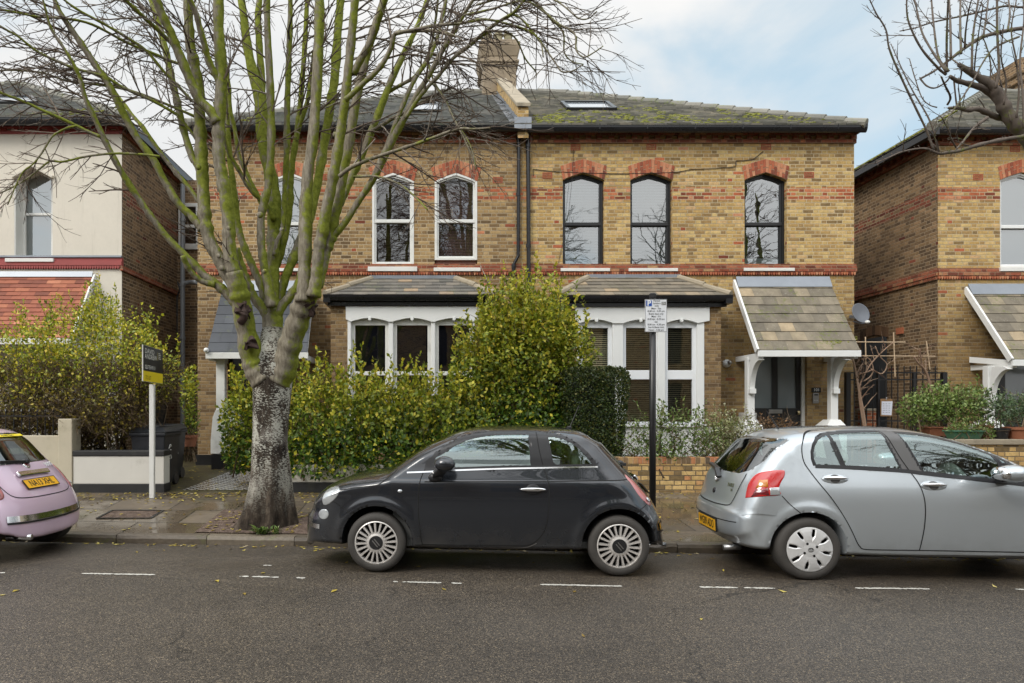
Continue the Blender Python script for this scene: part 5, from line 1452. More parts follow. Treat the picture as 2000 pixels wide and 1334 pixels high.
SMALL = Car(edges=[(nose, .42, 0), (top, .11, 0), (tail, .26, 0), (botm, .08, 0)], p=2.6, W=CWD,
    gz=[(0,.90),(.2,.93),(.35,.97),(.55,1.0),(.75,.995),(.86,.985),(.93,.95),(1.0,.915),(1.15,.855),(1.28,.79),(1.4,.71)],
    taper=[(-2.0,.88),(-1.5,.93),(-1.0,.985),(-.4,1),(.8,1),(1.3,.985),(1.7,.93),(2,.9)],
    wheels=(-WB/2, WB/2), rw=.292, ra=.345, flare=.018, crease=(.885, .012), xm=0., x0=nose[3][0]-.02, x1=tail[-3][0]+.03, ztop=1.40, zlow=.165, regions=[])
sp = lambda pts, ins=.10: [fpt(a, b, ins) for a, b in pts]
win_d = sp([(748,318),(749,258),(788,238),(858,193),(912,166),(965,151),(1032,140),(1100,135),(1258,133),(1266,220),(1270,312)])
win_q = sp([(1362,148),(1400,146),(1450,158),(1500,184),(1545,222),(1580,262),(1606,302),(1560,304),(1400,300),(1386,284)])
blk = sp([(690,332),(700,285),(745,240),(800,198),(850,168),(910,141),(960,128),(1030,119),(1150,114),(1300,116),(1400,128),(1470,150),(1530,188),(1580,232),(1615,276),(1634,310),(1300,318),(860,326)])
quar = sp([(610,331),(690,281),(688,333)])
hl_side = [on_skin(SMALL, fpt, a, b) for a, b in ((138,498),(142,470),(160,440),(190,420),(222,418),(230,436),(222,462),(200,490),(170,513),(146,516))]
tl_side = [fpt(a, b, .16) for a, b in ((1828,392),(1845,390),(1880,412),(1915,455),(1936,500),(1942,514),(1922,508),(1880,470),(1845,425))]
drl = [on_skin(SMALL, fpt, 145+27*math.cos(a*.5236), 567+27*math.sin(a*.5236)) for a in range(12)]
SMALL.regions = [('side_window', 'side', win_d, .3), ('quarter_window', 'side', win_q, .3), ('window_surround', 'side', blk, .3),
    ('rear_window', 'rear', [(-.1,.985),(.46,.985),(.50,1.02),(.47,1.28),(.40,1.305),(-.1,1.315)], 0),
    ('windscreen', 'front', [(-.1,.955),(.46,.955),(.52,.975),(.43,1.25),(.36,1.30),(-.1,1.335)], 0)]
def build_small(root, paintm):
    emit_body(root, SMALL, .0165, paintm, {'side_window': (M['car_glass'], 1), 'quarter_window': (M['car_glass'], 1), 'window_surround': (M['trim'], 1), 'rear_window': (M['car_glass_dark'], 1), 'windscreen': (M['car_glass_dark'], 1)})
    c = SMALL
    for s in (-1, 1):
        patch(c, hl_side, s, 'headlight', M['lamp_clear'], root, .004); patch(c, drl, s, 'fog_lamp', M['lamp_clear'], root, .004)
        sr = MB(); ribbon(sr, c, win_d+[win_d[0]], .014, .003, side=s, n=4, lin=True); ribbon(sr, c, win_q+[win_q[0]], .012, .003, side=s, n=4, lin=True); ribbon(sr, c, sp([(700,329),(860,322),(1100,314),(1300,310),(1500,306),(1618,304)], .08), .034, .0035, side=s); sr.build('window_seal', M['trim'], root, local=True, recalc=False)
        gp = MB()
        door = sp([(1304,118),(1318,220),(1340,318),(1358,370),(1366,420),(1366,490),(1362,560),(1348,640),(1320,690),(1285,722),(1240,737),(1100,738),(900,737),(700,732),(678,722),(668,640),(660,560),(660,480),(666,400),(680,352),(692,328)], .03)
        ribbon(gp, c, door, .009, side=s)
        ribbon(gp, c, sp([(692,391),(900,391),(1100,390),(1360,389),(1600,386),(1822,385)], .03), .010, side=s)  # no gap here: shade of the waist crease drawn as a dark strip
        ribbon(gp, c, sp([(235,437),(330,421),(430,409),(470,388),(520,345),(540,325)], .06), .008, side=s)
        ribbon(gp, c, sp([(200,500),(250,530),(296,562)], .06), .007, side=s)
        ribbon(gp, c, sp([(1905,512),(1870,528),(1838,545)], .08), .007, side=s)
        ribbon(gp, c, sp([(640,735),(670,735)], .03), .006, side=s)
        gp.build('panel_lines', M['gap'], root, local=True, recalc=False)
        cs = MB(); ribbon(cs, c, sp([(598,340),(700,336),(860,328),(1100,320),(1300,316),(1500,312),(1632,310)], .08), .014, .006, side=s)
        cs.build('waist_trim', M['chrome'], root, local=True, recalc=False)
        sl = MB(); ribbon(sl, c, sp([(655,752),(800,750),(1000,752),(1150,753),(1245,748),(1300,726)], .03), .007, .002, side=s); sl.build('sill_line', M['steel'], root, local=True, recalc=False)  # lighter strip: highlight along the sill painted on below the door
        hb = MB(); x, z = fpt(1280, 434, .0); Mx = side_frame(c, x, z, s)
        hb.ellipsoid((0, 0, .022), (.125, .018, .010), 18, 8); hb.xform(Mx); hb.build('door_handle', M['chrome'], root, smooth=True, local=True)
        hc = MB(); hc.ellipsoid((0, 0, .0), (.065, .052, .006), 18, 6); hc.xform(Mx); hc.build('handle_cup', M['trim'], root, smooth=True, local=True)
        rp = MB(); x, z = fpt(558, 443, .0); rp.ellipsoid((0,0,.002), (.024, .016, .008), 12, 6); rp.xform(side_frame(c, x, z, s)); rp.build('side_repeater', M['lamp_clear'], root, smooth=True, local=True)
        # mirror
        mm = MB(); x, z = fpt(802, 294, -.12); mm.ellipsoid((x, s*(CWD+.14), z), (.10, .09, .072), 20, 12)
        mir = mm.build('door_mirror', paintm, root, smooth=True, local=True)
        st = MB(); st.beam((x-.03, s*(CWD+.10), z-.05), (x-.10, s*(CWD-.06), z-.15), .10, .05); st.ellipsoid((x-.10, s*(CWD-.03), z-.14), (.07, .05, .05), 12, 8); st.build('mirror_stalk', M['trim'], mir, smooth=True, local=True)
        # front chrome whisker
        wk = MB(); ribbon(wk, c, [fpt(a, b, .25) for a, b in ((84,617),(110,620),(140,622))], .045, .006, side=s); wk.build('bumper_trim', M['chrome'], root, local=True, recalc=False)
        # sills / arches black edge
    # tail details
    gp = MB(); pts = [(-.50,.98),(-.52,.90),(-.53,.80),(-.50,.70),(-.42,.655),(-.25,.64),(0,.637),(.25,.64),(.42,.655),(.50,.70),(.53,.80),(.52,.90),(.50,.98)]
    rear_ribbon(gp, c, pts, .009); gp.build('tailgate_gap', M['gap'], root, local=True, recalc=False)
    for s in (-1, 1):
        lm = MB(); ol = [(.565, .935), (.60, .90), (.645, .80), (.655, .72), (.63, .665), (.585, .66), (.55, .70), (.535, .80), (.54, .90)]
        P = smooth_line(ol+[ol[0]], 5)[:-1]; cen = (np.mean([p[0] for p in P]), np.mean([p[1] for p in P]))
        for k0, k1, lift, nm, mt in ((1.0, 1.0, .003, 'lens', 'lamp_pink'), ):
            rings = []
            for k, lf in ((1.06, -.004), (1.0, .008), (.8, .014), (.5, .017), (.0, .018)):
                q = [(s*(cen[0]+(p[0]-cen[0])*k), cen[1]+(p[1]-cen[1])*k) for p in P]; x = c.x_at(q); rings.append([(x[i]+lf, q[i][0], q[i][1]) for i in range(len(q))])
            b = len(lm.v); m = len(P)
            for rr in rings: lm.v += rr
            for i in range(len(rings)-1):
                for k in range(m): lm.f.append((b+i*m+k, b+i*m+(k+1) % m, b+(i+1)*m+(k+1) % m, b+(i+1)*m+k))
        t = lm.build('tail_light', M['lamp_pink'], root, smooth=True, local=True)
        rv = MB(); q = (s*.607, .70); Mx = rear_frame(c, *q); rv.ellipsoid((0,0,.020), (.032, .026, .008), 12, 6); rv.xform(Mx); rv.build('reversing_lens', M['lamp_clear'], t, smooth=True, local=True)
    number_plate(root, c, 0, .765, 'NA13 XHL')
    hb = MB(); Mx = rear_frame(c, 0, .872); hb.box(-.26, .26, -.030, .030, 0, .03); hb.xform(Mx); hb.build('boot_handle', M['chrome'], root, local=True, bevel=.012)
    bg = MB(); Mx = rear_frame(c, 0, .965); bg.lathe([(.0, .012), (.036, .012), (.04, .010), (.05, .008), (.052, 0)], (0,0,0), 'z', 24); bg.xform(Mx); bo = bg.build('rear_badge', M['chrome'], root, smooth=True, local=True)
    b2 = MB(); b2.lathe([(0, .0135), (.034, .0135)], (0,0,0), 'z', 20); b2.xform(Mx); b2.build('badge_field', M['lamp_maroon'], bo, local=True)
    bp = MB(); pts = [(-.62,.455),(-.45,.445),(-.2,.438),(0,.436),(.2,.438),(.45,.445),(.62,.455)]
    rear_ribbon(bp, c, pts, .062, .012); bp.build('bumper_trim', M['chrome'], root, local=True, recalc=False)
    bq = MB(); rear_ribbon(bq, c, [(a, b-.045) for a, b in pts], .018, .010); bq.build('bumper_slot', M['trim'], root, local=True, recalc=False)
    ex = MB(); ex.tube([(SMALL.x1-.30, -.40, .235), (SMALL.x1-.035, -.40, .24)], .032, 14); ex.build('tailpipe', M['chrome'], root, smooth=True, local=True)
    wp = MB(); xw = c.x_at([(0.0,1.0),(-.36,1.01)]); wp.beam((xw[0]+.03, 0, 1.0), (xw[1]+.03, -.36, 1.02), .03, .03); wp.ellipsoid((xw[0]+.02, .02, 1.0), (.04,.05,.035), 10, 6); wp.build('rear_wiper', M['trim'], root, local=True, bevel=.004)
    # spoiler lip and antenna
    an = MB(); x, z = fpt(1480, 98, .70); an.tube([(x, 0, z-.01), (x+.10, 0, z+.23)], [.006, .003], 6); an.ellipsoid((x, 0, z), (.03,.02,.015), 8, 5); an.build('aerial', M['trim'], root, local=True)
    for s in (-1, 1):
        for (x, w) in ((-WB/2, .19), (WB/2, .19)): wheel(root, (x, s*(CWD-.028), .285), .285, .18, s > 0, 'spoke', .207, spin=(.07 if x < 0 else .22))
    seat(root, .05, -.33, .36); seat(root, .05, .33, .36)
    bs = MB(); bs.box(.72, .80, -.5, .5, .55, .98); bs.box(.35, .78, -.5, .5, .40, .55); bs.build('rear_seat', M['seat'], root, local=True, bevel=.05)
    hd = MB(); hd.ellipsoid((.80, -.28, 1.06), (.05,.13,.09), 12, 8); hd.ellipsoid((.80, .28, 1.06), (.05,.13,.09), 12, 8); hd.build('headrests', M['seat'], root, smooth=True, local=True)
    fl = MB(); fl.box(-1.0, 1.35, -.62, .62, .24, .30); fl.box(-1.0, -.62, -.6, .6, .3, .90); fl.build('cabin_floor', M['cabin'], root, local=True)
    steering(root, -.42, .33, .86)
def car_root(name, label, Xf, Yf, half, z=0.):
    t0 = half   # distance from the reference wheel to the middle, then across to the centre line
    x = Xf+t0*CT+CWD*ST; y = Yf-t0*ST+CWD*CT
    return thing(name, label, 'car', (x, y, z), -TH, 'cars parked along the kerb')
C1 = car_root('parked_car', 'dark grey three-door hatchback parked at the kerb beside the big tree', FX0, FY0, WB/2, .0)
build_small(C1, M['paint_black'])
C2 = dup(C1, label='pale pink hatchback at the left edge seen from behind with a yellow number plate')
# swap the paint on the copy (its parts share meshes, so the painted ones get meshes of their own)
xn = -4.374-(tail[-3][0]+WB/2)*CT; yn = 6.797+(tail[-3][0]+WB/2)*ST
xn += .13; C2.location = (xn+WB/2*CT+CWD*ST, yn-WB/2*ST+CWD*CT, -.015)
for o in [C2]+list(C2.children_recursive):
    if o.type == 'MESH' and o.data.materials and o.data.materials[0] == M['paint_black']:
        o.data = o.data.copy(); o.data.materials[0] = M['paint_pink']
    if o.type == 'MESH' and o.name.startswith('registration'): o.data = o.data.copy()
# the dark car's own tail faces away: it keeps its plate blank of the pink car's number
for o in list(C1.children_recursive):
    if o.name.split('.')[0] == 'registration': bpy.data.objects.remove(o)
st = MB(); Mx = rear_frame(SMALL, .14, 1.275)
st.box(-.26, .26, -.022, .022, .0, .004); st.xform(Mx @ Matrix.Translation((0,0,.006))); so_ = st.build('window_sticker', M['sticker_yellow'], C2, local=True)
tx = MB(); text_into(tx, 'Arnold Clark', .040, Mx @ Matrix.Translation((0, 0, .012)), bold=.012); tx.build('sticker_lettering', M['plate_text'], so_, local=True, recalc=False)
sw = MB(); Mx = rear_frame(SMALL, .40, .945)
for k in range(3):
    p = [Vector((-.10+.2*t/10, (.012-k*.018)+.010*math.sin(t*2.2+k*2), .004)) for t in range(11)]; sw.tube([Mx @ q for q in p], .0045, 5)
sw.build('script_sticker', M['sticker_white'], C2, local=True)
# ---------------------------------------------------------------- the silver five-door hatchback
SX0, SY0 = 3.42, 6.22; SWB = 2.46
def ypt(zx, zy, inset=.03):
    px, py = 1340+zx/3.0303, 800+zy/3.0303
    Xa, Ya = SX0+inset*ST, SY0+inset*CT; t = solve_t(px, Xa, Ya); Y = Ya-t*ST
    return (t-SWB/2, CAMH+(CY-py)*Y/FOC)
o = -SWB/2
tail = [(o-.20,1.325),(o-.24,1.30),(o-.32,1.215),(o-.42,1.095),(o-.52,.965),(o-.565,.88),(o-.60,.76),(o-.63,.66),(o-.665,.615),(o-.675,.55),(o-.675,.42),(o-.655,.35),(o-.61,.305)]
topy = [ypt(590,112,.6), ypt(680,103,.6), ypt(760,98,.6), ypt(880,94,.6), ypt(1000,93,.6), ypt(1120,97,.6), ypt(1220,104,.6), ypt(1400,128,.45), ypt(1600,176,.4), ypt(1800,243,.35), ypt(2000,330,.3)]
lx, lz = topy[-1]
top = [tail[0]]+[p for p in topy if p[0] > o-.12]+[(lx+.3, lz-.10), (lx+.6, lz-.17), (lx+.85, lz-.27)]
nx = lx+.95; nose = [top[-1], (nx, .62), (nx+.02, .48), (nx, .34), (nx-.04, .25)]
botm = [nose[-1], (nx-.2, .20), (.6, .185), (-.6, .185), (o-.45, .235), tail[-1]]
FAMILY = Car(edges=[(tail[::-1][::-1], .24, 0), (top, .13, 0), (nose, .4, 0), (botm, .08, 0)], p=2.8, W=.755,
    gz=[(0,.90),(.2,.92),(.3,.955),(.4,.975),(.55,.995),(.66,1.0),(.76,.988),(.86,.962),(.94,.928),(1.02,.895),(1.15,.845),(1.28,.79),(1.42,.72)],
    taper=[(-2.1,.90),(-1.7,.95),(-1.2,.99),(-.6,1),(1.0,1),(1.5,.98),(2.2,.9)],
    wheels=(-SWB/2, SWB/2), rw=.292, ra=.338, flare=.016, crease=None, xm=0., x0=o-.70, x1=nx+.05, ztop=1.43, zlow=.165, regions=[])
FAMILY.xm = 0.
yp = lambda pts, ins=.09: [ypt(a, b, ins) for a, b in pts]
wq = yp([(768,327),(757,290),(760,250),(775,210),(800,175),(835,155),(864,148),(918,329)])
wr = yp([(886,142),(1000,132),(1100,128),(1188,127),(1268,348),(1100,338),(940,330)])
wf = yp([(1297,133),(1400,142),(1500,158),(1600,182),(1680,205),(1760,235),(1822,262),(1848,312),(1858,412),(1700,398),(1550,380),(1394,362)])
wf2 = yp([(1848,276),(1880,288),(1918,318),(1870,316)])
bl1 = yp([(752,330),(744,290),(748,245),(765,200),(795,160),(840,140),(900,130),(1100,117),(1200,115),(1290,120),(1400,131),(1500,147),(1600,171),(1700,204),(1800,244),(1880,278),(1960,330),(2040,392),(2060,440),(1900,428),(1700,405),(1390,372),(1280,358),(940,340)])
pil1 = yp([(1197,120),(1285,122),(1385,364),(1276,352)])
TLP = [(352,518),(356,490),(368,440),(392,400),(430,372),(500,358),(572,355),(584,368),(578,395),(558,430),(548,465),(556,500),(470,508),(400,514)]
FAMILY.regions = [('rear_quarter_window', 'side', wq, .3), ('rear_door_window', 'side', wr, .3), ('front_door_window', 'side', wf, .3), ('front_quarter_window', 'side', wf2, .3), ('door_pillar', 'side', pil1, .3), ('window_surround', 'side', bl1, .3),
    ('rear_window', 'front', [(-.1,.945),(.40,.95),(.50,.985),(.545,1.06),(.535,1.25),(.50,1.285),(-.1,1.295)], 0),
    ('windscreen', 'rear', [(-.1,1.0),(.6,1.0),(.52,1.27),(-.1,1.36)], 0)]
C3 = thing('parked_car', 'silver blue five-door hatchback parked behind the dark grey one', 'car', (0,0,0), -TH, 'cars parked along the kerb')
C3.location = (SX0+SWB/2*CT+.755*ST, SY0-SWB/2*ST+.755*CT, -.006)
emit_body(C3, FAMILY, .0165, M['paint_silver'], {'rear_quarter_window': (M['car_glass'], 1), 'rear_door_window': (M['car_glass'], 1), 'front_door_window': (M['car_glass'], 1), 'front_quarter_window': (M['car_glass'], 1), 'door_pillar': (M['pillar_grey'], 1), 'window_surround': (M['trim'], 1),
    'rear_window': (M['car_glass_dark'], 1), 'windscreen': (M['car_glass_dark'], 1)})
c = FAMILY
for s in (-1, 1):
    tl_ = patch(c, [on_skin(c, ypt, a, b) for a, b in TLP], s, 'tail_light', M['lamp_red'], C3, .006)
    sr = MB()
    for w_ in (wq, wr, wf, wf2): ribbon(sr, c, w_+[w_[0]], .016, .003, side=s, n=4, lin=True)
    ribbon(sr, c, yp([(764,331),(940,337),(1100,346),(1280,358),(1390,371),(1550,389),(1700,405),(1900,428),(2050,445)]), .034, .0035, side=s)
    sr.build('window_seal', M['trim'], C3, local=True, recalc=False)
    gp = MB(); q = lambda pts, i=.03: [ypt(a, b, i) for a, b in pts]
    ribbon(gp, c, q([(1222,108),(1262,205),(1300,290),(1342,366),(1378,430),(1398,500),(1404,580),(1400,690),(1392,760),(1383,828)]), .009, side=s)
    ribbon(gp, c, q([(1210,110),(1000,114),(880,122),(800,134),(752,160),(724,205),(715,260),(720,310),(740,352),(790,430),(850,512),(910,604),(965,700),(1005,775),(1030,808),(1062,824),(1200,828),(1383,830),(1600,834),(1800,838),(2000,842),(2150,846)]), .009, side=s)
    ribbon(gp, c, q([(562,505),(600,548),(640,586),(664,604)], .05), .008, side=s)
    gp.build('panel_lines', M['gap'], C3, local=True, recalc=False)
    sl = MB(); ribbon(sl, c, q([(955,868),(1200,862),(1500,862),(1800,866),(2150,872)]), .006, .0015, side=s); sl.build('sill_line', M['pillar_grey'], C3, local=True, recalc=False)
    mo = MB(); ribbon(mo, c, q([(318,608),(360,592),(430,590),(505,598)], .12), .05, .008, side=s); mo.build('bumper_moulding', M['silver_trim'], C3, local=True, recalc=False)
    for (zx, zy, zc) in ((898, 410, 1), (1478, 448, 1)):
        Mx = side_frame(c, *ypt(zx, zy, .0), s)
        cup = MB(); cup.ellipsoid((0,0,-.0), (.118, .045, .006), 20, 6); cup.xform(Mx); cup.build('handle_cup', M['paint_silver'], C3, smooth=True, local=True)
        cu2 = MB(); cu2.ellipsoid((0,0,.004), (.050, .040, .004), 18, 6); cu2.xform(Mx); cu2.build('handle_hollow', M['pillar_grey'], C3, smooth=True, local=True)
        hb = MB(); hb.ellipsoid((0,.004,.024), (.108, .017, .012), 18, 8); hb.xform(Mx); hb.build('door_handle', M['chrome'], C3, smooth=True, local=True)
    mm = MB(); x, z = ypt(1930, 374, -.16); mm.ellipsoid((x, s*.92, z), (.14, .12, .075), 22, 12); mir = mm.build('door_mirror', M['paint_silver'], C3, smooth=True, local=True)
    mg = MB(); mg.ellipsoid((x-.095, s*.92, z), (.05, .105, .06), 18, 10); mg.build('mirror_glass', M['chrome'], mir, smooth=True, local=True)
    ms = MB(); ms.beam((x+.02, s*.86, z-.06), (x+.06, s*.72, z-.09), .12, .04); ms.build('mirror_stalk', M['trim'], mir, local=True)
    # lamp sections
    for nm, mt, poly in (('indicator_lens', 'lamp_amber', [(408,462),(430,412),(482,408),(484,455)]), ('fog_lens', 'lamp_maroon', [(382,512),(408,468),(484,458),(490,502)]), ('reversing_lens', 'lamp_clear', [(492,458),(550,455),(556,500),(496,502)])):
        patch(c, [on_skin(c, ypt, a, b) for a, b in poly], s, nm, M[mt], tl_, .0105, smoothed=False)
gp = MB(); RR = False
rear_ribbon(gp, c, [(-.50,.955),(-.515,.90),(-.50,.80),(-.47,.70),(-.42,.645),(-.2,.632),(0,.63),(.2,.632),(.42,.645),(.47,.70),(.50,.80),(.515,.90),(.50,.955)], .010, rear=False)
rear_ribbon(gp, c, [(-.6,.505),(-.3,.495),(0,.493),(.3,.495),(.6,.505)], .008, rear=False)
gp.build('tailgate_gap', M['gap'], C3, local=True, recalc=False)
def rplate(y, z):  # tail of this car faces -x
    return rear_frame(c, y, z, False)
Mx = rplate(0, .42); mb = MB(); w, h = .52, .111
mb.box(-w/2, w/2, -h/2, h/2, -.004, .010); mb.xform(Mx); npl = mb.build('number_plate', M['plate_yellow'], C3, local=True)
bd = MB(); bd.box(-w/2-.012, w/2+.012, -h/2-.012, h/2+.014, -.006, .008); bd.xform(Mx); bd.build('plate_surround', M['gap'], npl, local=True)
t = MB(); text_into(t, 'WG09 ADO', .112, Mx @ Matrix.Translation((0,0,.012)), bold=.018, xs=.74); t.build('registration', M['plate_text'], npl, local=True, recalc=False)
Mx = rplate(0, .875); em = MB()
for (rx, rz, cz) in ((.062, .044, 0), (.026, .044, 0), (.042, .018, .016)):
    pts = [Mx @ Vector((rx*math.cos(2*math.pi*k/24), cz+rz*math.sin(2*math.pi*k/24), .008)) for k in range(25)]; em.tube(pts, .0062, 6, cap=False)
em.build('rear_emblem', M['chrome'], C3, smooth=True, local=True)
t = MB(); text_into(t, 'YARIS', .050, rplate(-.36, .83) @ Matrix.Translation((0,0,.006)), bold=.02); text_into(t, 'TR', .034, rplate(-.40, .785) @ Matrix.Translation((0,0,.006)), bold=.02)
t.build('model_lettering', M['chrome'], C3, local=True, recalc=False)
lk = MB(); lk.ellipsoid((0,0,.004), (.035, .03, .012), 12, 6); lk.xform(rplate(0, .74)); lk.build('boot_lock', M['trim'], C3, smooth=True, local=True)
wp = MB(); xw = c.x_at([(0.02,.955),(.36,.97)], False); wp.beam((xw[0]-.035, .02, .955), (xw[1]-.02, .38, .985), .05, .03); wp.beam((xw[0]-.05, .02, .96), (xw[0]-.06, -.08, .88), .05, .035); wp.build('rear_wiper', M['trim'], C3, local=True, bevel=.008)
wb_ = MB(); x_, z_ = ypt(575, 104, .65); wb_.tube([(x_, 0, z_-.02), (x_-.12, 0, z_+.17)], [.007, .004], 6); wb_.build('aerial', M['trim'], C3, local=True)
sp_ = MB(); xs_ = o-.235
for k in range(2): pass
for s in (-1, 1):
    for x in (-SWB/2, SWB/2): wheel(C3, (x, s*(.755-.03), .288), .288, .18, s > 0, 'cover', .205, spin=.2)
seat(C3, .0, -.34, .38); seat(C3, .0, .34, .38)
for ob in [ch_ for ch_ in C3.children if ch_.name.split('.')[0] == 'seat']: ob.rotation_euler = (0, 0, math.pi); ob.location = (.55, 0, 0)
bs = MB(); bs.box(-.80, -.70, -.55, .55, .55, 1.02); bs.box(-.72, -.28, -.55, .55, .42, .56)
for y in (-.32, .32): bs.ellipsoid((-.76, y, 1.10), (.05, .13, .09), 12, 8)
bs.build('rear_seat', M['seat'], C3, local=True, bevel=.03)
fl = MB(); fl.box(-1.5, 1.4, -.62, .62, .24, .30); fl.box(.95, 1.4, -.6, .6, .3, .88); fl.box(-1.55, -.85, -.5, .5, .5, .56); fl.build('cabin_floor', M['cabin'], C3, local=True)
steering(C3, .62, .34, .90, 1)
ex = MB(); ex.tube([(o-.50, -.42, .24), (o-.66, -.42, .235)], .028, 12); ex.build('tailpipe', M['steel'], C3, smooth=True, local=True)
# ================================================================ TREES
g = G('mossy limb bark'); P = g.pos(); N = g.sep(g.n('NewGeometry').outputs['Normal'])
n1 = g.noise(P, 2.2, 4, .6); n2 = g.noise(P, 17, 5, .65); n3 = g.noise(g.scale(P, (1,1,.25)), 30, 4, .7)
bark = g.ramp(n3, [(.25,(.09,.078,.058)),(.5,(.205,.18,.135)),(.75,(.33,.30,.24))])
moss = g.ramp(n2, [(.25,(.07,.085,.012)),(.5,(.165,.19,.022)),(.8,(.28,.30,.06))])
side = g.math('ADD', g.math('ADD', g.math('MULTIPLY', N[0], .17), g.math('MULTIPLY', N[1], .10)), g.math('MULTIPLY', g.smooth(g.sep(P)[1], 8.55, 9.3), .22))
m = g.smooth(g.math('ADD', g.math('ADD', n1, side), g.math('MULTIPLY', g.math('SUBTRACT', n2, .5), .45)), .34, .54)
M['limb'] = g.end(g.bsdf(g.mix(m, bark, moss), .9, g.bump(g.math('ADD', n2, g.math('MULTIPLY', n3, .6)), .6, .008), spec=.2))
g = G('lichen trunk bark'); P = g.pos(); z = g.sep(P)[2]
n1 = g.noise(g.scale(P, (1,1,.35)), 9, 5, .7); n2 = g.noise(g.scale(P, (1,1,2.4)), 34, 3, .6); n3 = g.noise(g.scale(P, (1.6,1.6,.7)), 3.2, 5, .65); n4 = g.noise(P, 60, 2)
bark = g.ramp(g.math('ADD', n1, g.math('MULTIPLY', g.math('SUBTRACT', n3, .5), .5)), [(.3,(.012,.009,.007)),(.5,(.045,.034,.025)),(.72,(.12,.095,.072))])
hz = g.math('MULTIPLY', g.smooth(g.math('ADD', z, g.math('MULTIPLY', g.math('SUBTRACT', n3, .5), 1.2)), .15, 1.25), g.math('SUBTRACT', 1, g.smooth(z, 2.5, 2.75)))
lich = g.math('MULTIPLY', g.smooth(g.math('ADD', n2, g.math('MULTIPLY', g.math('SUBTRACT', n3, .5), 1.0)), .47, .58), hz)
gr = g.math('MULTIPLY', g.smooth(g.noise(P, 1.9, 3), .56, .7), g.smooth(z, .25, .6))
c = g.mix(g.math('MULTIPLY', gr, .45), bark, g.mix(n4, (.21,.185,.16), (.34,.31,.275)))
spk = g.math('MULTIPLY', g.smooth(g.noise(P, 42, 2), .68, .73), g.smooth(z, .3, .7))
c = g.mix(g.math('MAXIMUM', lich, spk), c, g.mix(n4, (.30,.295,.25), (.56,.55,.48)))
M['trunk'] = g.end(g.bsdf(c, .9, g.bump(g.math('ADD', n1, g.math('MULTIPLY', n2, .5)), .9, .02), spec=.2))
M['twig'] = island_mat('bare twig', [(0,(.065,.048,.038)),(.5,(.125,.095,.072)),(.8,(.19,.15,.115)),(1,(.30,.27,.23))], .8, .3, 12, bump=0, spec=.25)
M['fruit_bark'] = island_mat('grey fruit tree bark', [(0,(.085,.07,.058)),(1,(.16,.13,.11))], .85, .4, 14, moss=.9, mosscol=(.12,.14,.03), bump=.4, spec=.2)
M['wound'] = plain('torn bark', (.045,.024,.018), .8, var=.6, scale=14, bump=.9)
TY = 8.72
def p3(pts, y0, y1, k=5):
    """px polyline with px widths -> smooth 3D points and radii, running from depth y0 to y1"""
    q = smooth_line([(a, b) for a, b, w in pts], k); L = [0]
    ws = np.interp(np.linspace(0, 1, len(q)), np.linspace(0, 1, len(pts)), [w for _, _, w in pts])
    for i in range(1, len(q)): L.append(L[-1]+math.dist(q[i], q[i-1]))
    out = []; rad = []
    for i, (x, y) in enumerate(q):
        t = L[i]/L[-1]; Y = y0+(y1-y0)*t**1.2
        out.append(W(x, y, Y)); rad.append(max(.0035, ws[i]*.5*Y/FOC))
    return out, rad
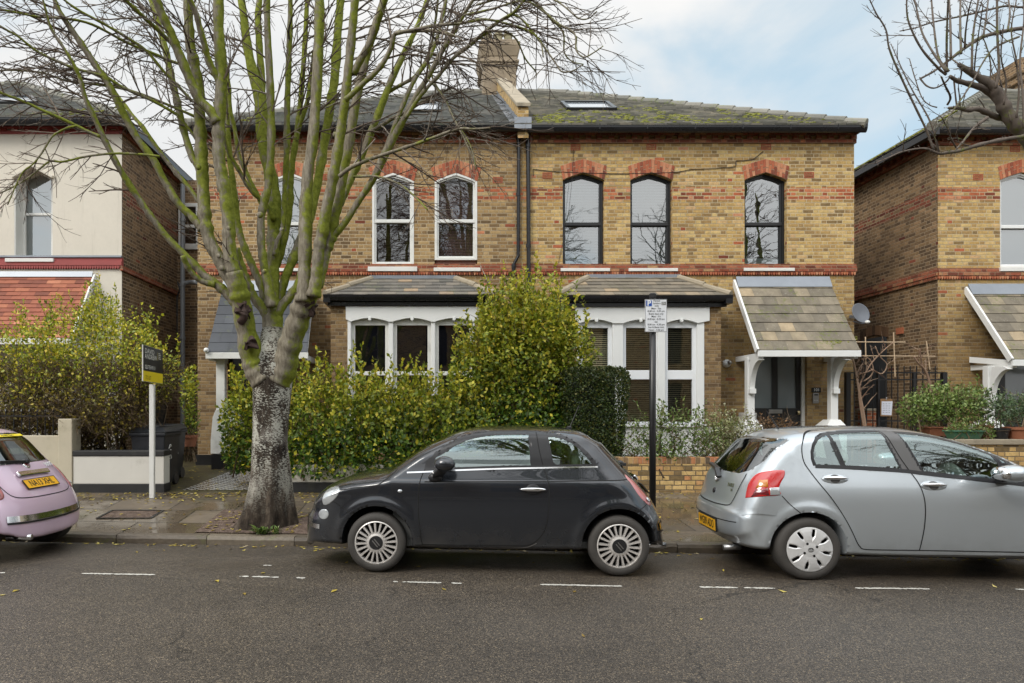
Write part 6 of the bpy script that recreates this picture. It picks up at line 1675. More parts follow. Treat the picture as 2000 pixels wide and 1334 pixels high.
class Tree:
    def __init__(s): s.limbs = []; s.tw = MB(); s.n = 0
    def limb(s, pts, y0, y1, extend=0, spawn=True):
        a, r = p3(pts, y0, y1)
        if extend:
            d = (a[-1]-a[-3]).normalized(); n = 8
            for i in range(1, n+1):
                t = i/n; a.append(a[-1]+(d+Vector((random.uniform(-.08,.08), random.uniform(-.08,.08), .0)))*extend/n); r.append(max(.006, r[-1]*.9))
        if len(r) > 14 and r[0] > .02:
            i = random.randint(12, 16)
            while i < len(r)-3:
                k = random.uniform(.08, .22); r[i] *= 1+k; r[i-1] *= 1+k*.4; r[i+1] *= 1+k*.3; i += random.randint(4, 9)
        s.limbs.append((a, r, spawn)); return a, r
    def twig(s, p, d, L, r, depth, droop):
        n = max(4, int(L/.09)); pts = [p]; q = Vector(p); d = d.normalized(); cur = Vector((random.uniform(-.25,.25), random.uniform(-.25,.25), random.uniform(-.1,.2)))
        for i in range(n):
            t = i/n
            d = (d + cur*.17 + Vector((0,0,-droop*.10*(1-t*1.6))) + Vector((random.gauss(0,.07), random.gauss(0,.07), random.gauss(0,.07)))).normalized()
            q = q+d*(L/n); pts.append(q)
        s.tw.tube(pts, [r*(1-.65*i/n)+.0008 for i in range(n+1)], 4 if r > .004 else 3, cap=False); s.n += 1
        if depth <= 0: return
        k = 1
        sp = .13 if depth > 1 else .085
        x = .12
        while x < L*.97:
            i = min(n-1, int(x/L*n)); t = (pts[i+1]-pts[i]).normalized()
            ax = Vector((random.gauss(0,1), random.gauss(0,.8), random.gauss(0,1))); ax = (ax-t*ax.dot(t)).normalized()
            nd = (t+ax*random.uniform(.4,.85)).normalized()
            rest = L-x
            s.twig(pts[i], nd, min(rest, L)*random.uniform(.28,.62)+.06 if depth > 1 else random.uniform(.05,.20), r*.55, depth-1, droop*.7)
            x += sp*random.uniform(.6, 1.6)
    def spray(s, a, r, step, lmin, lmax, droop, out, start=.15, rmax=.075, depth=2, upper=1e9):
        L = [0]
        for i in range(1, len(a)): L.append(L[-1]+(a[i]-a[i-1]).length)
        x = L[-1]*start
        while x < L[-1]:
            i = max(1, min(len(a)-1, int(np.searchsorted(L, x)))); t = (a[i]-a[i-1]).normalized()
            if r[i] < rmax:
                ax = Vector((random.gauss(0,1), random.gauss(0,.75), random.gauss(0,.7)))+Vector(out); ax = (ax-t*ax.dot(t)).normalized()
                d = t*random.uniform(.45,.9)+ax*random.uniform(.55,1)
                s.twig(a[i], d, random.uniform(lmin,lmax), min(.010, r[i]*.42)+.0015, depth, droop)
            x += step*random.uniform(.6,1.5)
    def done(s, root, mats):
        for a, r, _ in s.limbs:
            a2 = list(a); o = MB().tube(a2, [q*(1+.06*math.sin(i*1.7)) for i, q in enumerate(r)], 12 if r[0] > .03 else 7).build('limb', mats[0], root, smooth=True, recalc=False)
        t = s.tw.build('twigs', mats[1], root, recalc=False); t['kind'] = 'stuff'
T1 = thing('bare_tree', 'big bare street tree with mossy green limbs and a white lichened trunk', 'tree', (PX(524, TY), TY, .1))
# trunk with fluted root flare
secs = [(516,1046,136),(517,1038,110),(521,1022,98),(524,1000,90),(526,975,84),(528,940,77),(528,900,72),(527,860,68),(529,820,70),(531,780,74),(532,745,78),(531,722,80),(530,700,70),(530,670,48),(533,640,40)]
tk = MB(); n = 40; rows = []
dense = smooth_line([(a, b, w) for a, b, w in secs], 4)
for a, b, w in dense:
    c = W(a, b, TY); r = w*.5*TY/FOC; fl = max(0, min(1, (b-900)/140))
    for k in range(n):
        an = 2*math.pi*k/n; m = 1+fl*(.16*math.sin(an*5+1.3)+.09*math.sin(an*9+.4)+.12*fl*math.sin(an*3+2.2))+.03*noise.noise((math.cos(an)*2, math.sin(an)*2, c.z*3))+.02*math.sin(an*4+c.z*2)
        ex = 1.0+.25*max(0, (b-1010)/40)*max(0, math.cos(an-math.pi))
        tk.v.append((c.x+r*m*ex*math.cos(an), c.y+r*m*math.sin(an)*.95, c.z))
for i in range(len(dense)-1):
    for k in range(n): tk.f.append((i*n+k, i*n+(k+1) % n, (i+1)*n+(k+1) % n, (i+1)*n+k))
tk.build('trunk', M['trunk'], T1, smooth=True, recalc=False)
TR = Tree(); LB = TR.limb
y = TY
main = [
 # left leader and its fork
 ([(520,742,62),(503,720,54),(494,700,46),(486,668,40),(478,630,36),(471,590,37),(464,560,38),(456,530,32)], y-.05, y-.35, 0),
 ([(456,535,30),(450,505,28),(447,470,26),(447,440,25),(442,395,24),(435,350,23),(429,320,23),(427,285,24),(428,240,23),(432,168,22),(430,105,21),(427,50,20),(427,-10,19)], y-.33, y-.5, 1.5),
 ([(462,560,30),(440,530,26),(425,500,25),(411,476,24),(402,440,24),(399,410,24),(396,350,24),(394,315,23),(392,270,22),(390,225,21),(387,168,20),(381,130,19),(372,90,19),(369,50,18),(366,-10,17)], y-.3, y-.25, 1.5),
 ([(424,240,20),(410,215,19),(392,198,18),(375,165,18),(360,129,18),(346,96,17),(334,65,17),(320,36,16),(302,-8,15)], y-.45, y-.8, 1.2),
 ([(431,165,14),(418,140,13),(405,110,12),(399,84,12),(390,55,11),(384,30,11),(368,-8,10)], y-.45, y-.9, 1.0),
 # long limbs sweeping left
 ([(470,602,24),(455,587,19),(440,570,18),(420,554,17),(402,541,16),(385,522,14),(360,497,13),(330,467,12),(300,430,12),(279,400,12),(255,364,12),(234,330,11),(207,279,11),(192,246,10),(168,195,9),(159,162,8),(147,132,7),(120,87,6),(99,54,5),(84,0,4)], y-.2, y-1.3, .8),
 ([(420,556,13),(405,553,12),(390,547,11),(376,534,11),(366,520,11),(357,500,11)], y-.3, y-.55, 0),
 ([(396,448,20),(387,437,17),(372,420,15),(358,408,14),(342,389,14),(330,368,14),(320,352,13),(300,312,13),(270,273,13),(246,231,13),(216,171,13),(192,135,12),(162,90,11),(135,51,10),(114,18,9),(104,-8,8)], y-.3, y-.9, 1.0),
 ([(396,405,10),(384,387,9),(364,360,9),(345,339,9),(330,320,8),(315,300,8),(279,249,8),(261,228,7),(234,192,6),(207,156,5),(180,120,5)], y-.2, y+.6, .5),
 ([(392,335,16),(383,318,14),(375,306,14),(360,258,13),(351,222,13),(343,185,13),(333,144,13),(324,99,12),(309,45,11),(292,-8,10)], y-.25, y+.3, 1.2),
 ([(393,290,7),(375,260,6),(350,230,6),(342,222,6),(300,198,6),(240,171,6),(204,150,6),(141,132,5),(75,102,5),(36,72,4),(0,51,4),(-40,20,3)], y-.2, y-1.4, 0),
 ([(375,198,6),(345,165,6),(320,140,6),(285,99,6),(245,72,6),(210,51,5),(150,18,5),(118,-6,4)], y-.3, y-1.0, 0),
 ([(390,232,6),(333,207,5),(264,180,5),(210,168,5),(135,159,4),(75,141,4),(0,138,3),(-50,150,3)], y-.2, y-.9, 0),
 ([(366,130,6),(330,118,6),(300,105,6),(249,84,5),(180,48,5),(126,36,5),(75,33,4),(0,18,4)], y-.3, y-1.2, 0),
 ([(346,96,9),(322,72,8),(300,51,8),(268,22,8),(238,-6,7)], y-.5, y-1.0, .8),
 ([(195,267,7),(172,257,6),(150,246,6),(120,232,6),(90,219,6),(45,198,5),(0,181,5),(-40,160,4)], y-1.0, y-1.5, 0),
 ([(312,306,5),(280,302,4.5),(222,300,4.5),(168,306,4),(123,316,4),(99,315,4),(81,327,3.5),(54,348,3),(30,363,3),(0,378,2.5)], y-.8, y-1.3, 0),
 ([(150,246,4),(132,250,4),(105,264,4),(92,282,4),(81,300,3.5),(64,321,3),(45,336,3),(30,365,3),(15,400,2.5)], y-1.2, y-1.4, 0),
 # centre
 ([(533,660,44),(534,620,36),(531,585,30),(532,540,26),(534,500,25),(534,455,24),(537,395,25),(528,340,24),(516,280,26),(511,220,26),(506,180,24),(495,145,20),(484,95,17),(476,30,15),(470,-8,13)], y+.1, y+.9, 1.5),
 ([(508,200,15),(512,165,14),(508,114,14),(505,60,13),(504,30,12),(508,-8,11)], y+.75, y+.95, 1.3),
 ([(531,600,22),(526,570,18),(518,532,16),(513,500,16),(510,470,15),(510,425,15),(516,395,15),(522,374,15),(526,345,15),(529,300,15),(530,240,15),(527,150,14),(523,75,13),(521,-8,12)], y-.05, y-.1, 1.3),
 ([(536,500,10),(542,470,9),(552,449,9),(555,395,9),(557,350,10),(560,300,12),(561,210,12),(564,120,11),(567,30,10),(567,-8,9)], y+.1, y+.2, 1.2),
 ([(540,520,14),(549,494,14),(561,440,14),(566,395,14),(568,350,12),(572,310,12),(582,249,11),(591,150,10),(597,60,9),(600,-8,8)], y+.3, y+.8, 1.0),
 ([(582,255,9),(592,225,9),(600,200,9),(604,175,8),(606,150,6)], y+.5, y+.6, .4),
 ([(536,430,12),(520,402,10),(508,388,9),(495,377,9),(480,357,8),(468,335,8),(456,315,8),(448,302,7),(442,283,6)], y+.2, y-.2, .5),
 ([(512,400,10),(500,375,9),(490,357,9),(478,330,9),(466,302,8),(459,255,8),(450,216,8),(447,165,7),(440,120,6)], y+.15, y+.4, .8),
 ([(524,640,22),(518,600,16),(512,565,15),(500,535,14),(489,510,14),(480,490,14),(471,465,13),(465,440,13),(459,395,13),(454,350,12),(449,310,11),(446,270,10),(444,220,9)], y+.15, y+.7, 1.0),
 ([(528,630,24),(516,606,20),(498,584,18),(488,565,18),(478,540,17),(468,510,16),(462,485,14)], y+.1, y+.0, 0),
 # right side
 ([(540,618,20),(552,596,18),(566,580,17),(582,557,17),(590,535,16),(600,500,15)], y+.1, y+.3, 0),
 ([(541,610,18),(549,575,17),(558,542,17),(570,512,17),(586,470,16),(604,430,16),(618,370,17),(630,300,17),(640,240,17),(648,190,17),(654,150,17),(660,60,16),(666,-8,15)], y+.2, y+.9, 1.4),
 ([(540,742,60),(553,722,54),(562,690,46),(572,655,42),(583,625,42),(592,598,42),(604,570,42)], y-.05, y-.35, 0),
 ([(592,590,32),(594,560,27),(595,520,25),(596,485,25),(597,425,25),(599,370,23),(602,330,21),(609,290,21),(616,210,20),(621,120,20),(624,40,19),(624,-8,18)], y-.4, y-.3, 1.5),
 ([(612,580,30),(617,550,24),(620,520,23),(624,480,23),(631,449,22),(639,401,22),(645,375,20),(652,340,20),(662,280,19),(672,210,18),(678,160,18),(683,110,17),(690,40,16),(694,-8,16)], y-.45, y-.9, 1.5),
 ([(618,560,26),(630,518,22),(636,490,22),(643,472,22),(652,430,20),(660,398,20),(667,360,19),(672,330,19),(680,290,19),(688,240,18),(695,200,17),(706,145,17),(718,100,17),(730,60,16),(742,25,15),(752,-8,14)], y-.4, y-.4, 1.4),
 ([(640,480,15),(650,464,14),(668,443,13),(684,420,12),(699,395,12),(729,350,14),(750,305,16),(768,270,15),(792,228,12),(816,183,11),(840,144,10),(864,99,9),(886,62,8),(905,30,7),(928,-6,6)], y-.4, y-1.0, 1.0),
 ([(750,300,10),(762,268,9),(780,222,9),(798,180,9),(812,152,8),(834,120,8),(846,95,8),(856,66,7),(864,30,7),(872,-6,6)], y-.6, y-.3, 1.0),
 ([(792,231,8),(808,206,8),(822,186,8),(840,165,7),(855,150,7),(885,114,7),(915,90,7),(951,60,7),(975,42,6),(1003,25,6),(1027,-4,5)], y-.8, y-1.2, .6),
 ([(664,400,14),(675,375,14),(690,340,14),(702,315,14),(726,255,14),(744,210,14),(762,162,13),(786,111,12),(807,69,10),(822,34,9),(836,-6,8)], y-.2, y+.4, 1.2),
 ([(690,145,15),(705,115,14),(720,90,14),(732,60,13),(742,30,12),(754,-6,11)], y-.75, y-1.1, 1.0),
 ([(674,196,11),(690,182,10),(714,159,10),(730,145,10),(744,129,10),(755,112,9),(763,95,9),(768,78,8),(773,66,8),(800,61,7),(840,60,7),(866,65,6),(888,70,5)], y-.9, y-1.4, 0),
 ([(662,345,8),(681,330,8),(700,320,8),(720,312,7),(765,297,7),(810,282,6),(852,267,6),(894,252,5),(925,252,4),(957,250,3)], y-.9, y-1.5, 0),
 ([(690,345,5),(702,345,5),(738,345,4.5),(780,360,4),(810,384,3.5),(835,410,3)], y-.5, y-1.2, 0),
 ([(726,256,8),(744,246,7),(768,231,7),(800,215,6),(830,196,5),(860,182,4)], y-.1, y-.5, .3),
 ([(758,180,8),(785,165,7),(810,150,7),(828,125,6),(840,99,6),(846,70,5),(852,30,5)], y+.2, y-.2, .8),
 ([(770,66,6),(810,58,6),(850,50,6),(900,46,5),(940,38,5),(975,42,4)], y-1.3, y-1.2, 0),
 # fine arching ends on the right
 ([(905,30,4),(960,18,4),(1023,2,4),(1064,25,4),(1089,46,4),(1122,66,3.5),(1125,97,3),(1140,112,3),(1161,102,2.5),(1178,90,2)], y-1.0, y-1.4, 0),
 ([(930,10,4),(990,-5,4),(1038,0,4),(1077,38,4),(1100,64,3.5),(1102,102,3),(1117,120,2.5),(1140,126,2)], y-1.0, y-1.1, 0),
 ([(951,60,4),(985,35,4),(1013,33,4),(1051,76,4),(1084,122,3),(1097,140,3),(1117,139,2.5),(1138,127,2)], y-1.1, y-1.3, 0),
 ([(915,90,4),(960,62,4),(1003,71,3.5),(1026,115,3),(1046,140,2.5),(1047,153,2)], y-1.0, y-.8, 0),
 ([(1000,-10,4),(1045,-12,4),(1082,0,3.5),(1105,15,3),(1130,36,3),(1150,36,2.5),(1166,22,2)], y-1.2, y-1.5, 0),
 ([(972,42,4),(1013,53,4),(1038,64,3.5),(1056,84,3),(1061,112,2.5)], y-1.1, y-1.3, 0),
 ([(834,120,4),(849,162,4),(870,195,4),(885,231,3.5),(903,264,3),(921,303,3),(930,330,2)], y-.6, y-1.0, 0),
 ([(830,150,4),(855,175,4),(873,204,3.5),(891,240,3),(911,270,3),(924,301,2.5),(929,331,2)], y-.8, y-1.3, 0),
]
for pts, a, b, ex in main: LB(pts, a, b, ex)
for a, r, _ in list(TR.limbs):
    xm = (a[-1].x+a[len(a)//2].x)/2 - PX(530, TY); L = sum((a[i]-a[i-1]).length for i in range(1, len(a)))
    if L < .9: continue
    o = (.9 if xm > 0 else -.9, 0, .15)
    thin = r[0] < .03
    TR.spray(a, r, .115 if thin else .20, .25, .95 if thin else 1.35, .9 if xm > 0 else .5, o, start=.1 if thin else .38, depth=2)
M['twig_ends'] = M['twig']
TR.done(T1, (M['limb'], M['twig']))
wm = [(475,610,.10,.15,.12,-.42),(489,672,.07,.10,.09,-.42),(600,590,.12,.15,.20,-.42)]
for (px, py, rx, ry, rz, dy) in wm:
    rx *= .9; ry *= .5
    q = MB(); q.ellipsoid(W(px, py, TY-.32), (rx, ry, rz), 30, 22)
    for i in range(len(q.v)):
        p = Vector(q.v[i]); k = noise.noise(p*17)*.07; q.v[i] = (p.x+k, p.y+noise.noise(p*22+Vector((5,0,0)))*.06-.01, p.z+noise.noise(p*13+Vector((0,9,0)))*.10)
    q.build('bark_wound', M['wound'], T1, smooth=True, recalc=False)
kn = [(427,500,.03),(433,524,.035),(447,446,.03),(595,453,.03),(628,456,.035),(651,466,.05),(640,402,.025),(517,530,.03),(508,420,.04),(655,263,.035),(388,327,.035),(552,448,.02)]
for (px, py, r) in kn:
    q = MB(); q.ellipsoid(W(px, py, TY-.42), (r, r*.8, r), 10, 7); q.build('knot', M['limb'], T1, smooth=True, recalc=False)
# ---- fruit tree reaching in from the right
T2 = thing('bare_tree', 'bare fruit tree with upright shoots reaching into the top right corner', 'tree', (PX(2090, 9.9), 9.9, .3))
T = Tree(); y = 9.6
fr = [
 ([(2092,960,46),(2090,850,40),(2084,700,36),(2075,560,34),(2066,450,32),(2050,360,30),(2025,300,28),(2000,262,26),(1978,238,24),(1962,212,22),(1950,188,20),(1938,170,17),(1920,157,14),(1896,142,11),(1872,126,8)], y+.1, y-.3),
 ([(1956,205,16),(1944,190,14),(1920,173,12),(1896,165,10),(1870,158,8),(1855,149,6)], y-.1, y-.5),
 ([(1980,240,14),(1962,232,12),(1944,228,11),(1925,219,10),(1908,213,9),(1890,215,8),(1872,211,7),(1853,211,5)], y, y-.6),
 ([(2040,250,9),(2000,266,8),(1968,271,7),(1920,281,7),(1872,295,6),(1850,298,6),(1833,300,5),(1805,290,3.5),(1764,296,3),(1735,308,2.5),(1709,319,2)], y-.3, y-.9),
 ([(2060,50,9),(2000,55,8),(1968,60,7),(1920,72,7),(1884,94,6),(1853,118,5),(1824,139,4),(1797,154,3.5)], y+.3, y-.2),
 ([(2050,5,5),(1999,14,4),(1965,12,4),(1932,19,4),(1886,30,3.5),(1824,43,3),(1790,54,2.5),(1757,61,2)], y+.2, y+.4),
 ([(1990,72,4),(1960,84,4),(1935,100,3.5),(1915,130,3),(1905,150,3),(1880,190,3),(1855,225,2.5),(1840,250,2)], y-.3, y-.7),
 ([(1928,230,7),(1912,242,6),(1897,256,5),(1882,275,4),(1868,291,3)], y-.4, y-.8),
 ([(1797,154,3),(1810,168,3),(1826,172,3),(1845,162,3),(1856,150,3)], y-.2, y-.4),
]
for k, (pts, a, b) in enumerate(fr): T.limb(pts, a, b, 0)
up = [
 [(1848,146,5),(1833,134,4.5),(1800,96,4),(1778,53,3.5),(1771,24,3),(1771,-10,2.5)], [(1848,140,5),(1824,106,4),(1802,67,3.5),(1793,31,3),(1784,-10,2.5)],
 [(1853,140,5),(1833,113,4),(1824,55,3.5),(1818,-10,3)], [(1849,142,4.5),(1849,72,4),(1852,-10,3)], [(1857,113,4.5),(1856,48,4),(1853,-10,3)],
 [(1877,105,4.5),(1875,48,4),(1876,-10,3)], [(1898,139,4.5),(1900,72,4),(1912,-10,3)], [(1944,172,6),(1951,134,5),(1948,72,4.5),(1947,-10,4)],
 [(1824,294,4.5),(1809,254,4),(1785,204,4),(1759,149,4),(1737,96,3.5),(1730,58,3),(1711,26,2.5),(1696,-6,2)], [(1826,264,3),(1812,228,3),(1781,175,2.5),(1757,125,2),(1740,86,1.5)],
 [(1870,293,3),(1858,272,3),(1850,250,2.5),(1838,228,2)], [(1834,296,3),(1828,275,2.5),(1815,255,2)], [(1850,205,4),(1856,190,4),(1846,168,3.5),(1838,150,3)],
 [(1884,94,4),(1886,60,3),(1892,20,2.5),(1900,-10,2)], [(1920,72,4),(1925,40,3),(1930,0,2.5)], [(1968,60,4),(1972,25,3),(1968,-10,2.5)], [(1985,230,4),(1990,180,3.5),(1985,120,3),(1975,60,2.5),(1985,0,2)],
 [(1960,205,4),(1965,160,3),(1955,110,2.5),(1960,50,2)], [(2000,250,5),(1998,190,4),(1992,120,3.5),(2000,40,3),(1998,-10,3)], [(1830,210,2.5),(1815,205,2),(1800,190,2),(1786,150,2),(1776,115,1.5)],
 [(1902,150,3),(1905,110,2.5),(1912,60,2),(1920,10,2)], [(1975,240,3),(1962,190,2.5),(1948,140,2),(1925,90,2)], [(1932,168,3),(1935,130,2.5),(1928,95,2),(1918,70,2)], [(1862,150,3),(1868,205,3),(1872,211,3)],
]
for pts in up:
    a, r = T.limb(pts, y-.35+random.uniform(-.3,.3), y-.4+random.uniform(-.5,.5), .5 if pts[-1][1] < 0 else 0)
for a, r, _ in T.limbs:
    L = sum((a[i]-a[i-1]).length for i in range(1, len(a)))
    # short spurs
    x = .25
    while x < L:
        i = max(1, min(len(a)-1, int(x/L*len(a)))); t = (a[i]-a[i-1]).normalized()
        if r[i] < .04 and a[i].x < 8.7:
            ax = Vector((random.gauss(0,1), random.gauss(0,1), random.gauss(.2,1))); ax = (ax-t*ax.dot(t)).normalized()
            T.tw.tube([a[i], a[i]+ax*random.uniform(.02,.05)+t*.02], [.0045, .003], 4); T.tw.ellipsoid(a[i]+ax*random.uniform(.025,.05)+t*.02, (.006,.006,.008), 5, 4) if random.random() < .5 else None
        x += random.uniform(.035, .08)
    if L > .8: T.spray(a, r, .5, .15, .6, -.2, (-.5,0,.5), start=.4, depth=1)
T.done(T2, (M['fruit_bark'], M['fruit_bark']))
# ---- the tree across the road, for the window reflections
T3 = dup(T1, loc=(2.5, -5.2, .1), rotz=2.6, label='bare tree across the road, seen only as reflected branches in panes'); T3.scale = (1.65,)*3
T4 = dup(T1, loc=(15.0, -4.6, .1), rotz=.9, label='second bare tree across the road, seen only as branches reflected upstairs'); T4.scale = (1.5,)*3
# ================================================================ HEDGES, SHRUBS, POT PLANTS
def leaf_arrays(P, D, S, L, Wd, fold=.25):
    """P base, D direction, S side (n,3): folded four-point leaves"""
    n = len(P); U = np.cross(D, S); L = L[:,None]; Wd = Wd[:,None]
    mid = P+D*L*.48
    V = np.stack([P, mid+S*Wd+U*Wd*fold, P+D*L, mid-S*Wd+U*Wd*fold], 1).reshape(-1, 3)
    F = np.arange(n*4).reshape(n, 4); return V, F
def rand_unit(n):
    v = RNG.normal(size=(n,3)); return v/np.linalg.norm(v, axis=1)[:,None]
def add_leaves(name, P, Nn, size, aspect, mat, parent, upbias=.25, kind=True, jitter=.8):
    n = len(P); D = Nn*.5+rand_unit(n)*jitter+np.array([0,0,upbias]); D /= np.linalg.norm(D, axis=1)[:,None]
    S = np.cross(D, rand_unit(n)); S /= np.linalg.norm(S, axis=1)[:,None]+1e-9
    # turn leaf faces to look outwards
    U = np.cross(D, S); tgt = Nn+rand_unit(n)*.7; tgt -= D*(tgt*D).sum(1)[:,None]; tgt /= np.linalg.norm(tgt, axis=1)[:,None]+1e-9
    S = np.cross(tgt, D)
    L = size*RNG.uniform(.6, 1.35, n); V, F = leaf_arrays(P, D, S, L, L*aspect*RNG.uniform(.8, 1.2, n))
    return V, F
def mesh_np(name, V, F, mat, parent, stuff=False):
    off = np.array(root_of(parent).location); me = bpy.data.meshes.new(name); V = V-off
    me.vertices.add(len(V)); me.vertices.foreach_set('co', V.astype(np.float32).ravel())
    k = F.shape[1]; me.loops.add(F.size); me.loops.foreach_set('vertex_index', F.astype(np.int32).ravel())
    me.polygons.add(len(F)); me.polygons.foreach_set('loop_start', np.arange(0, F.size, k, dtype=np.int32)); me.polygons.foreach_set('loop_total', np.full(len(F), k, np.int32))
    me.update(calc_edges=True); me.validate()
    o = link_mesh(name, me, mat, parent)
    if stuff: o['kind'] = 'stuff'
    return o
def vnoise(P, f):
    return np.array([noise.noise((p[0]*f, p[1]*f, p[2]*f)) for p in P])
def blob_points(blobs, n, shell=.2, lump=.28, lf=2.2, zmin=.3):
    """points through lumpy ellipsoids, crowded near the surface; returns points and outward normals"""
    w = np.array([b[3]*b[5]+b[3]*b[4]+b[4]*b[5] for b in blobs]); w = w/w.sum(); Ps = []; Ns = []
    for b, k in zip(blobs, (w*n).astype(int)):
        c = np.array(b[:3]); r = np.array(b[3:6]); d = rand_unit(k)
        rad = 1-np.abs(RNG.normal(0, shell, k)); rad = np.clip(rad, .15, 1)
        p = c+d*r*rad[:,None]; nn = d/r; nn /= np.linalg.norm(nn, axis=1)[:,None]
        lm = vnoise(p+np.array([3.1,7.7,1.3]), lf); p = c+(p-c)*(1+lump*lm)[:,None]
        m = p[:,2] > zmin; Ps.append(p[m]); Ns.append(nn[m])
    return np.concatenate(Ps), np.concatenate(Ns)
def shoots(mbst, starts, lmin, lmax, lean, leafsize, gap=.045, r=.004):
    """thin upright shoots carrying leaves; returns leaf base points and directions"""
    P = []; N = []
    for s in starts:
        p = Vector(s); d = Vector((random.gauss(0, lean), random.gauss(0, lean), 1)).normalized(); L = random.uniform(lmin, lmax); n = max(3, int(L/gap)); pts = [p]
        for i in range(n):
            d = (d+Vector((random.gauss(0,.06), random.gauss(0,.06), .02))).normalized(); p = p+d*(L/n); pts.append(p)
            for k in range(2):
                a = random.uniform(0, 6.28); P.append(tuple(p)); N.append((math.cos(a), math.sin(a), .5))
        mbst.tube(pts, [r*(1-.6*i/n) for i in range(n+1)], 4, cap=False)
    N = np.array(N); N /= np.linalg.norm(N, axis=1)[:,None]; return np.array(P), N
def leaf_mat(name, lo, hi, z0, z1, rough=.42):
    """leaf colour per leaf; young yellow growth towards the top of the plant"""
    g = G(name); r = g.rnd(); z = g.sep(g.pos())[2]; nz = g.noise(g.pos(), 1.7, 3)
    a = g.ramp(r, lo); b = g.ramp(r, hi)
    t = g.smooth(g.math('ADD', z, g.math('MULTIPLY', g.math('SUBTRACT', nz, .5), 1.6)), z0, z1)
    c = g.mix(t, a, b)
    bs = g.bsdf(c, rough, spec=.45)
    tl = g.n('BsdfTranslucent'); g.put(tl.inputs['Color'], c); mx = g.n('MixShader'); mx.inputs[0].default_value = .22
    g.nt.links.new(bs, mx.inputs[1]); g.nt.links.new(tl.outputs[0], mx.inputs[2]); return g.end(mx.outputs[0])
DKG = [(0,(.022,.055,.008)),(.35,(.05,.115,.014)),(.65,(.11,.20,.022)),(.84,(.22,.31,.03)),(.90,(.52,.50,.04)),(1,(.66,.56,.05))]
YEL = [(0,(.10,.15,.012)),(.3,(.25,.31,.022)),(.6,(.44,.45,.035)),(.85,(.64,.57,.05)),(1,(.66,.50,.07))]
M['hedge_leaf'] = leaf_mat('privet leaf', DKG, YEL, .9, 2.1)
M['bush_leaf'] = leaf_mat('tall bush leaf', DKG, YEL, 1.3, 3.2)
M['left_leaf'] = leaf_mat('thinning bush leaf', [(0,(.06,.055,.02)),(.4,(.15,.12,.03)),(.75,(.33,.27,.04)),(1,(.5,.38,.07))], YEL, 1.45, 2.15)
M['box_leaf'] = leaf_mat('clipped hedge leaf', [(0,(.016,.030,.008)),(.5,(.04,.07,.014)),(.85,(.08,.115,.022)),(1,(.2,.18,.04))], [(0,(.02,.03,.008)),(.6,(.06,.075,.018)),(1,(.15,.12,.05))], 1.5, 3.2)
M['fresh_leaf'] = leaf_mat('fresh green leaf', [(0,(.03,.06,.012)),(.5,(.085,.15,.025)),(.85,(.17,.25,.05)),(1,(.32,.36,.16))], [(0,(.06,.10,.02)),(.5,(.14,.22,.04)),(1,(.30,.36,.12))], .8, 1.6)
M['pale_leaf'] = leaf_mat('variegated leaf', [(0,(.05,.08,.02)),(.5,(.16,.2,.06)),(1,(.5,.5,.32))], [(0,(.12,.15,.04)),(.5,(.26,.28,.1)),(1,(.6,.58,.4))], .8, 1.5)
M['brown_leaf'] = leaf_mat('withered leaf', [(0,(.05,.025,.012)),(.6,(.16,.08,.035)),(1,(.28,.17,.08))], [(0,(.08,.04,.02)),(1,(.26,.15,.07))], .8, 1.6)
M['stem'] = island_mat('shrub stem', [(0,(.05,.035,.022)),(.6,(.12,.085,.05)),(1,(.19,.14,.09))], .85, .3, 12, bump=0, spec=.2)
def B(px, py, Y, rx, ry, rz): q = W(px, py, Y); return (q.x, q.y, q.z, rx, ry, rz)
def shrub(name, label, cat, blobs, n, size, aspect, mat, shoot_n=0, sl=(.25,.6), stems=14, shell=.2, lump=.28, zmin=.3, lf=2.2, base=None, twigs=0, group=None, lean=.18, twz=9, jit=.8):
    cx = np.mean([b[0] for b in blobs]); cy = np.mean([b[1] for b in blobs]); zb_ = zmin
    root = thing(name, label, cat, (cx, cy, zb_), 0, group)
    P, N = blob_points(blobs, n, shell, lump, lf, zmin)
    st = MB()
    parts = [add_leaves('foliage', P, N, size, aspect, mat, root, jitter=jit)]
    if shoot_n:
        top = P[(N[:,2] > .25)]; idx = RNG.choice(len(top), shoot_n)
        sp_, sn = shoots(st, top[idx], sl[0], sl[1], lean, size)
        parts.append(add_leaves('foliage', sp_, sn, size*1.0, aspect, mat, root, upbias=.5))
    V = np.concatenate([p[0] for p in parts]); F = np.concatenate([p[1]+o for p, o in zip(parts, np.cumsum([0]+[len(p[0]) for p in parts[:-1]]))])
    mesh_np('foliage', V, F, mat, root)
    for i in range(stems):
        b = random.choice(blobs); e = Vector(b[:3])+Vector(rand_unit(1)[0])*min(b[3:6])*.8
        s = Vector((b[0]+random.gauss(0,.12), b[1]+random.gauss(0,.1), zmin-.05)); m = (s+e)/2+Vector((random.gauss(0,.08), random.gauss(0,.08), .05))
        st.tube([s, (s+m)/2, m, e], [.014, .012, .009, .004], 5)
    if twigs:
        idx = RNG.choice(len(P), twigs)
        for i in idx:
            if P[i][2] > twz: continue
            p = Vector(P[i]); d = (Vector(N[i])*.5+Vector(rand_unit(1)[0])+Vector((0,0,.25))).normalized(); L = random.uniform(.08, .34); pts = [p]
            for k in range(4): d = (d+Vector((random.gauss(0,.18), random.gauss(0,.18), random.gauss(0,.15)))).normalized(); p = p+d*L/4; pts.append(p)
            st.tube(pts, [.0042, .0038, .0032, .0026, .0018], 3, cap=False)
    st.build('stems', M['stem'], root, recalc=False)
    return root
HY = 11.25
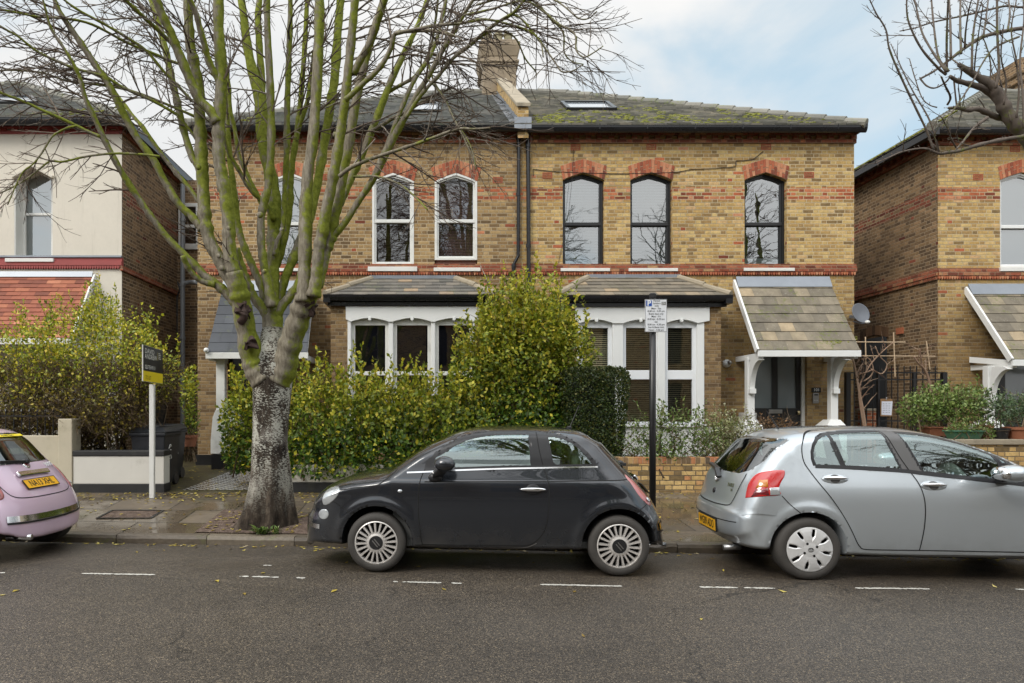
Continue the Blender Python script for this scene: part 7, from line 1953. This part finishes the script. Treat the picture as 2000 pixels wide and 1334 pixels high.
hb = [B(474,830,HY,.35,.4,.72), B(540,815,HY+.1,.55,.5,.72), B(620,820,HY,.6,.55,.68), B(705,820,HY,.62,.55,.66), B(790,825,HY,.62,.55,.6), B(870,835,HY,.55,.55,.52), B(925,840,HY,.4,.5,.5),
      B(560,890,HY-.25,.6,.5,.38), B(660,880,HY-.35,.65,.45,.42), B(760,880,HY-.35,.65,.45,.42), B(860,880,HY-.3,.6,.45,.42), B(470,880,HY+.3,.3,.35,.4), B(600,925,HY-.5,.4,.3,.2), B(690,922,HY-.52,.4,.3,.22), B(790,918,HY-.5,.4,.3,.2), B(880,915,HY-.45,.4,.3,.2)]
shrub('privet_hedge', 'wide untrimmed hedge with yellow tipped shoots spilling over the low wall', 'hedge', hb, 27000, .072, .30, M['hedge_leaf'], 330, (.25,.75), 40, .24, .42, .5, lf=3.0, twigs=500)
tb = [B(1020,760,11.7,.85,.7,.85), B(1012,690,11.7,.88,.7,.78), B(1050,645,11.7,.66,.6,.55), B(985,650,11.7,.5,.5,.45), B(930,740,11.6,.5,.5,.6), B(1110,690,11.8,.45,.45,.6), B(960,830,11.5,.7,.6,.5), B(1060,840,11.5,.6,.6,.5)]
shrub('tall_bush', 'tall rounded yellow green bush rising above the hedges between the two bay windows', 'bush', tb, 27000, .070, .30, M['bush_leaf'], 260, (.35,.85), 40, .24, .38, .4, lf=2.8, twigs=500)
# clipped hedge: a squared block of small leaves
CH = thing('clipped_hedge', 'dark squarely clipped hedge beside the tall bush', 'hedge', (PX(1175, 11.3), 11.4, .3))
n = 34000; x0, x1 = PX(1096, 11.1), PX(1240, 11.1); z0, z1 = .35, PZ(716, 11.1); yc, hy = 11.55, .55
u = RNG.uniform(-1, 1, (n, 3)); ax = RNG.choice(3, n, p=[.22,.5,.28]); sg = RNG.choice([-1,1], n)
for k in range(3): m = ax == k; u[m, k] = sg[m]
N = np.zeros((n,3)); N[np.arange(n), ax] = sg
rr = np.maximum(1, (np.abs(u)**7).sum(1)**(1/7)); u /= rr[:,None]
u *= (1-np.abs(RNG.normal(0, .05, n)))[:,None]
P = np.stack([(x0+x1)/2+u[:,0]*(x1-x0)/2, yc+u[:,1]*hy, (z0+z1)/2+u[:,2]*(z1-z0)/2], 1)
t = (P[:,2]-z0)/(z1-z0); P[:,0] += (1-t)*-.26*(u[:,0]+1)/2 + .035*vnoise(P, 3.); P[:,1] += .04*vnoise(P+5, 3.); P[:,2] += .05*vnoise(P+9, 2.5)*(N[:,2] > 0)
V, F = add_leaves('foliage', P, N, .036, .34, M['box_leaf'], CH, jitter=.9); mesh_np('foliage', V, F, M['box_leaf'], CH)
st = MB(); st.box(x0+.12, x1-.32, yc-hy+.12, yc+hy-.12, z0-.1, z1-.14); st.build('stems', plain('shaded hedge inside', (.012,.018,.008), .9), CH)  # solid inner block, shade inside the hedge put into its dark colour
# left-hand bush: leafy yellow crown, brown twiggy middle
LY = 11.5
lb = [B(60,700,LY,.75,.6,.6), B(150,680,LY+.1,.85,.65,.65), B(235,690,LY,.7,.6,.6), B(300,730,LY-.1,.45,.5,.48), B(110,790,LY-.25,.85,.55,.6), B(205,790,LY-.3,.75,.55,.6), B(20,780,LY,.6,.55,.65), B(285,765,LY,.4,.5,.40), B(195,620,LY+.3,.4,.4,.4), B(100,840,LY,.9,.5,.5), B(200,840,LY,.55,.5,.45)]
shrub('straggly_bush', 'straggly bush with a yellow leafy crown and bare brown twigs over the white wall', 'bush', lb, 17500, .058, .28, M['left_leaf'], 170, (.25,.6), 60, .24, .35, .55, twigs=15000, twz=2.35)
# loose shrubs along the brick wall
rb_ = [B(1235,865,11.05,.30,.3,.32), B(1290,850,11.1,.36,.32,.40), B(1345,845,11.1,.36,.32,.38), B(1300,885,10.85,.5,.25,.18), B(1385,870,11.05,.3,.3,.3)]
shrub('loose_shrub', 'loose fresh green shrub against the white panel above the brick wall', 'shrub', rb_, 2600, .055, .22, M['fresh_leaf'], 55, (.12,.32), 40, .3, .4, .55, twigs=260, jit=1.0)
rb2 = [B(1410,840,11.15,.34,.3,.34), B(1445,850,11.2,.30,.3,.32), B(1400,875,11.0,.32,.25,.22)]
shrub('variegated_shrub', 'pale variegated shrub beside the white porch post', 'shrub', rb2, 2600, .042, .26, M['pale_leaf'], 35, (.08,.2), 26, .3, .35, .55, twigs=160, jit=1.0)
shrub('withered_plant', 'withered brown plant in front of the black front door', 'plant', [B(1500,842,11.6,.24,.22,.22), B(1535,840,11.7,.2,.2,.18)], 420, .045, .3, M['brown_leaf'], 12, (.06,.16), 16, .3, .4, .6, twigs=120, jit=1.0)
# weed at the foot of the tree
wd = thing('weed', 'small bright green weed at the foot of the big tree', 'weed', (PX(512, 8.25), 8.28, .08)); mb = MB(); P = []; 
for i in range(90):
    c = random.choice([(505, .10), (518, .08), (540, .05)]); a = random.uniform(0, 6.28); x = PX(c[0], 8.27)+random.gauss(0,.02); yy_ = 8.27+random.gauss(0,.02); L = c[1]*random.uniform(.6,1.4)
    e = Vector((x+math.cos(a)*L, yy_+math.sin(a)*L*.6, .06+random.uniform(.02,.10))); s = Vector((-math.sin(a), math.cos(a), 0))*L*.16; mdl = (Vector((x,yy_,.05))+e)/2+Vector((0,0,.03)); mb.add([(x,yy_,.05), mdl+s, e, mdl-s], [(0,1,2,3)])
mb.build('leaves', M['fresh_leaf'], wd, recalc=False)
for (px, py, Y, lab) in ((1415, 0, 0, ''),): pass
# ---------------------------------------------------------------- garden walls and railings
M['cream_wall'] = plain('stained cream wall', (.50,.45,.34), .85, var=.15, scale=2, bump=.3, dirt=.7, dirtcol=(.22,.20,.11))
M['white_wall'] = plain('stained white wall', (.60,.58,.53), .8, var=.12, scale=2, bump=.25, dirt=.75, dirtcol=(.17,.15,.11))
M['black_stone'] = plain('black painted stone', (.016,.016,.017), .55, var=.4, bump=.3, dirt=.3, dirtcol=(.08,.08,.06))
wx = lambda p: PX(p, WY); wz = lambda p: PZ(p, WY)
t = thing('garden_wall', 'low white wall with black coping and plinth in front of the straggly bush', 'wall', (wx(240), WY, .2))
MB().box(wx(143), wx(320), WY, WY+.24, wz(945), wz(891)).build('wall', M['white_wall'], t, bevel=.006)
MB().box(wx(142.5), wx(321.5), WY-.015, WY+.26, wz(890.7), wz(880)).build('coping', M['black_stone'], t, bevel=.01)
MB().box(wx(142.5), wx(321.5), WY-.012, WY+.25, .1, wz(945.2)).build('plinth', M['black_stone'], t, bevel=.006)
t = thing('garden_wall', 'stained cream wall with a square pillar at its end, behind the pink car', 'wall', (wx(60), WY, .2))
MB().box(wx(-300), wx(114), WY+.02, WY+.24, .1, wz(851)).build('wall', M['cream_wall'], t, bevel=.01)
MB().box(wx(114.3), wx(142), WY-.02, WY+.26, .1, wz(818)).build('pillar', M['cream_wall'], t, bevel=.012)
t = thing('railings', 'black spiked railings on top of the cream wall', 'railings', (wx(50), WY+.12, wz(851)))
r = MB(); x = wx(-60)
while x < wx(112):
    r.tube([(x, WY+.12, wz(851)), (x, WY+.12, wz(806))], .009, 6); r.lathe([(.0, wz(797)), (.02, wz(803)), (.008, wz(806))], (x, WY+.12, 0), 'z', 6); x += .125
r.box(wx(-60), wx(113), WY+.105, WY+.135, wz(814), wz(811)); r.build('bars', M['black'], t)
t = thing('garden_wall', 'low cream wall with black base under the overhanging hedge', 'wall', (wx(700), WY, .2))
MB().box(wx(563), wx(1150), WY, WY+.22, wz(942), wz(908)).build('wall', M['white_wall'], t, bevel=.006)
MB().box(wx(562), wx(1151), WY-.015, WY+.23, .1, wz(942.3)).build('plinth', M['black_stone'], t, bevel=.006)
t = thing('garden_wall', 'yellow brick wall with an upright coping course behind the parking sign post', 'wall', (wx(1300), WY, .2))
MB().box(wx(1152), wx(1520), WY, WY+.22, .1, wz(906)).build('wall', M['brick_garden'], t)
M['coping_brick'] = island_mat('coping brick', [(0,(.06,.05,.04)),(.3,(.30,.19,.09)),(.6,(.48,.31,.13)),(.8,(.40,.15,.07)),(1,(.46,.2,.09))], .85, .35, 20)
mb = MB(); x = wx(1152)
while x < wx(1520): mb.box(x+.004, x+.068, WY-.004+random.uniform(-.004,.004), WY+.22, wz(905.8), wz(893.5)+random.uniform(-.004,.004)); x += .0755
mb.build('coping_course', M['coping_brick'], t, bevel=.004)
MB().box(wx(1152), wx(1520), WY+.004, WY+.216, wz(905.9), wz(894.5)).build('joints', M['arch_mortar'], t)
t = thing('garden_wall', 'mossy capped brick wall carrying plant pots at the right edge', 'wall', (wx(1940), WY, .2))
MB().box(wx(1862), wx(2300), WY, WY+.24, .1, wz(869)).build('wall', M['brick_garden'], t)
MB().box(wx(1850), wx(2300), WY-.03, WY+.30, wz(868.7), wz(858)).build('cap', M['coping'], t, bevel=.012)
# black gate and railings in the side passage
GY = 14.3; gx = lambda p: PX(p, GY); gz = lambda p: PZ(p, GY)
t = thing('side_gate', 'black iron railing gate across the passage between the two brick houses', 'gate', (gx(1745), GY, .38))
for p in (1655, 1843): MB().box(gx(p)-.045, gx(p)+.045, GY-.045, GY+.045, .36, gz(727)).build('post', M['black'], t)
r = MB()
for p in (728, 741.5, 822): r.box(gx(1658), gx(1840), GY-.02, GY+.02, gz(p+1.2), gz(p-1.2))
r.build('rail', M['black'], t)
r = MB(); p = 1668
while p < 1838: r.tube([(gx(p), GY, .40), (gx(p), GY, gz(715))], .011, 6); p += 12.2
r.build('bars', M['black'], t)
MB().box(gx(1782), gx(1787), GY-.03, GY+.03, .38, gz(728)).build('gate_stile', M['black'], t)
MB().box(gx(1713), gx(1716.5), GY-.03, GY+.03, .38, gz(728)).build('gate_stile', M['black'], t)
t = thing('clipboard', 'clipboard holding a sheet of paper hung on the black gate', 'clipboard', (gx(1727), GY-.06, gz(810)))
MB().box(gx(1716), gx(1739), GY-.06, GY-.05, gz(813), gz(779)).build('board', plain('hardboard', (.22,.12,.05), .6), t)
pm = MB().add([(gx(1717.5), GY-.063, gz(810)), (gx(1737), GY-.063, gz(811)), (gx(1739), GY-.066, gz(784)), (gx(1718), GY-.063, gz(784))], [(0,1,2,3)]).build('paper', plain('paper sheet', (.58,.60,.68), .7), t)
hw = MB()
for k in range(5):
    for j in range(3):
        a = gx(1720+j*5.5); hw.box(a, a+random.uniform(.025,.05), GY-.067, GY-.0665, gz(789+k*4.2), gz(788.4+k*4.2))
hw.build('handwriting', M['wire'], pm)
MB().tube([(gx(1726), GY-.07, gz(781)), (gx(1727), GY-.07, gz(776)), (gx(1730), GY-.07, gz(778))], .008, 6).build('clip', M['steel'], t)
t = thing('meter_box', 'small red brick pier behind the black gate', 'pier', (PX(1700, 15), 15, .38))
MB().box(PX(1692, 15), PX(1712, 15), 15, 15.3, .36, PZ(803, 15)).build('pier', brick_mat('red pier brick', REDS, REDS, (), soot=.1), t); MB().box(PX(1690, 15), PX(1714, 15), 14.98, 15.32, PZ(802.8, 15), PZ(798, 15)).build('cap', M['coping'], t, bevel=.01)
# bamboo trellis and the bare climber on it
BT = 14.05; bx = lambda p, q: W(p, q, BT)
M['bamboo'] = plain('bamboo cane', (.46,.34,.22), .6, var=.25)
t = thing('bamboo_trellis', 'bamboo cane trellis tied above the black side gate', 'trellis', bx(1740, 740))
for pts in ([(1668,668),(1768,668.5)], [(1650,695),(1826,696)], [(1690,658),(1691,712)], [(1745,649),(1748,736)], [(1809,666),(1816,722)]): MB().tube([bx(*pts[0]), bx(*pts[1])], .012, 7).build('cane', M['bamboo'], t)
t = thing('bare_climber', 'leafless climbing plant twining up the bamboo trellis', 'climber', bx(1695, 835))
st = MB(); T = Tree()
M['climber'] = island_mat('climber stem', [(0,(.16,.09,.06)),(1,(.34,.25,.18))], .8, .3, 14, bump=.2, spec=.2)
for pts in ([(1693,850,5),(1685,800,5),(1676,755,4),(1670,720,3.5),(1664,697,3)], [(1690,850,4.5),(1680,790,4),(1678,760,3.5),(1684,740,3),(1700,712,3),(1720,690,2.5),(1745,668,2)], [(1682,770,3),(1674,735,3),(1690,728,2.5),(1704,722,2.5)],
            [(1686,745,3),(1700,735,3),(1705,720,2.5),(1696,700,2.5),(1668,692,2)], [(1818,770,5),(1814,742,4.5),(1806,722,4),(1792,708,3.5),(1785,696,3)], [(1812,735,3),(1802,716,3),(1797,690,3),(1798,680,2.5)], [(1700,720,2.5),(1722,730,2.5),(1732,712,2),(1718,696,2),(1709,676,2)]):
    a, r = p3(pts, BT-.05, BT-.1); st.tube(a, r, 7); T.spray(a, r, .16, .1, .4, .2, (.2,0,.4), start=.3, depth=1)
st.build('stems', M['climber'], t, smooth=True, recalc=False); o = T.tw.build('twigs', M['climber'], t, recalc=False); o['kind'] = 'stuff'
# satellite dish on the corner of the golden house
t = thing('satellite_dish', 'grey satellite dish on the corner of the golden brick house', 'satellite dish', W(1672, 628, 14.4))
q = MB(); prof = [(0,.0),(.08,-.006),(.16,-.026),(.205,-.045),(.215,-.05),(.215,-.058),(.2,-.054),(.08,-.018),(0,-.012)]; q.lathe(prof, (0,0,0), 'z', 28)
ang = Matrix.Translation(W(1677, 613, 14.3)) @ Vector((.22, -.94, .24)).to_track_quat('Z', 'Y').to_matrix().to_4x4() @ Matrix.Scale(-1, 4, (0,0,1))
q.xform(ang); M['dish'] = plain('grey dish', (.13,.14,.16), .45, .2, var=.1); q.build('dish', M['dish'], t, smooth=True)
MB().tube([W(1667, 628, 14.5), W(1682, 632, 14.2), W(1692, 631, 14.05)], .013, 8).build('arm', M['dish'], t)
MB().ellipsoid(W(1694, 629, 14.02), (.05, .04, .035)).build('receiver', M['white_old'], t, smooth=True)
MB().beam(W(1660, 618, 14.64), W(1674, 620, 14.42), .04, .06).build('bracket', M['dish'], t)
# ---------------------------------------------------------------- bins
M['bin'] = plain('dark grey bin plastic', (.022,.024,.028), .42, var=.2, scale=3)
M['bin_mark'] = plain('painted bin number', (.62,.62,.60), .6, var=.2, scale=40)
def wheelie(label, x, y, z0):
    t = thing('wheelie_bin', label, 'bin', (x, y, z0), 0, 'wheelie bins beside the garden path')
    b = MB(); w, d, h = .28, .34, .90
    b.hexa([(x-w*.82,y-d*.82,z0+.05),(x+w*.82,y-d*.82,z0+.05),(x+w*.82,y+d*.8,z0+.05),(x-w*.82,y+d*.8,z0+.05),(x-w,y-d,z0+h),(x+w,y-d,z0+h),(x+w,y+d,z0+h),(x-w,y+d,z0+h)])
    b.box(x-w-.018, x+w+.018, y-d-.018, y+d+.018, z0+h-.06, z0+h-.005)
    b.build('body', M['bin'], t, bevel=.015)
    l = MB(); l.hexa([(x-w-.03,y-d-.04,z0+h),(x+w+.03,y-d-.04,z0+h),(x+w+.03,y+d+.02,z0+h),(x-w-.03,y+d+.02,z0+h),(x-w*.8,y-d*.7,z0+h+.075),(x+w*.8,y-d*.7,z0+h+.075),(x+w*.8,y+d*.9,z0+h+.09),(x-w*.8,y+d*.9,z0+h+.09)])
    for k in range(3): l.box(x-.16+k*.11, x-.09+k*.11, y-.2, y+.22, z0+h+.07, z0+h+.095)
    l.build('lid', M['bin'], t, bevel=.012)
    MB().tube([(x-.2, y+d+.06, z0+h-.02), (x+.2, y+d+.06, z0+h-.02)], .014, 8).build('handle', M['bin'], t)
    for s in (-1, 1): MB().lathe([(.0,-.025),(.10,-.025),(.10,.025),(0,.025)], (x+s*w*.8, y+d*.75, z0+.10), 'x', 18).build('wheel', M['tyre'], t)
    m = MB(); X = x+w*.965+.004
    for k in range(3):
        zc = z0+.66-k*.085; pts = [Vector((X+.008, y-.12+.05*math.cos(a*.8+k), zc+.035*math.sin(a*1.1+k*2))) for a in range(7)]; m.tube(pts, .008, 5)
    m.build('painted_mark', M['bin_mark'], t)
    return t
wheelie('dark grey wheelie bin standing directly behind the white wall', PX(304, 11.4), 11.42, .29)
wheelie('second dark grey wheelie bin tucked behind the front one beside the path', PX(322, 12.3), 12.25, .31)
# pots
M['terracotta'] = plain('terracotta', (.30,.115,.06), .75, var=.25, scale=5, bump=.2, dirt=.5, dirtcol=(.16,.12,.09))
M['green_pot'] = plain('green plastic trough', (.045,.13,.075), .5, var=.2, dirt=.4, dirtcol=(.12,.12,.07))
def round_pot(label, px, y0, y1, Y, wpx, mat):
    c = W(px, y1, Y); h = PZ(y0, Y)-c.z; r = wpx*.5*Y/FOC
    t = thing('plant_pot', label, 'pot', c)
    MB().lathe([(0,0),(r*.72,0),(r*.92,h*.78),(r,h*.78),(r*1.03,h),(r*.9,h),(r*.85,h*.8),(0,h*.78)], c, 'z', 24).build('pot', mat, t, smooth=False); 
    return t
def trough(label, xa, xb, y0, y1, Y, mat):
    t = thing('plant_trough', label, 'trough', W((xa+xb)/2, y1, Y)); a, b = PX(xa, Y), PX(xb, Y); za, zb2 = PZ(y1, Y), PZ(y0, Y)
    q = MB(); q.hexa([(a+.04,Y-.09,za),(b-.04,Y-.09,za),(b-.04,Y+.09,za),(a+.04,Y+.09,za),(a,Y-.12,zb2-.02),(b,Y-.12,zb2-.02),(b,Y+.12,zb2-.02),(a,Y+.12,zb2-.02)]); q.box(a-.015, b+.015, Y-.135, Y+.135, zb2-.02, zb2+.005)
    q.build('trough', mat, t, bevel=.008); return t
PYy = 10.86
trough('green plastic trough on the mossy wall cap', 1853, 1911, 841, 857, PYy, M['green_pot'])
trough('long terracotta trough at the left end of the mossy wall', 1806, 1852, 834, 852, PYy+.5, M['terracotta'])
round_pot('terracotta pot at the right end of the mossy wall', 1995, 834, 857, PYy, 62, M['terracotta'])
round_pot('black pot between the green trough and the terracotta pot', 1952, 836, 857, PYy, 34, M['black_plastic'])
round_pot('brown clay pot behind the green trough', 1922, 830, 857, PYy+.1, 30, M['terracotta'])
shrub('potted_shrub', 'bushy bright green pot plant, leftmost on the mossy wall', 'plant', [B(1800,800,11.3,.34,.3,.28), B(1840,790,11.35,.34,.3,.32)], 2300, .055, .26, M['fresh_leaf'], 34, (.08,.2), 12, .3, .35, .8, twigs=60)
shrub('potted_shrub', 'bright green pot plant behind the green trough', 'plant', [B(1885,800,11.1,.30,.28,.32), B(1900,780,11.2,.22,.2,.2)], 1800, .050, .26, M['fresh_leaf'], 26, (.08,.2), 10, .3, .35, .85, twigs=60)
M['cool_leaf'] = leaf_mat('blue green leaf', [(0,(.02,.045,.02)),(.5,(.06,.11,.05)),(1,(.16,.22,.12))], [(0,(.04,.08,.03)),(.6,(.10,.16,.07)),(1,(.22,.28,.16))], .9, 1.6)
shrub('potted_shrub', 'blue green pot plant beside the white porch post at the right edge', 'plant', [B(1945,805,11.0,.34,.28,.30), B(1985,800,11.05,.32,.28,.28), B(2020,800,11.1,.3,.28,.28)], 2700, .045, .26, M['cool_leaf'], 30, (.08,.2), 12, .3, .35, .9, twigs=80)
shrub('trailing_plant', 'low trailing plant spilling from the green trough', 'plant', [B(1880,838,10.82,.27,.15,.07), B(1925,842,10.8,.12,.14,.12)], 620, .05, .16, M['fresh_leaf'], 14, (.04,.12), 10, .4, .3, .9, twigs=60)
round_pot('terracotta pot in the shady gap beside the left porch', 372, 850, 872, 13.2, 28, M['terracotta'])
shrub('shade_plant', 'dark leafy plant growing in the shady gap beside the left porch', 'plant', [B(370,760,13.3,.16,.2,.5), B(372,820,13.25,.14,.2,.35)], 700, .07, .26, M['hedge_leaf'], 6, (.1,.25), 6, .4, .3, .6)
# ---------------------------------------------------------------- signs
t = thing('parking_sign', 'white resident permit parking sign on a tall black post at the kerb', 'sign', (PX(1274.5, 8.0), 8.0, .05))
SY = 8.0; X = lambda p: PX(p, SY); Z = lambda p: PZ(p, SY)
MB().tube([(X(1274.5), SY, .0), (X(1274.5), SY, Z(575))], .038, 18).build('post', M['black'], t, smooth=True)
MB().lathe([(.041, Z(582)), (.041, Z(575)), (.03, Z(573)), (0, Z(572.6))], (X(1274.5), SY, 0), 'z', 18).build('cap', M['dark'], t)
sg = MB().box(X(1257), X(1299.5), SY-.055, SY-.045, Z(649.5), Z(586)).build('sign_plate', plain('sign white', (.68,.70,.73), .4, var=.03), t, bevel=.002)
bo = MB(); a, b, c_, d_ = X(1257)+.002, X(1299.5)-.002, Z(649.5)+.002, Z(586)-.002
for q in ((a, b, c_, c_+.003), (a, b, d_-.003, d_), (a, a+.003, c_, d_), (b-.003, b, c_, d_)): bo.box(q[0], q[1], SY-.0565, SY-.054, q[2], q[3])
bo.build('border', M['wire'], sg)
bl = MB(); bl.box(X(1259), X(1270), SY-.0575, SY-.054, Z(599.5), Z(588.5)); bl.build('blue_panel', plain('sign blue', (.012,.075,.36), .4, var=.02), sg)
tw_ = MB(); text_into(tw_, 'P', .085, Matrix.Translation((X(1264.5), SY-.059, Z(594))) @ FACE_CAM, bold=.03); tw_.build('symbol', M['white'], sg, recalc=False)
lt = MB(); k = SY/FOC
def ln(s, px, py, hpx, xs=1.0, bold=.006): text_into(lt, s, hpx*k*1.32, Matrix.Translation((X(px), SY-.0585, Z(py))) @ FACE_CAM, bold=bold, xs=xs)
for s, px, py in (('Permit', 1279.5, 589.2), ('holders', 1279.5, 594), ('only', 1279.5, 598.8), ('Mon - Sat', 1278.5, 604), ('8.30 am - 6.30 pm', 1278.3, 609), ('Event days only', 1278.3, 614.3), ('Mon - Fri', 1278.3, 619.4), ('8.30 am - 8.30 pm', 1278.3, 624.6), ('Sat', 1278.3, 629.8), ('8.30 am - 6.30 pm', 1278.3, 635), ('Sun & Bank Hols', 1278.3, 640.2), ('Noon - 4.30 pm', 1278.3, 645.6)):
    ln(s, px, py, 3.5, .98 if len(s) > 12 else 1.05)
lt.build('lettering', M['plate_text'], sg, recalc=False)
zb2 = MB(); zb2.box(X(1289), X(1297), SY-.0575, SY-.054, Z(597), Z(591)); zo = zb2.build('zone_panel', M['wire'], sg)
zi = MB(); zi.box(X(1289.6), X(1296.4), SY-.0585, SY-.0574, Z(596.4), Z(591.6)); zi.build('zone_field', M['white'], sg); lt = MB(); text_into(lt, 'G2', .034, Matrix.Translation((X(1293), SY-.0595, Z(594))) @ FACE_CAM, bold=.03); lt.build('zone_code', M['plate_text'], sg, recalc=False)
# estate agent's board
t = thing('letting_board', 'black and yellow letting agent board on a white post by the low wall', 'sign', (PX(297.5, 10.35), 10.35, .2))
EY = 10.35; ex_ = PX(297.5, EY)
MB().box(ex_-.035, ex_+.035, EY-.03, EY+.03, .2, PZ(751, EY)).build('post', M['white_old'], t, bevel=.004)
dz = .0; A = W(278.5, 673, 9.95); Bv = W(317, 685.5, 10.95); bw = Vector((Bv.x-A.x, Bv.y-A.y, 0)); wlen = bw.length; u_ = bw.normalized(); zt = PZ(673, 9.95); zl = PZ(744.5, 9.95)
BM = Matrix(((u_.x, 0, u_.y, A.x), (u_.y, 0, -u_.x, A.y), (0, 1, 0, 0), (0,0,0,1)))   # x along board, y up, z towards the viewer
def onb(mb, x0, x1, z0, z1, d0, d1): mb.box(x0, x1, z0, z1, d0, d1); mb.xform(BM, len(mb.v)-8); return mb
hB = zt-zl; ysp = zl+hB*.295
bd = onb(MB(), 0, wlen, zl, zt, -.008, .008).build('board', plain('board white edge', (.6,.6,.55), .6), t)
onb(MB(), .008, wlen-.004, ysp, zt-.004, .0082, .010).build('black_panel', plain('board black', (.008,.008,.012), .4), bd)
onb(MB(), .008, wlen-.004, zl+.004, ysp-.001, .0082, .010).build('yellow_panel', plain('board yellow', (.80,.64,.015), .45, var=.05), bd)
lt = MB()
def bt(s, fx_, fz_, h, xs, bold=.02, al='LEFT'): text_into(lt, s, h, BM @ Matrix.Translation((wlen*fx_, zl+hB*fz_, .012)), bold=bold, xs=xs, align=al)
bt('DAVID', .07, .85, .100, 1.55, .008); bt('ANDREW', .07, .70, .100, 1.38, .008); bt('020 7354 9111', .07, .405, .085, 1.02, .006)
lt.build('lettering', M['white'], bd, recalc=False)
lt = MB()
for q in range(4): bt(('Sales', 'Lettings', 'Surveys', 'Homes')[q], .76, .86-q*.045, .035, .9, 0) if False else onb(lt, wlen*.76, wlen*(.86+.03*(q % 2)), zl+hB*(.86-q*.05), zl+hB*(.88-q*.05), .0102, .011)
lt.build('small_print', M['white_old'], bd)
onb(MB(), wlen*.70, wlen*.73, zl+hB*.66, zl+hB*.89, .0102, .011).build('gold_bar', plain('board gold', (.25,.21,.05), .5), bd)
lt = MB(); bt('TO LET', .10, .11, .085, 1.0, .01); lt.build('letting_words', plain('board olive', (.30,.22,.02), .5), bd, recalc=False)
# ================================================================ CAMERA, SKY, LIGHT
cam = bpy.data.cameras.new('camera'); co = bpy.data.objects.new('camera', cam); COL.objects.link(co)
co.location = (0, 0, CAMH); co.rotation_euler = (R(90), 0, 0)
cam.lens = 24.0; cam.sensor_width = 36.0; cam.shift_x = (1000-CX)/2000; cam.shift_y = (CY-667)/2000
cam.clip_start = .05; cam.clip_end = 2000
scn.camera = co
SUN_EL, SUN_AZ = 40, 228       # azimuth clockwise from +Y (north)
w = bpy.data.worlds.new('World'); scn.world = w; w.use_nodes = True; nt = w.node_tree
for n in list(nt.nodes): nt.nodes.remove(n)
out = nt.nodes.new('ShaderNodeOutputWorld'); bg = nt.nodes.new('ShaderNodeBackground'); bg.inputs[1].default_value = .1
sky = nt.nodes.new('ShaderNodeTexSky'); sky.sky_type = 'NISHITA'; sky.sun_disc = False; sky.sun_elevation = R(SUN_EL); sky.sun_rotation = R(SUN_AZ)
tc = nt.nodes.new('ShaderNodeTexCoord'); mp = nt.nodes.new('ShaderNodeMapping'); mp.inputs['Scale'].default_value = (1, 1, 1.6); mp.inputs['Location'].default_value = (.35, .0, .2)
nz = nt.nodes.new('ShaderNodeTexNoise'); nz.inputs['Scale'].default_value = 2.3; nz.inputs['Detail'].default_value = 7; nz.inputs['Roughness'].default_value = .5; nz.inputs['Distortion'].default_value = .3
rp = nt.nodes.new('ShaderNodeMapRange'); rp.interpolation_type = 'SMOOTHSTEP'; rp.inputs[1].default_value = .31; rp.inputs[2].default_value = .49
nz2 = nt.nodes.new('ShaderNodeTexNoise'); nz2.inputs['Scale'].default_value = 3.4; nz2.inputs['Detail'].default_value = 6
cr = nt.nodes.new('ShaderNodeValToRGB'); e = cr.color_ramp.elements
e[0].position = .3; e[0].color = (5.6, 5.75, 5.85, 1); e[1].position = .7; e[1].color = (6.7, 6.65, 6.55, 1)
blue = nt.nodes.new('ShaderNodeMix'); blue.data_type = 'RGBA'; blue.inputs[0].default_value = .75; blue.inputs[7].default_value = (4.2, 5.6, 6.4, 1)
mx = nt.nodes.new('ShaderNodeMix'); mx.data_type = 'RGBA'
L = nt.links.new
L(tc.outputs['Generated'], mp.inputs[0]); L(mp.outputs[0], nz.inputs['Vector']); L(mp.outputs[0], nz2.inputs['Vector'])
L(nz.outputs[0], rp.inputs[0]); L(nz2.outputs[0], cr.inputs[0])
L(sky.outputs[0], blue.inputs[6]); L(rp.outputs[0], mx.inputs[0]); L(blue.outputs[2], mx.inputs[6]); L(cr.outputs[0], mx.inputs[7])
sz = nt.nodes.new('ShaderNodeSeparateXYZ'); L(tc.outputs['Generated'], sz.inputs[0])
def mr(sock, a, b, c, d):
    x = nt.nodes.new('ShaderNodeMapRange'); x.interpolation_type = 'SMOOTHSTEP'; L(sock, x.inputs[0])
    for i, v in enumerate((a, b, c, d)): x.inputs[1+i].default_value = v
    return x.outputs[0]
# an overcast dome is brightest overhead and towards the hidden sun (behind the viewer)
mu = nt.nodes.new('ShaderNodeMath'); mu.operation = 'MULTIPLY'; L(mr(sz.outputs[2], .45, 1, 1, 2.2), mu.inputs[0]); L(mr(sz.outputs[1], .3, -.8, 1, 1.7), mu.inputs[1])
vm = nt.nodes.new('ShaderNodeVectorMath'); vm.operation = 'SCALE'; L(mx.outputs[2], vm.inputs[0]); L(mu.outputs[0], vm.inputs['Scale'])
L(vm.outputs[0], bg.inputs[0]); L(bg.outputs[0], out.inputs[0])
sl = bpy.data.lights.new('sun', 'SUN'); so = bpy.data.objects.new('sun', sl); COL.objects.link(so)
sl.energy = 1.4; sl.angle = R(22); sl.color = (1, .94, .85)
az, el = R(SUN_AZ), R(SUN_EL)
d = Vector((math.sin(az)*math.cos(el), math.cos(az)*math.cos(el), math.sin(el)))
so.rotation_euler = (-d).to_track_quat('-Z', 'Y').to_euler(); so.location = d*30
scn.view_settings.view_transform = 'Standard'; scn.view_settings.look = 'None'; scn.view_settings.gamma = 1
scn.view_settings.exposure = .52
scn.cycles.max_bounces = 8; scn.cycles.transparent_max_bounces = 24; scn.cycles.caustics_reflective = False; scn.cycles.caustics_refractive = False
scn.cycles.use_denoising = True
